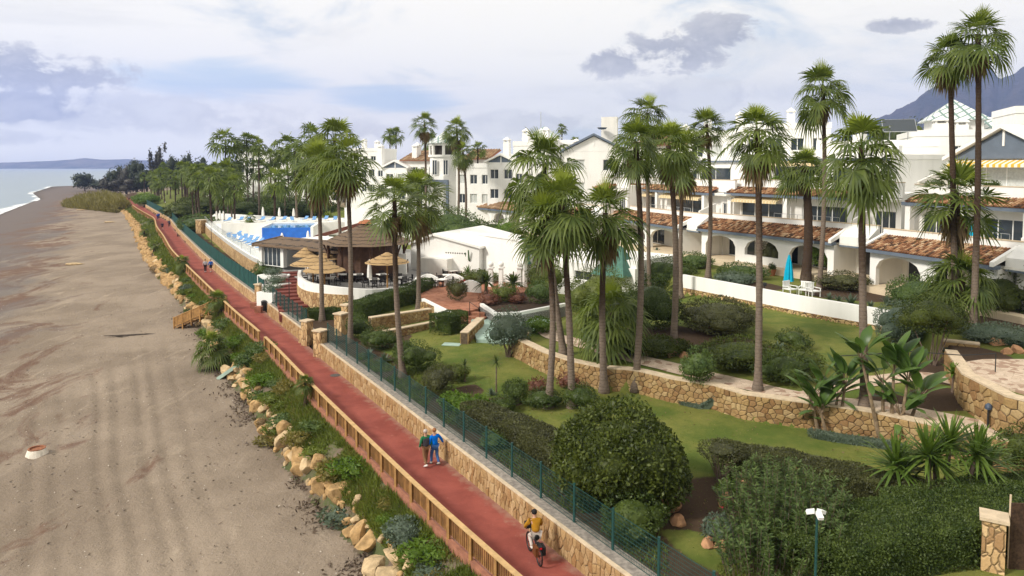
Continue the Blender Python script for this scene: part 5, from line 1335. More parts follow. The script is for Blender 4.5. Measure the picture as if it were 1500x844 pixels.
for i, (px, py, s, lab) in enumerate([(984, 748, .42, 'reddish rock beside the huge round bush, upper one'), (992, 765, .36, 'reddish rock beside the huge round bush, lower one'), (965, 735, .34, 'reddish rock half under the huge round bush'), (1036, 800, .30, 'round reddish rock on the lawn before the oleander, left'), (1060, 806, .36, 'round reddish rock on the lawn before the oleander, right'), (1046, 792, .2, 'small pale rock between the two round reddish rocks'), (1064, 738, .38, 'reddish rock beside the small bright shrub'), (1090, 705, .4, 'reddish rock under the bare stemmed shrub'),
        (982, 522, .4, 'ochre rock at the flared palm foot, left'), (994, 519, .4, 'ochre rock at the flared palm foot, right'), (1002, 524, .3, 'small ochre rock at the flared palm foot'), (946, 520, .36, 'ochre rock in the planted bank by the path'), (1038, 483, .7, 'big ochre rock under the twiggy dome bush'), (1140, 540, .4, 'dark rock beside the yellow green clipped bush'), (745, 650, .5, 'pale ochre rock inside the fence near the hedge end'), (1476, 518, .4, 'round rock in the terrace bank, left'), (1490, 517, .4, 'round rock in the terrace bank, right'), (1460, 505, .5, 'flat rock in the terrace bank')]):
    x, y, z = G(px, py); o = link('garden_rock', RED[i % 4], None, (x, y, z+s*.25), lab, 'rock', None); o.scale = (s*1.25, s, s*.85); o.rotation_euler = (0, 0, i*1.3)
# stone garden walls of the terraces
p = [(float(xi(W1, y))-.28, float(y)) for y in (27.5, 29.5, 31.5, 33.3, 34.0, 35.0, 35.9, 36.7, 37.4, 38.0, 38.5, 39.3, 40.0, 40.35, 40.6)]
wall('garden_wall', 'long rubble stone retaining wall of the stone footpath, winding right half', p, .5, .8, [2.62]*len(p), 'rubble_wall', 'coping', .04, .06)
p = [(float(xi(W1, y))-.28, float(y)) for y in (40.62, 41.2, 42.15, 43.2, 44.2, 45.5, 46.8, 48.1)]
wall('garden_wall', 'rubble stone retaining wall behind the close palm trunks', p, .5, .8, 2.62, 'rubble_wall', 'coping', .04, .06)
p = [(float(xi(W2, y))-.2, float(y)) for y in np.linspace(47, 64.4, 16)]
t = thing('garden_wall', 'long low white wall on a stone base before the villas', 'wall', (*p[0], 0))
mb = MB(); mb.strip(p, .4, 3.3, 4.42); mb.build('white_wall', MT['white'], t); mb = MB(); mb.strip(offs(p, -.06), .5, 2.2, 3.297); mb.build('stone_base', MT['rubble_wall'], t)
p = [(float(xi(W2, y))-.35, float(y)) for y in (27.6, 29, 30.6, 32.2, 34, 35.6, 37.1, 38.4)]
wall('garden_wall', 'curved wall of big ochre stones carrying the round paved terrace', p, .5, 2.0, 4.2, 'rock_wall', 'coping', .03, .09)
x, y = P(1380, 522, 3.2); wall('garden_wall', 'ochre stone wall behind the umbrella tree by the steps', [(x, y), P(1434, 528, 3.2)], .45, 2.4, 4.15, 'rock_wall', 'coping', .04, .08)
wall('garden_wall', 'stepped low stone wall on the lawn right of the gate pillar, upper', [P(540, 480, 1.4)[:2], P(628, 466, 1.4)[:2]], .45, .8, 2.2, 'rubble_wall', 'coping', .05, .07)
wall('garden_wall', 'stepped low stone wall on the lawn right of the gate pillar, lower', [P(560, 492, 1.4)[:2], P(632, 478, 1.4)[:2]], .4, .8, 1.75, 'rubble_wall', 'coping', .05, .07)
wall('garden_wall', 'short stone wall stub beside the teal patio', [P(675, 503, 1.4)[:2], P(699, 480, 1.4)[:2]], .5, .8, 2.15, 'rubble_wall', 'coping', .05, .07)
wall('garden_wall', 'low stone edging at the corner of the footpath', [P(772, 492, 1.9)[:2], P(800, 500, 2.0)[:2]], .35, 1.2, 2.3, 'rubble_wall', 'coping', .05, .07)
wall('garden_wall', 'stone wall under the white ramp parapet of the patio', [P(622, 455, 1.5)[:2], P(664, 470, 1.5)[:2]], .4, .8, 2.3, 'rubble_wall')
# stone rims round the bed by the terrace
# footpath of crazy paving
def drape(name, pix, w, mat, z=.05, world=None, kind='structure'):
    c = [G(*p_)[:2] for p_ in pix] if world is None else world
    c = np.array(c, float); s = np.concatenate([[0], np.cumsum(np.hypot(*(c[1:]-c[:-1]).T))]); n = int(s[-1]/.35)+2; q_ = np.linspace(0, s[-1], n)
    px_, py_ = np.interp(q_, s, c[:, 0]), np.interp(q_, s, c[:, 1])
    k = 7; 
    for _ in range(3): px_[1:-1] = (px_[:-2]+px_[1:-1]*2+px_[2:])/4; py_[1:-1] = (py_[:-2]+py_[1:-1]*2+py_[2:])/4
    pts = list(zip(px_, py_)); V, F = [], []; m = 5
    rows = [offs(pts, -w/2+w*j/(m-1)) for j in range(m)]
    for i in range(n):
        for j in range(m): V.append((*rows[j][i], Hs(*rows[j][i])+z))
        if i:
            for j in range(m-1): F.append([(i-1)*m+j, (i-1)*m+j+1, i*m+j+1, i*m+j])
    me = mk_mesh(name, V, F, MT[mat], smooth=True)
    return link(name, me, kind=kind)
drape('footpath', [(775, 485), (810, 494), (850, 504), (900, 519), (960, 534), (1020, 549), (1100, 567), (1170, 583), (1230, 592), (1300, 599), (1370, 612), (1430, 624), (1500, 642), (1540, 655)], 1.4, 'pave')
drape('upper_footpath', [(1180, 582), (1240, 565), (1300, 557), (1360, 550), (1405, 545)], 1.3, 'pave', .04)
mb = MB(); q_ = [P(1409, 531, 4.1), P(1432, 552, 4.1), P(1470, 566, 4.1), P(1530, 585, 4.1), P(1560, 540, 4.1), P(1500, 526, 4.1), P(1440, 526, 4.1)]; mb.prism([p_[:2] for p_ in q_][::-1] if False else [p_[:2] for p_ in q_], 3.2, 4.1, bottom=False)
mb.build('paved_terrace', MT['pave'], kind='structure', recalc=True)
# patio painted pale green
def slab(name, pix, z0, z1, mat, kind='structure', world=False):
    mb = MB(); mb.prism([P(*p_, z1) for p_ in pix], z0, z1, bottom=True); return mb.build(name, MT[mat], kind=kind, recalc=True)
slab('green_patio', [(698, 497), (742, 499), (800, 488), (815, 472), (760, 455), (700, 455), (690, 470)], 1.0, 1.62, 'teal')
x, y, z = G(662, 505); mb = MB(); mb.box((x, y, z+.02), (1.3, .75, .05), -.2); mb.build('paving_slab', MT['teal'], origin=(x, y, z), label='pale slab set in the lawn below the clipped hedge block', cat='slab')
# drain outlet of pale concrete over the verge
pts = [P(372, 525, -.7), (P(350, 536, -1.3)), P(330, 549, -2.2)]
t = thing('storm_drain', 'pale green concrete drain apron from the promenade to the sand', 'drain', (*pts[0], 0))
mb = MB(); V = []
for i, (q_, z_, w) in enumerate(zip(pts, [Hs(*p_)+.0 for p_ in pts], (.6, .8, 1.1))): V += [(q_[0]-.3*w, q_[1]-.8*w, z_-.2), (q_[0]+.3*w, q_[1]+.8*w, z_-.2), (q_[0]+.3*w, q_[1]+.8*w, z_+.1), (q_[0]-.3*w, q_[1]-.8*w, z_+.1)]
F = []
for i in range(2): F += [[4*i+k, 4*i+4+k, 4*i+4+(k+1) % 4, 4*i+(k+1) % 4] for k in range(4)]
mb.add(V, F+[[3, 2, 1, 0], [8, 9, 10, 11]]); mb.build('apron', MT['teal'], t)
# lamp posts
def lamp(label, px, py, h, z=None, heads=False, name='lamp_post', xy=None):
    x, y = xy if xy else (P(px, py, z) if z is not None else G(px, py)[:2]); zz = Hs(x, y) if z is None else z
    t = thing(name, label, 'lamp', (x, y, zz)); mb = MB(); mb.tube([(x, y, zz-.2), (x, y, zz+h)], [.045, .035], 8); mb.build('pole', MT['greenmetal' if heads else 'blackmetal'], t)
    if heads:
        for a in (0, 2.1, 4.2):
            mb = MB(); M_ = Matrix.Rotation(a+.5, 3, 'Z') @ Matrix.Rotation(radians(20), 3, 'Y'); c = M_ @ Vector((.17, 0, .02)); mb.box((x+c.x, y+c.y, zz+h+.05+c.z), (.21, .14, .09), mat=M_)
            hd = mb.build('lamp_head', MT['plastic'], t)
            c2 = M_ @ Vector((.17, 0, -.035)); mb = MB(); mb.box((x+c2.x, y+c2.y, zz+h+.05+c2.z), (.18, .11, .012), mat=M_); mb.build('lens', MT['glass'], hd)
    else:
        mb = MB(); mb.lathe((x, y, zz+h), [(.03, 0), (.12, .04), (.14, .14), (.05, .22), (.0, .23)], 10); mb.build('lamp_head', MT['plastic'], t)
    return t
x, y, z = D(1197, 752, 19.0); lamp('green lamp pole with three white floodlight heads in the right foreground', 0, 0, z-.9, z=.9, heads=True, xy=(x, y))
x, y = P(424, 452, .9); lamp('slim black lamp post with a white head beside the red stairs', 0, 0, 3.0, z=.9, xy=(x, y))
for px, py, lab in [(310, 366, 'lamp post at the far pool wall, seen against ochre stone'), (243, 322, 'thin lamp post behind the far green fence'), (196, 292, 'lamp post at the far end of the promenade')]: lamp(lab, px, py, 3.4)
x, y, z = G(1447, 628); t = thing('bollard_light', 'dark bollard light with a domed head beside the stone footpath', 'bollard light', (x, y, z)); mb = MB(); mb.tube([(x, y, z-.1), (x, y, z+.85)], .05, 10); mb.build('post', MT['blackmetal'], t); mb = MB(); mb.lathe((x, y, z+.85), [(.06, 0), (.14, .02), (.15, .12), (.12, .22), (.05, .28), (0, .29)], 12); mb.build('lamp_head', simple('blue_grey_lamp', (.05, .07, .11), .4, .1, 5, spec=.5), t)
x, y, z = G(1120, 430); t = thing('garden_light', 'small dark garden light on the villa lawn', 'garden light', (x, y, z)); mb = MB(); mb.tube([(x, y, z-.1), (x, y, z+.6)], .04, 8); mb.build('post', MT['blackmetal'], t); mb = MB(); mb.box((x, y, z+.72), (.22, .22, .26)); mb.build('lamp_head', MT['blackmetal'], t)
# black handrail beside the steps to the round terrace
pts = [G(1225, 548), G(1275, 545), G(1330, 540)]; q1 = P(1410, 522, 4.9); q2 = P(1459, 518, 5.0)
t = thing('handrail', 'thin black steel handrail beside the steps to the round terrace', 'handrail', (pts[0][0], pts[0][1], pts[0][2])); mb = MB()
mb.tube([(p_[0], p_[1], p_[2]+.95) for p_ in pts]+[(*q1, 4.95), (*q2, 5.0)], .025, 6); mb.build('rail', MT['blackmetal'], t)
for p_, z0 in [(pts[0], pts[0][2]), (pts[2], pts[2][2]), ((*q2, 0), 4.05)]:
    mb = MB(); mb.tube([(p_[0], p_[1], z0-.05), (p_[0], p_[1], (z0+.96))], .025, 6); mb.build('post', MT['blackmetal'], t)
# things lying on the beach
x, y = P(54, 660, -2.45); z = Hs(x, y); t = thing('drain_well', 'white conical concrete well ring with a rusty rim half buried in the sand', 'well ring', (x, y, z))
mb = MB(); mb.lathe((x, y, z), [(.62, -.3), (.60, .02), (.45, .42), (.40, .42), (.38, .1), (0, .1)], 18); mb.build('ring', simple('bleached_concrete', (.66, .60, .52), .9, .15, 5, .4, 20), t)
mb = MB(); mb.lathe((x, y, z), [(.455, .36), (.46, .44), (.37, .445), (.36, .12), (0, .12)], 18); mb.build('rim', simple('rust', (.26, .11, .06), .9, .3, 8), t)
for px, py, w, lab in [(110, 388, 1.6, 'white weathered slab lying on the far sand, nearest of three'), (161, 326, 1.6, 'white weathered slab lying on the far sand, middle of three'), (119, 308, 1.8, 'white weathered slab lying on the far sand, farthest of three')]:
    x, y, z = G(px, py); o = link('beach_slab', ROCKS[8], None, (x, y, z+.1), lab, 'slab'); o.scale = (w, w*.6, .45)
x, y, z = G(190, 492); mb = MB()
for i in range(14): 
    a = -.35+rnd.uniform(-.15, .15); f = rnd.uniform(-1, 1); mb.tube([(x+f*1.6-.9, y+f*.35+rnd.uniform(-.15, .15), z+.05), (x+f*1.6, y+f*.45, z+.10), (x+f*1.6+.9, y+f*.5+.15, z+.04)], [.03, .06, .02], 5)
mb.build('driftwood', simple('wet_driftwood', (.07, .055, .045), .95, .3, 6), origin=(x, y, z), label='dark streak of driftwood lying across the sand bar', cat='driftwood')
# seaweed and debris along the foot of the boulders
n = 5200; y = 21+RG.random(n)**1.5*60; x = xi(Ep, y)-np.abs(RG.normal(0, .8, n)); k = vnoise(x, y, 1.3, 41) > .5; x, y = x[k], y[k]; n = len(x); Pt = np.stack([x, y, HT(x, y)+.03], 1)
V, F = leaf_quads(Pt, np.tile([0, 0, 1.], (n, 1)), .22, .09, .5)
link('beach_debris', mk_mesh('beach_debris', V, F, leafmat('dry_seaweed', (.06, .042, .03), (.15, .105, .075), None, .1, .8)), kind='stuff', label='dry seaweed and twigs washed up at the foot of the boulders', cat='seaweed')

n = 1900; y = 21+RG.random(n)**1.6*70; x = xi(Ep, y)-RG.random(n)*26; Pt = np.stack([x, y, HT(x, y)+.02], 1)
V, F = leaf_quads(Pt, np.tile([0, 0, 1.], (n, 1)), .09, .06, .35)
link('beach_shells', mk_mesh('beach_shells', V, F, leafmat('shell_and_pebble', (.16, .11, .08), (.62, .56, .48), None, .0, 6)), kind='stuff', label='pale shells, pebbles and bits of litter scattered on the sand', cat='shells')
n = 1500; y = 21+RG.random(n)**1.4*90; x = xi(Ep, y)-1-RG.random(n)*34; k = vnoise(x, y, 4, 51) > .55; x, y = x[k], y[k]; n = len(x); Pt = np.stack([x, y, HT(x, y)+.02], 1)
V, F = leaf_quads(Pt, np.tile([0, 0, 1.], (n, 1)), .3, .05, .25)
link('beach_twigs', mk_mesh('beach_twigs', V, F, leafmat('driftwood_twig', (.07, .045, .03), (.17, .11, .075), None, .0, 4)), kind='stuff', label='brown twigs and seaweed strands scattered on the sand', cat='twigs')
# ================================================================ BUILDINGS
class Fr:
    """a building's own frame: u along the facade (left to right), d away from the viewer"""
    def __init__(s, pa, pb, z, org=None, ex=None):
        if org is None: A = Vector(P(*pa, z)); B = Vector(P(*pb, z)); s.w = (B-A).length; s.ex = (B-A).normalized(); s.o = A
        else: s.o = Vector(org); s.ex = Vector(ex).normalized(); s.w = 0
        s.ey = Vector((-s.ex.y, s.ex.x))
    def xy(s, u, d): q = s.o+s.ex*u+s.ey*d; return (q.x, q.y)
    def pt(s, u, d, z): return (*s.xy(u, d), z)
    def pix(s, px, py, d=0.0):
        r = ray(px, py); c = s.o+s.ey*d; n = s.ey; k = (c.x*n.x+c.y*n.y)/(r[0]*n.x+r[1]*n.y)
        q = Vector((r[0]*k, r[1]*k)); return ((q-s.o).dot(s.ex), CAMZ+r[2]*k)
    def box(s, mb, u0, u1, d0, d1, z0, z1):
        mb.hexa([s.pt(u0, d0, z0), s.pt(u1, d0, z0), s.pt(u1, d1, z0), s.pt(u0, d1, z0)], [s.pt(u0, d0, z1), s.pt(u1, d0, z1), s.pt(u1, d1, z1), s.pt(u0, d1, z1)])
    def wedge(s, mb, u0, u1, d0, d1, zb0, zt0, zb1, zt1):
        """box whose bottom and top slope along d"""
        mb.hexa([s.pt(u0, d0, zb0), s.pt(u1, d0, zb0), s.pt(u1, d1, zb1), s.pt(u0, d1, zb1)], [s.pt(u0, d0, zt0), s.pt(u1, d0, zt0), s.pt(u1, d1, zt1), s.pt(u0, d1, zt1)])
    def panel(s, mb, u0, u1, d, th, z0, z1, ops=()):
        br = {u0, u1}
        for o in ops:
            n = 12 if o[4] else 1
            for i in range(n+1): br.add(o[0]+(o[1]-o[0])*i/n)
        br = sorted(b for b in br if u0-1e-6 <= b <= u1+1e-6)
        for a, b in zip(br[:-1], br[1:]):
            if b-a < 1e-4: continue
            m = (a+b)/2; op = next((o for o in ops if o[0] < m < o[1]), None)
            if op is None: s.box(mb, a, b, d, d+th, z0, z1); continue
            ua, ub, zb, zt, ar = op
            if zb > z0+.01: s.box(mb, a, b, d, d+th, z0, zb)
            def top(u):
                if not ar: return zt
                x = (u-(ua+ub)/2)/((ub-ua)/2); return zt-ar*(1-math.sqrt(max(0, 1-x*x)))
            ta, tb = top(a), top(b)
            mb.hexa([s.pt(a, d, ta), s.pt(b, d, tb), s.pt(b, d+th, tb), s.pt(a, d+th, ta)], [s.pt(a, d, z1), s.pt(b, d, z1), s.pt(b, d+th, z1), s.pt(a, d+th, z1)])
    def tiles(s, mb, u0, u1, d0, z0, d1, z1, w=.25, rows=6):
        n = max(2, int((u1-u0)/w)); sl = math.hypot(d1-d0, z1-z0); nd_, nz = -(z1-z0)/sl, (d1-d0)/sl
        for c in range(n):
            uc = u0+(c+.5)*(u1-u0)/n
            for r in range(rows):
                f0, f1 = r/rows, min(1, (r+1.12)/rows); jit = rnd.uniform(-.012, .012); vs = []
                for f, rad, lift in ((f0, w*.47, .05), (f1, w*.38, .01)):
                    dd = d0+(d1-d0)*f; zz = z0+(z1-z0)*f
                    for k in range(5):
                        a = pi*k/4; h = sin(a)*rad+lift; vs.append(s.pt(uc-cos(a)*rad+jit, dd+nd_*h, zz+nz*h))
                mb.add(vs, [(k, k+1, k+6, k+5) for k in range(4)]+[(0, 4, 3, 2, 1)])
def window(par, fr, u0, u1, d, z0, z1, panes=2, curtain=False, fm='plastic', name='window'):
    mb = MB(); w = .07
    fr.box(mb, u0, u1, d-.05, d+.03, z1-w, z1); fr.box(mb, u0, u1, d-.05, d+.03, z0, z0+w)
    for i in range(panes+1):
        u = u0+(u1-u0)*i/panes; u = min(max(u, u0+w/2), u1-w/2); fr.box(mb, u-w/2, u+w/2, d-.047, d+.027, z0+w, z1-w)
    f = mb.build(name, MT[fm], par)
    mb = MB(); fr.box(mb, u0+.03, u1-.03, d-.01, d+.01, z0+.03, z1-.03); mb.build('pane', MT['curtain' if curtain else 'glass'], f)
    return f
def chimney(par, fr, u, d, z0, z1, w=.95):
    mb = MB(); fr.box(mb, u-w/2, u+w/2, d-w/2, d+w/2, z0, z1); 
    for i in range(4): 
        pass
    fr.box(mb, u-w/2-.08, u+w/2+.08, d-w/2-.08, d+w/2+.08, z1+.28, z1+.38)
    for su in (-1, 1):
        for sd in (-1, 1): fr.box(mb, u+su*w*.36-.1, u+su*w*.36+.1, d+sd*w*.36-.1, d+sd*w*.36+.1, z1, z1+.28)
    c = [fr.pt(u+a*(w/2+.1), d+b*(w/2+.1), z1+.38) for a, b in ((-1, -1), (1, -1), (1, 1), (-1, 1))]
    mb.add(c+[fr.pt(u, d, z1+.85)], [(0, 1, 4), (1, 2, 4), (2, 3, 4), (3, 0, 4)])
    return mb.build('chimney', MT['white'], par)
def awning(par, fr, u0, u1, d, z, mat, out=1.2):
    mb = MB(); fr.wedge(mb, u0, u1, d-out, d, z-.42, z-.38, z-.04, z); fr.box(mb, u0, u1, d-out-.02, d-out, z-.62, z-.381)
    return mb.build('awning', MT[mat], par)
def gable(par, fr, u0, u1, d, z0, zr, dep=9, face='slate', roof='white'):
    """low pitched gable: painted face, white barge boards, roof behind"""
    um = (u0+u1)/2
    mb = MB(); mb.add([fr.pt(u0, d, z0), fr.pt(u1, d, z0), fr.pt(um, d, zr), fr.pt(u0, d+.3, z0), fr.pt(u1, d+.3, z0), fr.pt(um, d+.3, zr)], [(0, 1, 2), (5, 4, 3), (0, 3, 4, 1), (1, 4, 5, 2), (2, 5, 3, 0)])
    g = mb.build('gable', MT[face], par)
    mb = MB()
    for a, b in ((u0-.5, um), (um, u1+.5)):
        za, zb = (z0-.12, zr+.12) if a < um-1e-6 else (zr+.12, z0-.12)
        mb.hexa([fr.pt(a, d-.45, za-.02), fr.pt(b, d-.45, zb-.02), fr.pt(b, d+dep, zb-.02), fr.pt(a, d+dep, za-.02)], [fr.pt(a, d-.45, za+.28), fr.pt(b, d-.45, zb+.28), fr.pt(b, d+dep, zb+.28), fr.pt(a, d+dep, za+.28)])
    mb.build('roof', MT[roof], par)
    mb = MB(); fr.box(mb, um-.09, um+.09, d-.06, d-.003, zr-1.3, zr-.05); mb.build('gable_post', MT['white'], g)
def villa(label, pa, pb, zE=7.4, arches=3, base=4.0, first=1, second='flat', recess=3.0, far=False, awn=None, wide=None, doors=True, archh=2.35, chim=(), sec_w=None):
    fr = Fr(pa, pb, zE); Wd = wide or fr.w; o = (*fr.xy(0, 0), base)
    t = thing('terraced_villa', label, 'villa', o)
    fl = zE-2.95; tw = .25 if not far else .55; rows = 7 if not far else 3
    U1 = Wd+recess
    mb = MB(); fr.box(mb, -.5, U1, -1.3, 5, base-1.2, fl); mb.build('plinth', MT['cream'], t)
    # ground storey: arcade, porch, back wall
    ops = []
    n = arches; bay = Wd/n
    for i in range(n):
        c = bay*(i+.5); hw = bay*.5-.62; ops.append((c-hw, c+hw, fl+.0 if i % 2 == 0 else fl+.75, fl+archh, min(hw, 1.35)*.72))
    mb = MB(); fr.panel(mb, 0, Wd, 0, .38, fl, zE-.32, ops); fr.box(mb, .003, .35, .38, 3.0, fl, zE-.3); fr.box(mb, Wd-.35, Wd-.003, .38, 3.0, fl, zE-.3); mb.build('arcade_wall', MT['white'], t)
    mb = MB(); fr.panel(mb, -.3, U1, 3.0, .3, fl, zE+.3, [(bay*(i+.5)-bay*.34, bay*(i+.5)+bay*.34, fl+.02, fl+2.2, 0) for i in range(n)]); fr.box(mb, -.2, U1, .385, 3.0, zE-.28, zE-.1); mb.build('porch_wall', MT['white_old'], t)
    if doors:
        for i in range(n): window(t, fr, bay*(i+.5)-bay*.34, bay*(i+.5)+bay*.34, 3.12, fl+.02, fl+2.2, 3, False, 'white' if far else 'plastic', 'glass_door')
    mb = MB(); fr.box(mb, -.5, U1+.1, 3.35, 14, base-.5, zE+.3); mb.build('building_core', MT['white'], t)
    # eaves and barrel tile skirt
    mb = MB(); fr.box(mb, -.2, Wd+.2, -.60, -.02, zE-.30, zE-.03); mb.build('fascia', MT['slate'], t)
    mb = MB(); fr.wedge(mb, -.05, Wd+.05, -.55, 1.6, zE-.03, zE+.02, zE+.85, zE+.95); rf = mb.build('skirt_roof', MT['terracotta'], t)
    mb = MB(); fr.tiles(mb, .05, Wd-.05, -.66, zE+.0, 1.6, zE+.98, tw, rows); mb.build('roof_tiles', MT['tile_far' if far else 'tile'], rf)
    for u in (-.22, Wd-.06):
        mb = MB(); fr.wedge(mb, u, u+.28, -.72, 1.7, zE-.1, zE+.22, zE+.8, zE+1.25); mb.build('wing_parapet', MT['white'], t)
    if recess > .5:
        mb = MB()
        mb.hexa([fr.pt(Wd+.2, .4, zE-.25), fr.pt(U1, .4, zE-.25), fr.pt(U1, 1.6, zE-.2), fr.pt(Wd+.2, 1.6, zE-.2)], [fr.pt(Wd+.2, .4, zE+.5), fr.pt(U1, .4, zE+.5), fr.pt(U1, 1.6, zE+1.3), fr.pt(Wd+.2, 1.6, zE+1.3)])
        mb.build('recess_parapet', MT['white'], t)
        mb = MB(); fr.box(mb, Wd+.5, U1-.5, 2.93, 2.995, fl, fl+2.2); mb.build('dark_entrance_panel', MT['dark'], t)  # dark-coloured panel standing in for the shade of the open entrance
        mb = MB(); fr.box(mb, Wd+.2, U1, .4, .6, zE-.42, zE-.26); mb.build('recess_fascia', MT['slate'], t)
    # first floor terrace
    z1 = zE+.45
    mb = MB(); fr.box(mb, -.3, U1, 1.6, 1.85, zE+.2, z1+1.05); mb.build('terrace_parapet', MT['white'], t)
    mb = MB(); fr.box(mb, -.35, U1+.05, 1.56, 1.9, z1+1.053, z1+1.12); mb.build('parapet_coping', MT['coping'], t)
    mb = MB(); fr.box(mb, -.3, U1, 1.85, 5.0, zE+.1, z1); mb.build('terrace_floor', MT['cream'], t)
    if not first: return t, fr
    z2 = z1+3.25; D1 = 4.7
    wn = [(Wd*.06, Wd*.40, z1+.05, z1+2.3, 0), (Wd*.55, Wd*.86, z1+.05, z1+2.3, 0)]
    if recess > 1.5: wn.append((Wd+.5, U1-.5, z1+.05, z1+2.15, 0))
    mb = MB(); fr.panel(mb, -.3, U1, D1, .3, z1, z2, wn); mb.build('first_floor_wall', MT['white'], t)
    mb = MB(); fr.box(mb, -.297, U1-.003, D1+.32, 15, z1-.2, z2+.4); mb.build('first_floor_core', MT['white'], t)
    for w_ in wn: window(t, fr, w_[0], w_[1], D1+.15, w_[2], w_[3], 3, False)
    for u in (Wd*.02, Wd*.48, Wd*.93):
        mb = MB(); fr.box(mb, u-.25, u+.25, D1-1.15, D1-.65, z1, z2-.3); mb.build('column', MT['white'], t)
    mb = MB(); fr.box(mb, -.3, U1, D1-.95, D1-.003, z2-.27, z2-.05); mb.build('terrace_ceiling', MT['white_old'], t)
    mb = MB(); fr.box(mb, -.35, Wd+.35, D1-1.25, D1-.96, z2-.30, z2-.02); mb.build('fascia', MT['slate'], t)
    mb = MB(); fr.wedge(mb, .05, Wd*.98, D1-1.25, D1+.1, z2-.02, z2+.02, z2+.5, z2+.56); rf = mb.build('skirt_roof', MT['terracotta'], t)
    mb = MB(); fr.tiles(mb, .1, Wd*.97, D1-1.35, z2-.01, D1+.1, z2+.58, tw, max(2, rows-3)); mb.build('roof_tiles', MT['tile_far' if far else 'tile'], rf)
    # low divider walls on the terrace
    mb = MB(); fr.wedge(mb, Wd+.1, Wd+.3, 1.9, D1-.7, z1, z1+1.3, z1, z1+2.1); mb.build('divider', MT['white'], t)
    z3 = z2+.75
    mb = MB(); fr.box(mb, -.3, U1, D1+.12, D1+.37, z2+.1, z3+.65); mb.build('upper_parapet', MT['white'], t)
    mb = MB(); fr.box(mb, -.34, U1+.04, D1+.08, D1+.41, z3+.653, z3+.71); mb.build('parapet_coping', MT['coping'], t)
    if awn and 1 in awn: awning(t, fr, Wd*.05, Wd*.42, D1-.1, z2-.35, awn[1])
    if awn and 12 in awn: awning(t, fr, Wd*.52, Wd*.9, D1-.1, z2-.35, awn[12])
    if second:
        D2 = 8.6; a, b = sec_w or (Wd*.05, Wd*.95)
        zt = z3+2.75
        wn = [(a+(b-a)*.08, a+(b-a)*.42, z3+.1, z3+2.05, 0), (a+(b-a)*.58, a+(b-a)*.88, z3+.5, z3+2.0, 0)] if second != 'gable' else [(a+(b-a)*.12, a+(b-a)*.88, z3+.1, z3+2.2, 0)]
        mb = MB(); fr.panel(mb, a, b, D2, .3, z3-.4, zt, wn); mb.build('second_floor_wall', MT['white'], t)
        mb = MB(); fr.box(mb, a+.003, b-.003, D2+.32, D2+9, z3-.5, zt-.003); mb.build('second_floor_core', MT['white'], t)
        for w_ in wn: window(t, fr, w_[0], w_[1], D2+.15, w_[2], w_[3], 4 if second == 'gable' else 2, second == 'gable')
        if second == 'gable': gable(t, fr, a, b, D2-.35, zt+.02, zt+2.3)
        else:
            mb = MB(); fr.box(mb, a-.1, b+.1, D2-.2, D2+9.1, zt, zt+.45); mb.build('roof_parapet', MT['white'], t)
            mb = MB(); fr.box(mb, a-.13, b+.13, D2-.32, D2-.2, zt-.12, zt+.1); mb.build('fascia', MT['slate'], t)
        if awn and 2 in awn: awning(t, fr, a+.3, b-.3 if second == 'gable' else a+(b-a)*.5, D2-.05, zt-.05, awn[2])
        for u, d, h in chim: chimney(t, fr, u, d, zt-.2, zt+h)
        # roof clutter: aerial and air conditioner; railing and side terrace wall
        mb = MB(); q_ = fr.pt((a+b)/2+1, D2+4, zt); mb.tube([q_, (q_[0], q_[1], zt+2.9)], .035, 5)
        for k in range(4): mb.tube([(q_[0]-.5+.06*k, q_[1], zt+2.1+k*.22), (q_[0]+.5-.06*k, q_[1], zt+2.1+k*.22)], .015, 4)
        mb.build('aerial', MT['steel'], t)
        mb = MB(); fr.box(mb, b-1.6, b-.5, D2+2, D2+2.6, zt+.3, zt+1.3); mb.build('air_conditioner', MT['plastic'], t)
        mb = MB(); fr.wedge(mb, a-.5, a-.25, D1+.4, D2+.2, z3-.3, z3+.9, z3-.3, z3+2.2); fr.box(mb, a-.5, a-.25, D2+.2, D2+6, z3-.3, z3+2.2); mb.build('terrace_side_wall', MT['white_old'], t)
    if not far:
        mb = MB(); fr.box(mb, Wd*.5, Wd*.95, 1.66, 1.70, z1+1.5, z1+1.54)
        for k in range(9): fr.box(mb, Wd*(.5+.45*k/8), Wd*(.5+.45*k/8)+.03, 1.66, 1.70, z1+1.12, z1+1.5)
        mb.build('terrace_railing', MT['steel'], t)
    return t, fr
_f = Fr((1275, 363), (1462, 388), 7.4); ga = _f.pix(1398, 228, 8.6)[0]; gm_ = _f.pix(1476, 190, 8.6)[0]
vA, fA = villa('white stepped villa at the right edge with a tiled skirt roof and slate blue gable', (1275, 363), (1462, 388), 7.4, 2, 4.2, second='gable', awn={2: 'awning_yellow'}, chim=(), sec_w=(ga, 2*gm_-ga), archh=2.4)
vB, fB = villa('white stepped villa with arches and pale striped awnings behind the turquoise parasol', (1028, 334), (1222, 354), 7.5, 3, 4.0, second='flat', awn={1: 'awning_pale', 2: 'awning_pale'}, chim=((9, 13, 2.6), (3, 15, 2.2)))
vC, fC = villa('white stepped villa half hidden behind the crowded palm cluster', (868, 314), (1000, 333), 7.4, 3, 4.0, second='flat', awn={1: 'awning_pale', 12: 'awning_pale'}, recess=2.5, far=False)
vD2, fD2 = villa('white villa with a tiled arcade right of the lantern tower', (700, 303.5), (790, 312), 7.4, 4, 4.0, second='gable', recess=4, far=True, sec_w=(1, 7.5), chim=((8.6, 9.2, 3.2), (10.5, 12, 3.0)))
vD1, fD1 = villa('small white villa with a tiled arcade below the lantern tower', (645, 297.5), (690, 303), 7.4, 2, 4.0, second=None, recess=2, far=True)
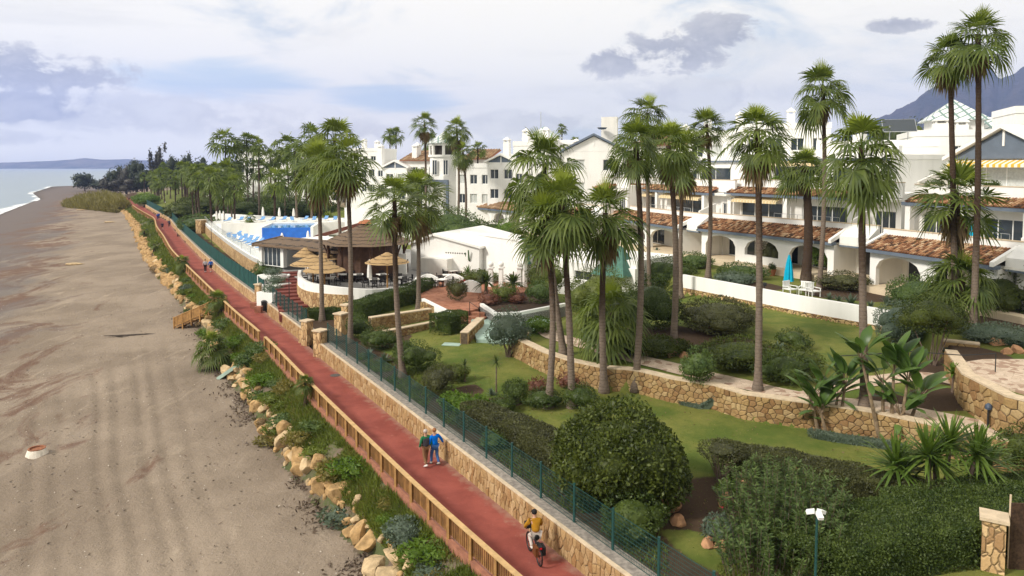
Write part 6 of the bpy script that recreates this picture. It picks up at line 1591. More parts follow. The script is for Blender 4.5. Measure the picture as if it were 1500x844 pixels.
vE2, fE2 = villa('white villa with orange roof and slate gable left of the lantern tower', (556, 287), (625, 294), 7.4, 4, 4.0, second='gable', recess=2, far=True, sec_w=(1, 7), chim=((-1, 10, 3.4), (8.5, 9.5, 3.2)))
vE1, fE1 = villa('far white villa behind the pool palms, right of two', (470, 279.5), (548, 287), 7.4, 5, 4.0, second='flat', recess=2, far=True, chim=((3, 12, 2.5), (12, 12, 2.8)))
vF2, fF2 = villa('far white villa behind the pool palms, left of two', (405, 273), (462, 279), 7.4, 5, 4.0, second='flat', recess=2, far=True)
vF1, fF1 = villa('farthest white villa with a long low arcade at the palm grove', (338, 268), (398, 273.5), 7.4, 7, 4.0, second='flat', recess=2, far=True, chim=((4, 12, 2.4),))
# the next house of the row, cut by the frame
vZ, fZ = villa('white arcade wing cut by the right frame edge', (1490, 388), (1640, 410), 7.4, 2, 4.2, second=None, first=0, recess=1)
# white houses behind
def house(label, px0, px1, pyt, dep, zb=4.0, deep=9, roof='flat', wins=3, chim=(), pyb=None, ang=None, storeys=1):
    x0, _, zt = D(px0, pyt, dep); x1 = D(px1, pyt, dep)[0]
    ex = (.94, -.34) if ang is None else (cos(ang), sin(ang)); w = (x1-x0)/ex[0]
    fr = Fr(None, None, 0, (x0, dep), ex); fr.w = w
    t = thing('white_house', label, 'house', (x0, dep, zb))
    nst = max(1, int((zt-zb-2)/3.1)); ops = []
    for s in range(min(storeys+1, nst)):
        z = zt-2.6-3.1*s
        for i in range(wins):
            c = w*(i+.5)/wins; hw = min(.8, w/wins*.3); ops.append((c-hw, c+hw, z, z+1.5, 0))
    mb = MB(); 
    fr.box(mb, 0, w, .3, deep, zb-2, zt)
    wl = []
    for s in sorted({o_[2] for o_ in ops}): wl.append([o_ for o_ in ops if o_[2] == s])
    zz = zb-2
    if wl:
        for k, lv in enumerate(wl):
            z1 = zt if k == len(wl)-1 else (lv[0][3]+wl[k+1][0][2])/2
            fr.panel(mb, 0, w, 0, .297, zz, z1, lv); zz = z1
    else: fr.box(mb, 0, w, 0, .297, zb-2, zt)
    mb.build('wall', MT['white'], t)
    for o_ in ops: window(t, fr, o_[0], o_[1], .2, o_[2], o_[3], 2, rnd.random() < .3)
    if roof == 'gable': gable(t, fr, 0, w, -.02, zt+.01, zt+w*.22, deep)
    elif roof == 'bluegable': gable(t, fr, 0, w, -.02, zt+.01, zt+w*.25, deep, 'white', 'slate')
    elif roof == 'tile':
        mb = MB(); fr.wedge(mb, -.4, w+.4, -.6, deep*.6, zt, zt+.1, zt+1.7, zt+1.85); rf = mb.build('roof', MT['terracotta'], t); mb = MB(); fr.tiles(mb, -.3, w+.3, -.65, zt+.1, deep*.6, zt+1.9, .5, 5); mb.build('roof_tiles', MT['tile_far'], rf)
    else:
        mb = MB(); 
        for a, b, c, d in ((-.08, w+.08, -.08, .2), (-.08, w+.08, deep-.2, deep+.08), (-.08, .2, .2, deep-.2), (w-.2, w+.08, .2, deep-.2)): fr.box(mb, a, b, c, d, zt, zt+.7)
        mb.build('roof_parapet', MT['white'], t)
    for u, d, h in chim: chimney(t, fr, u*w, d, zt-.5, zt+h)
    return t, fr
MT['greytile_roof'] = None
def pyrroof(par, fr, u, d, hw, z0, h, n=4, name='tiled_pyramid_roof'):
    """pyramid roof of white and green glazed tiles laid in a lattice"""
    mb = MB(); c = []
    for k in range(n):
        a = 2*pi*(k+.5)/n; r = hw/cos(pi/n); c.append(fr.pt(u+cos(a)*r, d+sin(a)*r, z0))
    ap = fr.pt(u, d, z0+h); mb.add(c+[ap], [(k, (k+1) % n, n) for k in range(n)])
    mb.add(c, [tuple(range(n-1, -1, -1))])
    return mb.build(name, MT['glazed'], par, recalc=True)
def glazed():
    m, nt, bs = new_mat('white_green_glazed_tiles'); pos = world_pos(nt); s = nt.nodes.new('ShaderNodeSeparateXYZ'); nt.links.new(pos, s.inputs[0])
    a = math_(nt, 'FRACT', math_(nt, 'ADD', math_(nt, 'MULTIPLY', math_(nt, 'SUBTRACT', s.outputs[0], s.outputs[1]), .62), s.outputs[2]))
    b = math_(nt, 'FRACT', math_(nt, 'SUBTRACT', math_(nt, 'MULTIPLY', math_(nt, 'SUBTRACT', s.outputs[0], s.outputs[1]), .62), math_(nt, 'MULTIPLY', s.outputs[2], 1.2)))
    f = math_(nt, 'MAXIMUM', math_(nt, 'LESS_THAN', a, .22), math_(nt, 'LESS_THAN', b, .22))
    nt.links.new(mixc(nt, f, (.66, .68, .66), (.16, .25, .23)), bs.inputs['Base Color']); bs.inputs['Roughness'].default_value = .4
    return m
MT['glazed'] = glazed()
h1, f1 = house('white house with a slate edged gable and a window in the middle distance', 826, 912, 222, 100, roof='bluegable', wins=2, deep=12, ang=-.18)
mb = MB(); q_ = D(893, 200, 108); mb.box((q_[0], q_[1], 15.6), (2.3, 2.3, 11.2), -.2); mb.build('stair_tower', MT['white_old'], h1)
mb = MB(); q_ = D(882, 190, 106); mb.lathe(q_, [(0, 0), (.5, .05), (.75, .3), (.72, .3), (.48, .09)], 14); d_ = mb.build('satellite_dish', MT['slate'], h1)
house('white house between the tower and the gabled houses, flat roofed', 752, 800, 214, 112, chim=((.2, 3, 2.0), (.75, 4, 2.2)), wins=3)
house('white flat roofed house behind the ragged palm', 795, 840, 212, 118, wins=3)
house('white house with an orange tile roof behind the slate gable', 590, 640, 236, 134, roof='tile', wins=4, chim=((.3, 2, 2.6),))
house('white house with an orange tile roof right of the lantern tower', 680, 716, 234, 132, roof='tile', wins=3)
house('white house on the skyline left of the far pair of palms', 505, 556, 222, 170, wins=4, chim=((.4, 3, 2.2), (.8, 3, 1.8)))
house('far white house with brown shutters above the grove arcade', 346, 396, 226, 225, wins=3, chim=((.3, 3, 2),))
house('far white house behind the grouped thin palms', 398, 440, 229, 215, wins=3)
house('far white house between the restaurant palms', 440, 470, 231, 205, wins=3)
house('low white house behind the palm cluster', 902, 960, 222, 104, wins=3, chim=((.5, 3, 1.6),))
house('white house with stacked terraces behind the tall lawn palm, left', 1008, 1085, 200, 92, wins=3, chim=((.3, 3, 1.8), (.85, 4, 2.4)))
house('white house with stacked terraces behind the tall lawn palm, right', 1090, 1200, 190, 90, wins=4, chim=((.15, 3, 1.6), (.55, 4, 2.0)))
h2, f2 = house('white house with terraces under the big tilted solar panel', 1205, 1345, 216, 78, wins=4, chim=(), deep=12)
mb = MB(); q_ = D(1317, 184, 80); M_ = Matrix.Rotation(-.35, 3, 'Z') @ Matrix.Rotation(radians(38), 3, 'X'); mb.box(q_, (3.2, 2.2, .08), mat=M_); sp_ = mb.build('solar_panel', MT['glass'], h2)
mb = MB(); mb.box((q_[0], q_[1], q_[2]+.0), (3.3, 2.3, .06), mat=M_); mb.tube([(q_[0]-1, q_[1], 14), (q_[0]-1, q_[1], q_[2])], .05, 5); mb.tube([(q_[0]+1, q_[1], 14), (q_[0]+1, q_[1], q_[2])], .05, 5); mb.build('panel_frame', MT['steel'], sp_)
h3, f3 = house('white house with green and white tiled pyramid roofs below the mountain', 1340, 1482, 200, 84, wins=4, deep=13)
u_, z_ = f3.pix(1396, 178, 5); mb = MB(); f3.box(mb, u_-2.6, u_+2.6, 2.4, 7.6, 16.5, z_); mb.build('lantern', MT['white'], h3); pyrroof(h3, f3, u_, 5, 3.3, z_, 2.6)
u_, z_ = f3.pix(1450, 190, 7); pyrroof(h3, f3, u_, 7, 2.4, z_, 1.5)
for px, py in ((1378, 176), (1408, 178)):
    u_, z_ = f3.pix(px, py, 1.2); chimney(h3, f3, u_, 1.2, 15, z_-.4, 1.5 if px < 1390 else 1.3)
house('tall white house corner at the right frame edge', 1487, 1560, 166, 72, wins=2, deep=8)
villa('white villa half hidden behind the ragged palms, between the arcade and the crowded cluster', (795, 311), (858, 319), 7.4, 2, 4.0, second='flat', recess=2.5, chim=((5, 12, 2.4),))
house('white house with a slate gable and two stout chimneys right of the tower', 714, 754, 238, 116, roof='gable', wins=2, chim=((.6, 1.5, 3.2), (1.1, 4, 3.4)))
house('white house with a slate gable left of the tower among tile roofs', 562, 598, 246, 134, roof='gable', wins=2, chim=((-.3, 1.5, 3.6), (1.15, 2, 3.6)))
house('low white house filling the row left of the lantern tower', 515, 566, 240, 150, wins=4, chim=((.7, 3, 2.6),))
house('low white house with terraces right of the lantern tower', 668, 720, 246, 119, wins=3)
house('white house with an orange roof behind the crowded palm cluster', 938, 1010, 214, 100, roof='tile', wins=4, chim=((.2, 3, 2.2), (.8, 3, 2.2)))
house('small white house low among the far grove trunks', 300, 345, 250, 262, wins=3)
# lantern tower
x, y, z = D(652, 255, 124); t = thing('lantern_tower', 'white tower with an open lantern and green tiled pointed roof', 'tower', (x, y, 4)); fr = Fr(None, None, 0, (x, y), (.94, -.34))
def octo(r0, z0, z1, name, mat, n=8, par=t):
    mb = MB(); mb.lathe((x, y, 0), [(r0, z0), (r0, z1)], n); return mb.build(name, MT[mat], par)
octo(3.0, 3, 12.4, 'base', 'white'); octo(2.55, 12.4, 15.6, 'shaft', 'white'); octo(2.85, 15.6, 15.95, 'cornice', 'white'); octo(1.9, 15.95, 17.5, 'inner_drum', 'dark'); octo(2.8, 17.5, 17.85, 'eaves_ring', 'white')
for k in range(8):
    a = 2*pi*k/8; mb = MB(); mb.tube([(x+cos(a)*2.5, y+sin(a)*2.5, 15.95), (x+cos(a)*2.5, y+sin(a)*2.5, 17.5)], .24, 8); mb.build('lantern_column', MT['white'], t)
pyrroof(t, fr, 0, 0, 2.9, 17.853, 2.1, 8, 'roof')
for u in (-1.1, .9): window(t, fr, u, u+.9, -2.62, 12.6, 15.1, 2)
mb = MB(); fr.box(mb, -3.3, -2.9, -3.2, -2.8, 4, 11.2); fr.box(mb, 1.6, 2.0, -3.2, -2.8, 4, 11.2); fr.box(mb, -3.3, 2.0, -3.2, -2.8, 11.2, 11.8); mb.build('blue_frame', MT['slate'], t)
mb = MB(); x2, y2, z2 = D(792, 196, 120); fr2 = Fr(None, None, 0, (x2, y2), (.94, -.34)); t = thing('roof_pavilion', 'white roof pavilion with a tiled pyramid roof and antenna mast', 'pavilion', (x2, y2, 12)); fr2.box(mb, -2, 2, 0, 4, 10, z2-.6); mb.build('wall', MT['white'], t); pyrroof(t, fr2, 0, 2, 2.5, z2-.6, 1.9)
mb = MB(); q_ = fr2.pt(-.6, 2, z2+.5); mb.tube([q_, (q_[0], q_[1], q_[2]+3.2)], .05, 5); mb.build('mast', MT['steel'], t)
# small things on the villa terraces
x, y, z = P(1155, 420, 4.1)[0], P(1155, 420, 4.1)[1], 4.1
t = thing('parasol', 'closed turquoise parasol on the villa lawn', 'parasol', (x, y, Hs(x, y))); zz = Hs(x, y); mb = MB(); mb.tube([(x, y, zz-.2), (x, y, zz+2.75)], .035, 6); mb.build('pole', MT['plastic'], t)
mb = MB(); prof = [(.42, .55), (.40, .62), (.34, 1.3), (.22, 2.1), (.10, 2.6), (.04, 2.75)]; n = 16; vs = []
for r, zz_ in prof:
    for k in range(n):
        a = 2*pi*k/n; rr = r*(1 if k % 2 else .72); vs.append((x+cos(a)*rr, y+sin(a)*rr, zz+zz_))
mb.add(vs, [(i*n+k, i*n+(k+1) % n, (i+1)*n+(k+1) % n, (i+1)*n+k) for i in range(len(prof)-1) for k in range(n)]); mb.build('canopy', MT['turq'], t)
def gchair(name, label, loc, rz, mat, group=None, w=.62, back=.9):
    t = thing(name, label, 'chair', loc, rz, group); m = MT[mat]
    mb = MB(); mb.box((0, 0, .43), (w, w, .06)); mb.build('seat', m, t, local=True)
    mb = MB()
    for i in range(5): mb.box((-w/2+w*(i+.5)/5, w/2-.02, .43+(back-.43)/2+.06), (w/5*.72, .03, back-.47))
    mb.box((0, w/2-.02, back), (w, .05, .07)); mb.build('backrest', m, t, local=True)
    for sx in (-1, 1):
        mb = MB(); mb.box((sx*(w/2-.02), 0, .66), (.06, w, .04)); mb.box((sx*(w/2-.02), -w/2+.04, .55), (.05, .05, .2)); mb.build('armrest', m, t, local=True)
        for sy in (-1, 1):
            mb = MB(); mb.box((sx*(w/2-.04), sy*(w/2-.04), .2), (.05, .05, .42)); mb.build('leg', m, t, local=True)
    return t
for px, py, rz, lab in [(1156, 435, .5, 'white garden armchair by the white wall, left of three'), (1178, 436, -.6, 'white garden armchair by the white wall, middle of three'), (1190, 438, .3, 'white garden armchair by the white wall, right of three')]:
    x, y, z = G(px, py-2); x, y = x+.25, y+.5; gchair('garden_chair', lab, (x, y, Hs(x, y)), rz, 'plastic', 'white garden armchairs', .8, 1.0)
u, z = fA.pix(1437, 345, 3.2); zf = 7.4+.45
for k, uu in enumerate((u-1.0, u+.4, u+1.3)):
    p_ = fA.pt(uu, 2.9, zf); gchair('terrace_chair', 'white chair on the upper terrace of the right villa', p_, 1.0, 'plastic', 'chairs of the right villa terrace')
p_ = fA.pt(fA.pix(1413, 340, 3.2)[0], 3.4, zf); t = thing('parasol', 'turquoise parasol leaning on the upper terrace of the right villa', 'parasol', p_); mb = MB(); mb.tube([(0, 0, 0), (.5, 0, 1.9)], .03, 6); mb.build('pole', MT['plastic'], t, local=True); mb = MB(); mb.tube([(.08, 0, .35), (.3, 0, 1.0), (.5, 0, 1.85)], [.5, .42, .05], 10); mb.build('canopy', MT['turq'], t, local=True)
for fr_, base, us in ((fB, 'middle', (.12, .3, .46, .62, .78, .92)), (fA, 'right', (.1, .3, .55))):
    for k, f in enumerate(us):
        p_ = fr_.pt(fr_.w*f, 5.3, (7.5 if fr_ is fB else 7.4)+.45+3.25+.75+.62)
        link('planter_shrub', fol_mesh('planter_shrub', [(0, 0, .1, .7, .35, .35), (.4, 0, .15, .4, .3, .3)], 500, .16, .08, MT['bright' if k % 2 else 'hedge']), None, p_, 'small shrub trailing over the upper terrace parapet of the %s villa' % base, 'plant', 'parapet plants of the %s villa' % base)
x, y, z = G(1131, 404); t = thing('flower_pot', 'terracotta pot with a plant by the cream plinth', 'pot', (x, y, z)); mb = MB(); mb.lathe((0, 0, 0), [(.22, 0), (.36, .55), (.38, .6), (.33, .6), (.31, .5), (0, .5)], 14); mb.build('pot', MT['terracotta'], t, local=True); link('plant', fol_mesh('plant', [(0, 0, .8, .28, .28, .35)], 300, .16, .07, MT['hedge']), t)
# ================================================================ RESTAURANT, PATIO AND POOL
rim3 = [(437, 396, 3.55), (436, 403, 3.5), (443, 410, 3.42), (456, 415, 3.34), (480, 419, 3.26), (508, 422, 3.16), (545, 424, 3.02), (585, 421, 2.86), (606, 415, 2.8), (614, 405, 2.8)]
rim = [P(*p_) for p_ in rim3]
rim = [(float(a), float(b)) for a, b in rim]
def curve(pts, k=4):
    out = []
    for i in range(len(pts)-1):
        p0 = pts[max(i-1, 0)]; p1 = pts[i]; p2 = pts[i+1]; p3 = pts[min(i+2, len(pts)-1)]
        for j in range(k):
            t = j/k; out.append(tuple(.5*((2*p1[a])+(-p0[a]+p2[a])*t+(2*p0[a]-5*p1[a]+4*p2[a]-p3[a])*t*t+(-p0[a]+3*p1[a]-3*p2[a]+p3[a])*t**3) for a in (0, 1)))
    out.append(pts[-1]); return out
rc = curve(rim)
t = thing('terrace_wall', 'curved white restaurant terrace wall with a stone lower part', 'wall', (*rc[0], 0))
mb = MB(); rz_ = np.interp(np.linspace(0, 9, len(rc)), range(10), [p_[2] for p_ in rim3]).tolist(); mb.strip(offs(rc, .0)[::-1], .3, 2.2, rz_[::-1]); mb.build('parapet', MT['white'], t)
k = int(len(rc)*.62); mb = MB(); mb.strip(offs(rc[:k], .08)[::-1], .4, -.2, 2.55); mb.build('stone_base', MT['path_wall'], t)
mb = MB(); mb.strip(offs(rc[k-1:], .02)[::-1], .32, -.2, 2.197); mb.build('white_base', MT['white'], t)
mb = MB(); poly = [p_ for p_ in offs(rc, -.2)]+[P(650, 385, 2.9), P(600, 362, 2.9), P(430, 362, 2.9), P(400, 385, 2.9)]; mb.prism(poly, .2, 2.6); mb.build('restaurant_terrace', MT['greytile'], kind='structure', recalc=True)
# thatched pavilion
cx_, cy_, _ = D(537, 350, 76)
t = thing('thatched_pavilion', 'open restaurant pavilion with a hexagonal shingled thatch roof', 'pavilion', (cx_, cy_, 2.9))
def hexroof(mb, c, R, z0, h, n=6, steps=7, rot=.3, droop=.35):
    prof = []
    for i in range(steps):
        f = i/steps; z = z0+h*f; r = R*(1-f)**1.0
        prof.append((r+.10, z)); prof.append((max(.05, R*(1-(i+1)/steps)+.16), z+h/steps*.98))
    vs = []
    for r, z in prof:
        for k in range(n):
            a = rot+2*pi*k/n; vs.append((c[0]+cos(a)*r, c[1]+sin(a)*r, z))
    fs = [(i*n+k, i*n+(k+1) % n, (i+1)*n+(k+1) % n, (i+1)*n+k) for i in range(len(prof)-1) for k in range(n)]
    fs.append(tuple(range(n-1, -1, -1))); fs.append(tuple((len(prof)-1)*n+k for k in range(n))); mb.add(vs, fs)
mb = MB(); hexroof(mb, (cx_, cy_), 4.7, 6.1, 2.1, 8, 11); mb.build('thatch_roof', MT['thatch'], t)
mb = MB(); mb.lathe((cx_, cy_, 8.1), [(.9, 0), (.75, .18), (.25, .35), (0, .4)], 8); mb.build('ridge_cap', MT['terracotta'], t)
for k in range(8):
    a = .3+2*pi*k/8; mb = MB(); mb.tube([(cx_+cos(a)*3.9, cy_+sin(a)*3.9, 2.6), (cx_+cos(a)*3.9, cy_+sin(a)*3.9, 6.2)], .15, 6); mb.tube([(cx_+cos(a)*3.9, cy_+sin(a)*3.9, 4.9), (cx_+cos(a)*4.4, cy_+sin(a)*4.4, 6.1)], .09, 5); mb.build('post', MT['brown_wood'], t)
mb = MB(); mb.lathe((cx_, cy_, 2.6), [(3.3, 0), (3.3, 3.6), (3.1, 3.6), (3.1, 0)], 8); mb.build('bar_wall', MT['brown_wood'], t)
# long shingled skirt roof and red brown roof wing
frr = Fr((378, 356), (492, 366), 5.4)
t = thing('restaurant_building', 'restaurant building with a long shingled eave, glass front and red brown roof wing', 'restaurant', (*frr.xy(0, 0), 2.9)); Lr = frr.w
mb = MB(); frr.wedge(mb, -.2, Lr+1.5, -.6, 3.4, 5.1, 5.38, 5.6, 5.85); frr.wedge(mb, -.3, -.05, -.65, 3.5, 5.05, 5.45, 5.55, 5.95); mb.build('shingle_eave', MT['thatch'], t)
mb = MB(); frr.box(mb, .3, Lr+1, 2.6, 9, 2.6, 5.5); mb.build('rear_wall', MT['white'], t)
for u in (.1, Lr*.30, Lr*.62, Lr*.92):
    mb = MB(); frr.box(mb, u, u+.5, .0, .5, 2.9, 5.2); mb.build('column', MT['white'], t)
window(t, frr, .7, Lr*.29, .25, 2.92, 5.1, 4); window(t, frr, Lr*.36, Lr*.6, 2.5, 2.92, 5.1, 3)
a3 = D(462, 346, 92); b3 = D(545, 322, 96); mb = MB()
for dz, w in ((0, 1.1),):
    mb.hexa([(a3[0], a3[1]-w, a3[2]-.35), (b3[0], b3[1]-w, b3[2]-.35), (b3[0], b3[1]+w, b3[2]-.35), (a3[0], a3[1]+w, a3[2]-.35)], [(a3[0], a3[1]-w, a3[2]+.1), (b3[0], b3[1]-w, b3[2]+.1), (b3[0], b3[1]+w, b3[2]+.1), (a3[0], a3[1]+w, a3[2]+.1)])
mb.build('roof_wing', simple('red_brown_roof', (.16, .06, .04), .85, .2, 2), t)
mb = MB(); mb.hexa([(a3[0]+2, a3[1]-2, 2.9), (b3[0], b3[1]-2, 2.9), (b3[0], b3[1]+2, 2.9), (a3[0]+2, a3[1]+2, 2.9)], [(a3[0]+2, a3[1]-2, a3[2]-.5), (b3[0], b3[1]-2, b3[2]-.9), (b3[0], b3[1]+2, b3[2]-.9), (a3[0]+2, a3[1]+2, a3[2]-.5)]); mb.build('wing_wall', MT['white'], t)
# straw parasols
def straw(label, px, py, dep, R, zf=2.6):
    x, y, z = D(px, py, dep); t = thing('straw_parasol', label, 'parasol', (x, y, zf))
    mb = MB(); hexroof(mb, (x, y), R, z-.75, .95, 14, 5, 0); mb.build('canopy', MT['straw'], t)
    mb = MB(); mb.tube([(x, y, zf), (x, y, z-.1)], .08, 6); mb.build('post', MT['wood'], t)
for lab, px, py, dep, R in [('straw parasol on the curved terrace, left front', 458, 376, 71, 2.1), ('straw parasol on the curved terrace, foremost', 475, 385, 68, 1.9), ('small straw parasol behind the foremost one, left', 448, 365, 77, 1.3), ('small straw parasol behind the foremost one, right', 481, 368, 76, 1.4), ('straw parasol on the right of the terrace beside the white column', 567, 373, 68, 2.0)]: straw(lab, px, py, dep, R)
def closed(label, px, pyb, pyt, dep, zb, group=None):
    x, y, z = D(px, pyt, dep); h = z-zb; t = thing('parasol', label, 'parasol', (x, y, zb), 0, group); mb = MB(); mb.tube([(0, 0, 0), (0, 0, h)], .04, 5); mb.build('pole', MT['plastic'], t, local=True)
    mb = MB(); mb.lathe((0, 0, 0), [(.10, h*.28), (.24, h*.34), (.22, h*.6), (.12, h*.92), (.02, h)], 8); mb.build('canopy', MT['fabric_white'], t, local=True)
closed('closed white parasol on the curved terrace between tables', 541, 408, 380, 69, 2.6)
# white columns and arch wall under the pavilion
t = thing('terrace_arch', 'white arch wall on the restaurant terrace beside the pavilion', 'wall', (*D(545, 400, 76)[:2], 2.9)); fr = Fr(None, None, 0, D(512, 400, 76)[:2], (.98, -.18))
mb = MB(); fr.panel(mb, 0, 6.2, 0, .3, 2.9, 5.0, [(.6, 4.6, 2.95, 4.4, .8)]); mb.build('arch', MT['white'], t)
mb = MB(); fr.box(mb, 0.2, 6, 1.2, 1.3, 2.9, 4.3); mb.build('back_panel', MT['brown_wood'], t)
# tables and chairs
def table(name, label, loc, group=None, r=.5):
    t = thing(name, label, 'table', loc, 0, group)
    mb = MB(); mb.box((0, 0, .73), (r*1.9, r*1.9, .05)); mb.build('tabletop', MT['fabric_white'], t, local=True); mb = MB(); mb.tube([(0, 0, 0), (0, 0, .71)], .05, 6); mb.box((0, 0, .02), (.5, .5, .04)); mb.build('leg', MT['blackmetal'], t, local=True)
    return t
t0 = c0 = None; r_ = random.Random(4)
def dining(spots, where):
    global t0, c0
    for (px, py, dep, z) in spots:
        x, y, _ = D(px, py, dep)
        lt = 'white topped square dining table on the %s' % where; lc = 'dark wicker dining chair on the %s' % where
        if t0 is None: t0 = table('dining_table', lt, (x, y, z), 'dining tables of the %s' % where)
        else: copy_thing(t0, (x, y, z), r_.uniform(0, 1), None, lt, 'dining tables of the %s' % where)
        for k in range(3 if r_.random() < .6 else 4):
            a = k*pi/2+r_.uniform(-.2, .2)+.4; loc = (x+cos(a)*.85, y+sin(a)*.85, z)
            if c0 is None: c0 = gchair('dining_chair', lc, loc, a-pi/2, 'wicker', 'dining chairs of the %s' % where, .52, .92)
            else: copy_thing(c0, loc, a-pi/2, None, lc, 'dining chairs of the %s' % where)
dining([(460, 405, 72, 2.6), (482, 408, 69.5, 2.6), (502, 402, 72, 2.6), (525, 404, 72, 2.6), (548, 408, 69, 2.6), (560, 402, 72, 2.6), (588, 405, 70, 2.6), (435, 392, 84, 2.6)], 'restaurant terrace')
# red stairs up to the restaurant
pts0, pts1 = P(432, 462, .9), P(418, 397, 2.9); a = Vector(pts0); b = Vector(pts1); d = (b-a); L = d.length; d.normalize(); mb = MB()
for i in range(13):
    c = a+d*L*(i+.5)/13; mb.box((c.x, c.y, .2+(.9+2.0*(i+.5)/13)/2), (L/13+.02, 2.6, (.9+2.0*(i+.5)/13)-.4), math.atan2(d.y, d.x))
mb.build('red_stairs', simple('dark_red_paving', (.17, .052, .040), .9, .2, 2), origin=(a.x, a.y, .9), label='broad red stairs climbing from the gate to the restaurant', cat='stairs')
for k, (px, py, zt) in enumerate([(400, 430, 1.5), (403, 418, 2.1), (400, 405, 2.7)]):
    x, y = P(px, py, zt); t = thing('stepped_planter', ['lowest white stepped planter beside the red stairs', 'middle white stepped planter beside the red stairs', 'topmost white stepped planter beside the red stairs'][k], 'planter', (x, y, .5)); mb = MB(); mb.box((x, y, zt/2+.2), (2.4, 2.0, zt), -.5); mb.build('box', MT['white'], t)
    link('plants', fol_mesh('plants', [(0, 0, zt+.0, 1.0, .8, .42)], 700, .2, .07, MT['grey_leaf']), t)
x, y = P(396, 470, 0); 
for px, py, lab in [(373, 452, 'square terracotta planter box at the gate, left'), (379, 458, 'square terracotta planter box at the gate, right')]:
    x, y = P(px, py, 0); mb = MB(); mb.hexa([(x-.28, y-.28, 0), (x+.28, y-.28, 0), (x+.28, y+.28, 0), (x-.28, y+.28, 0)], [(x-.34, y-.34, .6), (x+.34, y-.34, .6), (x+.34, y+.34, .6), (x-.34, y+.34, .6)]); mb.build('planter_box', MT['redconc'], origin=(x, y, 0), label=lab, cat='planter')
x, y = P(387, 455, 0); mb = MB(); mb.lathe((x, y, 0), [(.24, 0), (.28, .85), (.30, .9), (.2, 1.0), (0, 1.02)], 12); mb.build('litter_bin', MT['blackmetal'], origin=(x, y, 0), label='dark litter bin beside the far gate pillar', cat='bin')
# white hall with a shallow roof
fr = Fr((602, 401), (702, 408), 2.1); t = thing('white_hall', 'plain white hall with a shallow white roof behind the patio', 'hall', (*fr.xy(0, 0), 2.1)); w = fr.w
mb = MB(); fr.box(mb, 0, w, 0, 12, .8, 5.3); mb.build('wall', MT['white'], t)
mb = MB(); um = w*.35
for a_, b_, za, zb in ((-.3, um, 5.3, 6.5), (um, w+.3, 6.5, 5.32)):
    mb.hexa([fr.pt(a_, -.3, za-.02), fr.pt(b_, -.3, zb-.02), fr.pt(b_, 12, zb-.02), fr.pt(a_, 12, za-.02)], [fr.pt(a_, -.3, za+.22), fr.pt(b_, -.3, zb+.22), fr.pt(b_, 12, zb+.22), fr.pt(a_, 12, za+.22)])
mb.build('roof', MT['white'], t)
mb = MB(); mb.add([fr.pt(0, .003, 5.3), fr.pt(w, .003, 5.3), fr.pt(um, .003, 6.48), fr.pt(0, .3, 5.3), fr.pt(w, .3, 5.3), fr.pt(um, .3, 6.48)], [(0, 1, 2), (5, 4, 3)]); mb.build('gable', MT['white'], t)
mb = MB(); fr.box(mb, w*.22, w*.62, -1.2, -.003, 1.0, 4.1); mb.build('shed_annex', MT['white_old'], t)
mb = MB()
for i in range(9): fr.box(mb, w*.52+i*.28, w*.52+i*.28+.14, -.012, -.003, 4.6, 4.74)
mb.build('vent_row', MT['dark'], t)
# long white sloping screen wall and the patio kiosk with green hipped roofs
fr = Fr((676, 366), (768, 384), 4.6); t = thing('screen_wall', 'long white screen wall climbing behind the patio plants', 'wall', (*fr.xy(0, 0), 2)); mb = MB(); fr.box(mb, 0, fr.w, 0, .35, 1, 6.6); mb.build('wall', MT['white'], t); mb = MB(); fr.box(mb, -.1, fr.w+.1, -.1, .45, 6.603, 6.75); mb.build('coping', MT['white'], t)
fr = Fr((748, 402), (930, 428), 2.6); t = thing('patio_kiosk', 'white patio kiosk with green sloping tent roofs', 'kiosk', (*fr.xy(0, 0), 2)); w = fr.w
mb = MB(); fr.panel(mb, 0, w, 0, .3, 1, 4.7, [(.8, 1.8, 1.7, 3.9, 0), (3.6, 6.0, 2.9, 4.1, 0), (w*.55, w*.75, 3.0, 3.9, 0)]); fr.box(mb, .002, w-.002, .302, 7, 1, 5.4); mb.build('wall', MT['white'], t)
window(t, fr, .8, 1.8, .2, 1.7, 3.9, 1); window(t, fr, 3.6, 6.0, .2, 2.9, 4.1, 4); window(t, fr, w*.55, w*.75, .2, 3.0, 3.9, 3)
for u0, u1 in ((-.6, 3.0), (w*.74, w*.74+3.8)):
    um = (u0+u1)/2; b_ = [fr.pt(u0, -1.4, 4.0), fr.pt(u1, -1.4, 4.0), fr.pt(u1, 1.8, 4.0), fr.pt(u0, 1.8, 4.0)]; mb = MB(); mb.add(b_+[fr.pt(um-.3, .6, 6.6), fr.pt(um+.3, .6, 6.6)], [(0, 1, 5, 4), (1, 2, 5), (2, 3, 4, 5), (3, 0, 4), (3, 2, 1, 0)]); mb.build('tent_roof', simple('green_shingle', (.07, .16, .125), .85, .15, 2), t)
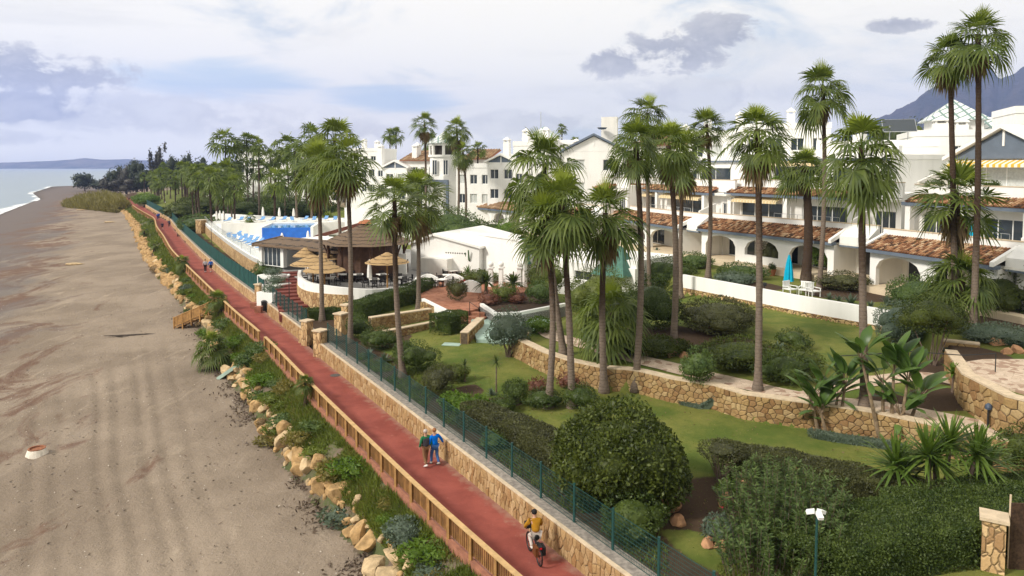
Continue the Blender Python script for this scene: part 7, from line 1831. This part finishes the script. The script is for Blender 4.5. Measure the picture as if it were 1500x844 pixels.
# planter and patio
pl = [P(703, 447, 2.3), P(724, 461, 2.3), P(762, 460, 2.3), P(830, 447, 2.3)]
t = thing('white_planter', 'long white planter wall round the patio palms', 'planter', (*pl[1], 1.6)); mb = MB(); mb.strip(pl, -.3, .9, 2.45); mb.build('wall', MT['white'], t)
mb = MB(); mb.prism(pl+[P(800, 428, 2.2), P(712, 432, 2.2)], 1.0, 2.2); mb.build('planting_soil', simple('planter_soil', (.07, .045, .03), .95, .3, 4), t, recalc=True)
slab('restaurant_patio', [(600, 412), (660, 401), (720, 399), (790, 405), (800, 425), (712, 434), (700, 452), (664, 462), (622, 440)], .8, 2.1, 'tilefloor')
mb = MB(); q0, q1 = P(622, 441, 2.2), P(664, 462, 2.2); mb.strip([q0, q1], .3, .9, 2.45); mb.build('ramp_parapet', MT['white'], origin=(*q0, 2), label='low white parapet along the red patio ramp', cat='wall')
for i in range(3):
    mb = MB(); c = P(693, 458+i*6, 1.9-.15*i); mb.box((c[0], c[1], 1.25-.08*i+.1), (2.2, .6, 1.2-.2*i), -.3); mb.build('patio_step', MT['tilefloor'], origin=(*c, 1), label=['topmost terracotta step from the patio', 'middle terracotta step from the patio', 'lowest terracotta step from the patio'][i], cat='step')
for px, lab in ((719, 'white patio post with a ball top, left of three'), (734, 'white patio post with a ball top, middle of three'), (761, 'white patio post with a ball top, right of three')):
    x, y, _ = D(px, 410, 72); t = thing('ball_post', lab, 'post', (x, y, 2.1)); mb = MB(); mb.box((x, y, 3.0), (.38, .38, 1.9), -.3); mb.box((x, y, 3.99), (.62, .62, .10), -.3); mb.build('shaft', MT['white'], t); mb = MB(); v, f = ico((x, y, 4.33), (.3, .3, .3), 2); mb.add(v, f); mb.build('ball', MT['white'], t, smooth=True)
for k, (px, py, lab) in enumerate([(628, 418, 'curved white garden wall left of the patio tables'), (665, 418, 'curved white garden wall with red flowers on the patio'), (690, 428, 'white garden wall beside the patio steps')]):
    x, y = P(px, py, 2.1); mb = MB(); V0 = [(x-1.0+i*.4, y+.25*sin(i*.9)) for i in range(6)]; mb.strip(V0, .25, 1.9, [2.9+.35*sin(pi*i/5) for i in range(6)]); mb.build('garden_wall', MT['white'], origin=(x, y, 2), label=lab, cat='wall')
dining([(655, 404, 75, 2.1), (663, 398, 78, 2.1), (648, 412, 72, 2.1), (706, 401, 76, 2.1)], 'restaurant patio')
for px, py in ((688, 458), (702, 466)):
    pass
t = thing('handrail', 'short red and black handrail at the patio steps', 'handrail', (*P(690, 464, 1.7), 1.7)); mb = MB(); a_, b_ = P(688, 460, 1.9), P(703, 470, 1.65); mb.tube([(*a_, 1.7), (*a_, 2.9), (*b_, 2.6), (*b_, 1.5)], .03, 5); mb.build('rail', MT['blackmetal'], t)
# ---- pool terrace
edge = [P(px, py, 3.1) for px, py in [(299, 324), (305, 331), (318, 341), (334, 353), (352, 365), (372, 377), (392, 383)]]
edge = curve([(float(a), float(b)) for a, b in edge], 3)
t = thing('pool_wall', 'pool terrace wall, white band over ochre stone', 'wall', (*edge[0], 0)); mb = MB(); mb.strip(edge, -.35, 2.55, 3.1); mb.build('white_band', MT['white'], t); mb = MB(); mb.strip(offs(edge, .06), -.45, -.2, 2.547); mb.build('stone_base', MT['path_wall'], t)
pillar('tall ochre stone corner pier of the pool terrace', 296, 345, 1.6, 3.0, z=.6, cat='pier')
mb = MB(); mb.prism(edge[::-1]+[P(316, 312, 3.1), P(470, 320, 3.1), P(482, 345, 3.1), P(440, 372, 3.1)][::1], .2, 3.05); mb.build('pool_terrace', MT['white'], kind='structure', recalc=True)
t = thing('glass_balustrade', 'clear balustrade with steel posts along the pool terrace edge', 'balustrade', (*edge[0], 3.1)); e2 = offs(edge, -.15)
mb = MB(); mb.strip(e2, -.02, 4.08, 4.13); mb.build('top_rail', MT['steel'], t)
for p_ in e2[::2]:
    mb = MB(); mb.box((*p_, 3.6), (.05, .05, 1.05)); mb.build('post', MT['steel'], t)
gm, gnt, gbs = new_mat('balustrade_glass'); gbs.inputs['Base Color'].default_value = (.75, .82, .82, 1); gbs.inputs['Roughness'].default_value = .05
tr = gnt.nodes.new('ShaderNodeBsdfTransparent'); mx = gnt.nodes.new('ShaderNodeMixShader'); mx.inputs[0].default_value = .25; gnt.links.new(tr.outputs[0], mx.inputs[1]); gnt.links.new(gbs.outputs[0], mx.inputs[2]); gnt.links.new(mx.outputs[0], gnt.nodes['Material Output'].inputs[0]); MT['clear'] = gm
mb = MB(); mb.strip(e2, -.012, 3.12, 4.05); mb.build('glass_panel', MT['clear'], t)
fr = Fr((384, 352), (455, 351), 3.1); w = fr.w
t = thing('swimming_pool', 'raised swimming pool with a bright blue front wall', 'pool', (*fr.xy(0, 0), 3.05)); mb = MB(); fr.box(mb, 0, w, 0, .3, 2.9, 4.9); mb.build('front_wall', simple('pool_blue_paint', (.015, .13, .52), .5, .12, 1.5, spec=.4), t)
mb = MB(); fr.box(mb, 0, w, .3, 9, 2.9, 4.8); mb.build('water', simple('pool_water', (.02, .22, .55), .1, .1, .8, spec=.5), t); mb = MB()
for a_, b_, c_, d_ in ((-.4, w+.4, 9, 9.6), (-.4, 0, 0, 9), (w, w+.4, 0, 9)): fr.box(mb, a_, b_, c_, d_, 2.9, 5.0)
mb.build('rim', MT['white'], t)
mb = MB(); fr.box(mb, -8, w+9, 9.7, 20, 2.8, 4.95); mb.build('upper_pool_terrace', MT['white_old'], kind='structure')
def lounger(label, loc, rz, group):
    t = thing('sun_lounger', label, 'sun lounger', loc, rz, group); mb = MB(); mb.box((0, 0, .3), (.65, 1.9, .06))
    for sx in (-1, 1):
        for sy in (-1, 1): mb.box((sx*.28, sy*.85, .14), (.05, .05, .28))
    mb.build('frame', MT['plastic'], t, local=True); mb = MB(); mb.box((0, -.25, .37), (.46, 1.2, .07)); mb.box((0, .62, .56), (.58, .75, .07), mat=Matrix.Rotation(radians(38), 3, 'X')); mb.build('cushion', MT['loungeblue'], t, local=True); return t
MT['loungeblue'] = simple('faded_blue_canvas', (.16, .32, .58), .85, .1, 3)
l0 = None; r_ = random.Random(8)
for k in range(17):
    f = k/16; px = 333+f*52; py = 342+f*17+(4 if k % 2 else -3); x, y, z = (*P(px, py, 3.4), 3.05)
    lab, g = 'blue and white sun lounger on the white pool terrace', 'sun loungers of the pool terrace'
    l0 = lounger(lab, (x, y, z), r_.uniform(-.3, .3), g) if l0 is None else (copy_thing(l0, (x, y, z), r_.uniform(-.6, .6), 1.0) and l0)
for k in range(14):
    u = -7.5+k*1.7; p_ = fr.pt(u, 11.5+1.2*(k % 2), 4.95); copy_thing(l0, p_, r_.uniform(-.4, .4), 1.0, 'blue and white sun lounger on the terrace behind the blue pool', 'sun loungers behind the pool')
for px, pyb, pyt, lab in [(317, 326, 309, 'closed white parasol at the far pool lawn, left of three'), (322, 325, 308, 'closed white parasol at the far pool lawn, middle of three'), (327, 326, 309, 'closed white parasol at the far pool lawn, right of three')]: closed(lab, px, pyb, pyt, 142, 3.0)
for px, pyt, lab in [(385, 303, 'closed white parasol behind the pool, left of three'), (409, 304, 'closed white parasol behind the pool, middle of three'), (430, 305, 'closed white parasol behind the pool, right of three')]: closed(lab, px, 325, pyt, 124, 4.95)
closed('closed white parasol before the blue pool wall', 413, 350, 341, 108, 3.05); closed('closed white parasol at the right end of the blue pool', 451, 350, 338, 106, 3.05)
# white wall structure right of the pool
fr = Fr((480, 346), (548, 350), 3.1); t = thing('white_wall', 'white boundary wall with railings above the restaurant roof', 'wall', (*fr.xy(0, 0), 3)); mb = MB(); fr.box(mb, 0, fr.w+4, 4, 4.4, 2, 7.4); mb.build('wall', MT['white'], t)
mb = MB()
for i in range(9): fr.box(mb, i*1.2, i*1.2+.06, 4.15, 4.21, 7.4, 8.5)
fr.box(mb, 0, 9.7, 4.14, 4.22, 8.5, 8.56); fr.box(mb, 0, 9.7, 4.15, 4.21, 7.95, 8.0); mb.build('railing', MT['plastic'], t)
# ================================================================ PEOPLE AND BICYCLE
def skin_mesh(name, joints, mat, sub=2):
    """joints: (x,y,z,radius,parent) grown into one continuous surface"""
    bm = bmesh.new(); lay = bm.verts.layers.skin.verify(); vs = [bm.verts.new(j[:3]) for j in joints]; bm.verts.ensure_lookup_table()
    for i, j in enumerate(joints):
        if j[4] is not None: bm.edges.new((vs[i], vs[j[4]]))
    for i, (v, j) in enumerate(zip(vs, joints)): v[lay].radius = (j[3], j[3]); v[lay].use_root = (i == 0)
    me = bpy.data.meshes.new('tmp'); bm.to_mesh(me); bm.free()
    o = bpy.data.objects.new('tmp', me); C.objects.link(o)
    m = o.modifiers.new('s', 'SKIN'); m.branch_smoothing = .6; m.use_smooth_shade = True
    m2 = o.modifiers.new('u', 'SUBSURF'); m2.levels = sub; m2.render_levels = sub
    dg = bpy.context.evaluated_depsgraph_get(); r = bpy.data.meshes.new_from_object(o.evaluated_get(dg)); bpy.data.objects.remove(o); bpy.data.meshes.remove(me)
    r.name = name; r.materials.clear(); r.materials.append(mat)
    for p in r.polygons: p.use_smooth = True
    return r
def lerp(a, b, t): return tuple(a[i]+(b[i]-a[i])*t for i in range(3))
def person(label, loc, rz, J, cols, shorts=False, sc=1.0, near=True, hair=(.12, .08, .05), long_hair=False):
    """J: joint positions (local, facing +Y)"""
    t = thing('person', label, 'person', loc, rz); t.scale = (sc, sc, sc); sub = 2 if near else 1
    j = [(*J['pelvis'], .125, None), (*J['spine'], .115, 0), (*J['chest'], .135, 1), (*J['neck'], .052, 2), (*J['head0'], .075, 3), (*J['head1'], .088, 4), (*J['head2'], .06, 5)]
    for s in 'LR':
        k = len(j); j += [(*J['sh'+s], .055, 2), (*J['el'+s], .042, k), (*J['wr'+s], .030, k+1), (*J['ha'+s], .034, k+2)]
        k = len(j); j += [(*J['hip'+s], .085, 0), (*J['kn'+s], .058, k), (*J['an'+s], .040, k+1), (*J['to'+s], .035, k+2)]
    body = skin_mesh('body', j, MT['skin'], sub)
    # hands: four unequal curled fingers and a thumb, joined into the body; nose and ears
    mb = MB()
    for s, sg in (('L', -1), ('R', 1)):
        h = Vector(J['ha'+s]); w = Vector(J['wr'+s]); d = (h-w).normalized(); sd = Vector((0, 1, 0)) if abs(d.y) < .7 else Vector((1, 0, 0)); sd = (sd-d*sd.dot(d)).normalized(); inn = d.cross(sd)*-sg
        for q_, ln in enumerate((.070, .080, .074, .058)):
            b0 = h+d*.025+sd*(.030-.020*q_); mb.tube([b0, b0+d*ln*.5+inn*.004, b0+d*ln*.85+inn*.026], [.0095, .009, .006], 5)
        b0 = h+sd*.030-d*.01; mb.tube([b0, b0+sd*.025+d*.03+inn*.01, b0+sd*.025+d*.06+inn*.02], [.011, .010, .007], 5)
    hc = Vector(J['head1']); f = Vector(J.get('face', (0, 1, 0))); rt = f.cross(Vector((0, 0, 1)))
    mb.tube([hc+f*.08+Vector((0, 0, .02)), hc+f*.115-Vector((0, 0, .02)), hc+f*.09-Vector((0, 0, .03))], [.010, .018, .012], 5)
    for sg in (-1, 1): mb.tube([hc+rt*.085*sg+Vector((0, 0, .02)), hc+rt*.10*sg, hc+rt*.085*sg-Vector((0, 0, .03))], [.012, .02, .012], 5)
    bm = bmesh.new(); bm.from_mesh(body); tm = mk_mesh('x', mb.V, mb.F); bm.from_mesh(tm); bm.to_mesh(body); bm.free(); bpy.data.meshes.remove(tm)
    bo = link('body', body, t)
    if near:
        mb = MB()
        for sg in (-1, 1): v, f_ = ico(hc+f*.082+rt*.03*sg+Vector((0, 0, .028)), (.011, .011, .011), 1); mb.add(v, f_)
        mb.build('eyes', MT['rubber'], bo, local=True)
        mb = MB(); v, f_ = ico(hc+f*.088-Vector((0, 0, .052)), (.024, .010, .008), 1); mb.add(v, f_); mb.build('mouth', simple('lips', (.36, .14, .12), .6), bo, local=True)
    # jacket
    hem = J.get('hem', lerp(J['pelvis'], J['spine'], -.15))
    j = [(*hem, .172, None), (*J['spine'], .172, 0), (*J['chest'], .188, 1), (*lerp(J['chest'], J['neck'], .75), .095, 2)]
    for s in 'LR':
        k = len(j); j += [(*J['sh'+s], .088, 2), (*J['el'+s], .066, k), (*lerp(J['el'+s], J['wr'+s], .95), .050, k+1)]
    cl, tr, sh = cols[:3]
    link('jacket', skin_mesh('jacket', j, cl, sub), t)
    if len(cols) > 3:      # a vest over the jacket
        j = [(*hem, .205, None), (*J['spine'], .20, 0), (*J['chest'], .215, 1), (*lerp(J['chest'], J['neck'], .6), .11, 2)]
        for s in 'LR': j.append((*lerp(J['chest'], J['sh'+s], .85), .105, 2))
        link('vest', skin_mesh('vest', j, cols[3], sub), t)
    j = [(*J['pelvis'], .145, None)]
    for s in 'LR':
        k = len(j)
        j += [(*J['hip'+s], .105, 0), (*(J['kn'+s] if not shorts else lerp(J['hip'+s], J['kn'+s], .85)), .078 if not shorts else .09, k)]
        if not shorts: j.append((*lerp(J['kn'+s], J['an'+s], .95), .062, k+1))
    link('trousers', skin_mesh('trousers', j, tr, sub), t)
    for s in 'LR':
        a, b = Vector(J['an'+s]), Vector(J['to'+s]); mb = MB(); mb.tube([a-(b-a)*.45-Vector((0, 0, .02)), a+(b-a)*.3, b+(b-a)*.35], [.045, .055, .035], 8); link('shoe', mk_mesh('shoe', mb.V, mb.F, sh, smooth=True), t)
    mh = simple('hair', hair, .8, .2, 20)
    V, F = ico(hc+Vector((0, 0, .035))-f*.018, (.101, .108, .098), 3); V = V.copy(); lo = hc[2]-(.10 if long_hair else .03)
    m_ = ((V-np.array(hc)) @ np.array(f)) > .045; V[m_] = V[m_]*.96+np.array(hc)*.04; V[m_, 2] = np.maximum(V[m_, 2], hc[2]+.055); V[:, 2] = np.maximum(V[:, 2], lo)
    link('hair', mk_mesh('hair', V, F, mh, smooth=True), t)
    return t
def walk(st=.26, swing=.5, armL=None, armR=None):
    J = dict(pelvis=(0, 0, .94), spine=(0, .01, 1.14), chest=(0, .02, 1.34), neck=(0, .03, 1.50), head0=(0, .04, 1.55), head1=(0, .05, 1.63), head2=(0, .05, 1.70))
    for s, sg in (('L', -1), ('R', 1)):
        q_ = sg*st
        J['hip'+s] = (sg*.095, 0, .90); J['kn'+s] = (sg*.10, q_*.5+.06, .49); J['an'+s] = (sg*.10, q_-(.06 if q_ < 0 else 0), .09 if q_ > 0 else .15); J['to'+s] = (sg*.105, q_+.12, .04 if q_ > 0 else .05)
        a = -sg*swing*.4; J['sh'+s] = (sg*.185, .01, 1.41); J['el'+s] = (sg*.245, a*.35-.02, 1.14); J['wr'+s] = (sg*.255, a*.8+.05, .90); J['ha'+s] = (sg*.255, a*.9+.06, .83)
    if armL: J.update(armL)
    if armR: J.update(armR)
    return J
def cloth(n, c): return simple(n, c, .9, .12, 7, .2, 30, .15)
HEAD = .56          # heading of the promenade: rotation so that +Y runs along it
def at0(px, py): return (*P(px, py, 0.0), 0.0)
person('older person walking away in a grey vest over green sleeves and brown trousers', at0(624, 683), HEAD, walk(.20, .3), (cloth('green_fleece', (.02, .14, .06)), cloth('brown_trousers', (.21, .115, .06)), cloth('white_shoe', (.70, .68, .66)), cloth('charcoal_vest', (.045, .043, .052))), hair=(.42, .36, .33))
person('person walking away in a bright blue jacket and jeans, right arm swung out', at0(637, 681), HEAD, walk(-.17, .2, armR=dict(elR=(.36, .02, 1.17), wrR=(.47, .08, .96), haR=(.50, .10, .89))), (cloth('bright_blue_jacket', (.0, .14, .62)), cloth('blue_jeans', (.05, .12, .30)), cloth('grey_shoe', (.35, .34, .32))), hair=(.28, .12, .05), long_hair=True)
# cyclist and bicycle
bx, by = P(783, 818, 0); RB = .30
bt = thing('bicycle', 'dark city bicycle with an orange pannier bag ridden up the promenade', 'bicycle', (bx, by, 0), RB)
def torus(mb, c, R, r, n=32, k=6):
    vs = []
    for i in range(n):
        a = 2*pi*i/n
        for q_ in range(k):
            b = 2*pi*q_/k; rr = R+r*cos(b); vs.append((c[0]+r*sin(b), c[1]+rr*cos(a), c[2]+rr*sin(a)))
    mb.add(vs, [(i*k+q_, i*k+(q_+1) % k, ((i+1) % n)*k+(q_+1) % k, ((i+1) % n)*k+q_) for i in range(n) for q_ in range(k)])
WR = .34
for yy in (-.5, .58):
    mb = MB(); torus(mb, (0, yy, WR), WR-.02, .026); wh = mb.build('wheel', MT['rubber'], bt, local=True)
    mb = MB(); torus(mb, (0, yy, WR), WR-.05, .012); mb.tube([(-.05, yy, WR), (.05, yy, WR)], .025, 8)
    for i in range(16):
        a = 2*pi*i/16; mb.tube([(0, yy, WR), (0, yy+cos(a)*(WR-.05), WR+sin(a)*(WR-.05))], .003, 3, False)
    mb.build('rim', MT['blackmetal'], wh, local=True)
fm = simple('dark_bike_paint', (.02, .022, .03), .35, .1, 4, spec=.5)
mb = MB(); S1, S2, H1, H2, BB = (0, -.12, .80), (0, -.04, .34), (0, .42, .86), (0, .45, .70), (0, -.04, .30)
for a, b, r in ((BB, S1, .02), (BB, H2, .022), ((0, -.1, .62), H1, .018), (BB, (0, -.5, WR), .014), (S1, (0, -.5, WR), .012), (H2, (0, .58, WR), .016), (H1, H2, .02)): mb.tube([a, b], r, 6)
mb.build('frame', fm, bt, local=True)
mb = MB(); mb.tube([H1, (0, .40, 1.02)], .016, 6); mb.tube([(-.29, .24, 1.04), (-.12, .38, 1.05), (.12, .38, 1.05), (.29, .24, 1.04)], .013, 6); mb.build('handlebar', MT['blackmetal'], bt, local=True)
mb = MB(); mb.tube([(0, -.30, .90), (0, -.16, .91), (0, .02, .89)], [.09, .08, .025], 8); mb.tube([S1, (0, -.15, .88)], .014, 6); mb.build('saddle', MT['rubber'], bt, local=True)
mb = MB(); mb.box((0, -.48, .74), (.14, .38, .02)); mb.tube([(.06, -.5, .36), (.06, -.6, .74)], .008, 4); mb.tube([(-.06, -.5, .36), (-.06, -.6, .74)], .008, 4); mb.build('rack', MT['blackmetal'], bt, local=True)
mb = MB(); mb.box((-.13, -.50, .56), (.12, .34, .32)); mb.build('pannier_bag', cloth('rust_bag', (.13, .045, .015)), bt, local=True)
mb = MB(); mb.box((.13, -.50, .57), (.12, .34, .30)); mb.build('pannier_bag', MT['rubber'], bt, local=True)
mb = MB(); mb.box((0, -.69, .70), (.08, .03, .05)); mb.build('rear_light', cloth('red_lens', (.45, .01, .02)), bt, local=True)
mb = MB()
for sg in (-1, 1): mb.tube([(sg*.06, -.04, .30), (sg*.075, -.04+sg*.10, .30-sg*.13)], .011, 5); mb.box((sg*.12, -.04+sg*.10, .30-sg*.13), (.09, .06, .02))
torus(mb, (.06, -.04, .30), .09, .008, 20, 4); mb.build('pedals', MT['blackmetal'], bt, local=True)
mb = MB(); mb.box((0, .62, .96), (.30, .22, .20)); mb.build('front_basket', MT['wicker'], bt, local=True)
J = dict(pelvis=(0, -.16, .99), spine=(0, -.12, 1.17), chest=(0, -.04, 1.37), neck=(0, .02, 1.53), head0=(0, .04, 1.58), head1=(0, .06, 1.66), head2=(0, .06, 1.73), hem=(0, -.15, 1.03))
for s, sg in (('L', -1), ('R', 1)):
    J['hip'+s] = (sg*.09, -.12, .96); J['kn'+s] = (sg*.12, .20-sg*.06, .64 if sg < 0 else .76); J['an'+s] = (sg*.12, -.08+sg*.10, .26 if sg < 0 else .45); 
    if sg < 0: J['kn'+s] = (-.12, .14, .58); J['an'+s] = (-.13, -.14, .45); J['an'+s] = (-.13, -.16, .53) if False else (-.13, -.13, .48)
    J['to'+s] = (J['an'+s][0], J['an'+s][1]+.14, J['an'+s][2]-.05)
    J['sh'+s] = (sg*.19, -.02, 1.43); J['el'+s] = (sg*.30, .10, 1.22); J['wr'+s] = (sg*.30, .21, 1.08); J['ha'+s] = (sg*.285, .25, 1.06)
J['knL'] = (-.12, .22, .78); J['anL'] = (-.13, -.13, .50); J['toL'] = (-.13, .0, .455)
J['knR'] = (.12, .18, .60); J['anR'] = (.13, .04, .235); J['toR'] = (.13, .17, .19)
person('cyclist seen from behind in a mustard jacket and pale trousers riding up the promenade', (bx, by, 0), RB, J, (cloth('mustard_jacket', (.33, .16, .012)), cloth('pale_trousers', (.48, .42, .38)), cloth('pale_shoe', (.62, .58, .54))), hair=(.015, .012, .012), long_hair=True)
# far walkers
for px, py, lab, cols, sh in [(301, 399, 'far walker in a light grey top and black trousers seen from behind', ((.45, .44, .45), (.02, .02, .025)), False), (309, 399, 'far walker in a blue jacket and dark shorts seen from behind', ((.02, .12, .50), (.02, .02, .03)), True),
   (238, 337, 'distant person in dark clothes running on the promenade', ((.03, .03, .06), (.02, .02, .025)), True), (248, 333, 'distant person in dark blue at the promenade wall', ((.03, .04, .10), (.02, .02, .03)), False), (231, 322, 'distant person in a blue jacket, left of a pair', ((.02, .09, .42), (.03, .04, .09)), False), (233, 321, 'distant person in a blue jacket, right of a pair', ((.02, .08, .36), (.03, .04, .09)), False), (189, 295, 'tiny person in dark clothes at the far end of the promenade', ((.03, .03, .05), (.02, .02, .03)), False), (193, 295, 'tiny person in pale clothes at the far end of the promenade', ((.3, .3, .34), (.05, .05, .08)), False)]:
    person(lab, at0(px, py), HEAD, walk(.2 if px % 2 else -.2, .4), (cloth('top', cols[0]), cloth('trousers', cols[1]), cloth('shoe', (.4, .4, .4))), sh, 1.0, False)
# dog on the promenade
x, y, z = at0(260.5, 347); t = thing('dog', 'small dark dog trotting along the promenade wall', 'dog', (x, y, 0), HEAD)
j = [(0, -.22, .42, .09, None), (0, 0, .42, .10, 0), (0, .22, .44, .12, 1), (0, .36, .56, .07, 2), (0, .46, .62, .075, 3), (0, .58, .58, .035, 4), (0, -.36, .50, .03, 0), (0, -.48, .62, .02, 6)]
for sg in (-1, 1):
    k = len(j); j += [(sg*.08, .22, .30, .045, 2), (sg*.08, .24, .16, .03, k), (sg*.08, .26, .03, .03, k+1)]
    k = len(j); j += [(sg*.08, -.22, .32, .06, 0), (sg*.08, -.16, .22, .035, k), (sg*.08, -.28, .14, .028, k+1), (sg*.08, -.26, .03, .028, k+2)]
link('body', skin_mesh('body', j, cloth('dark_fur', (.035, .028, .024)), 1), t)
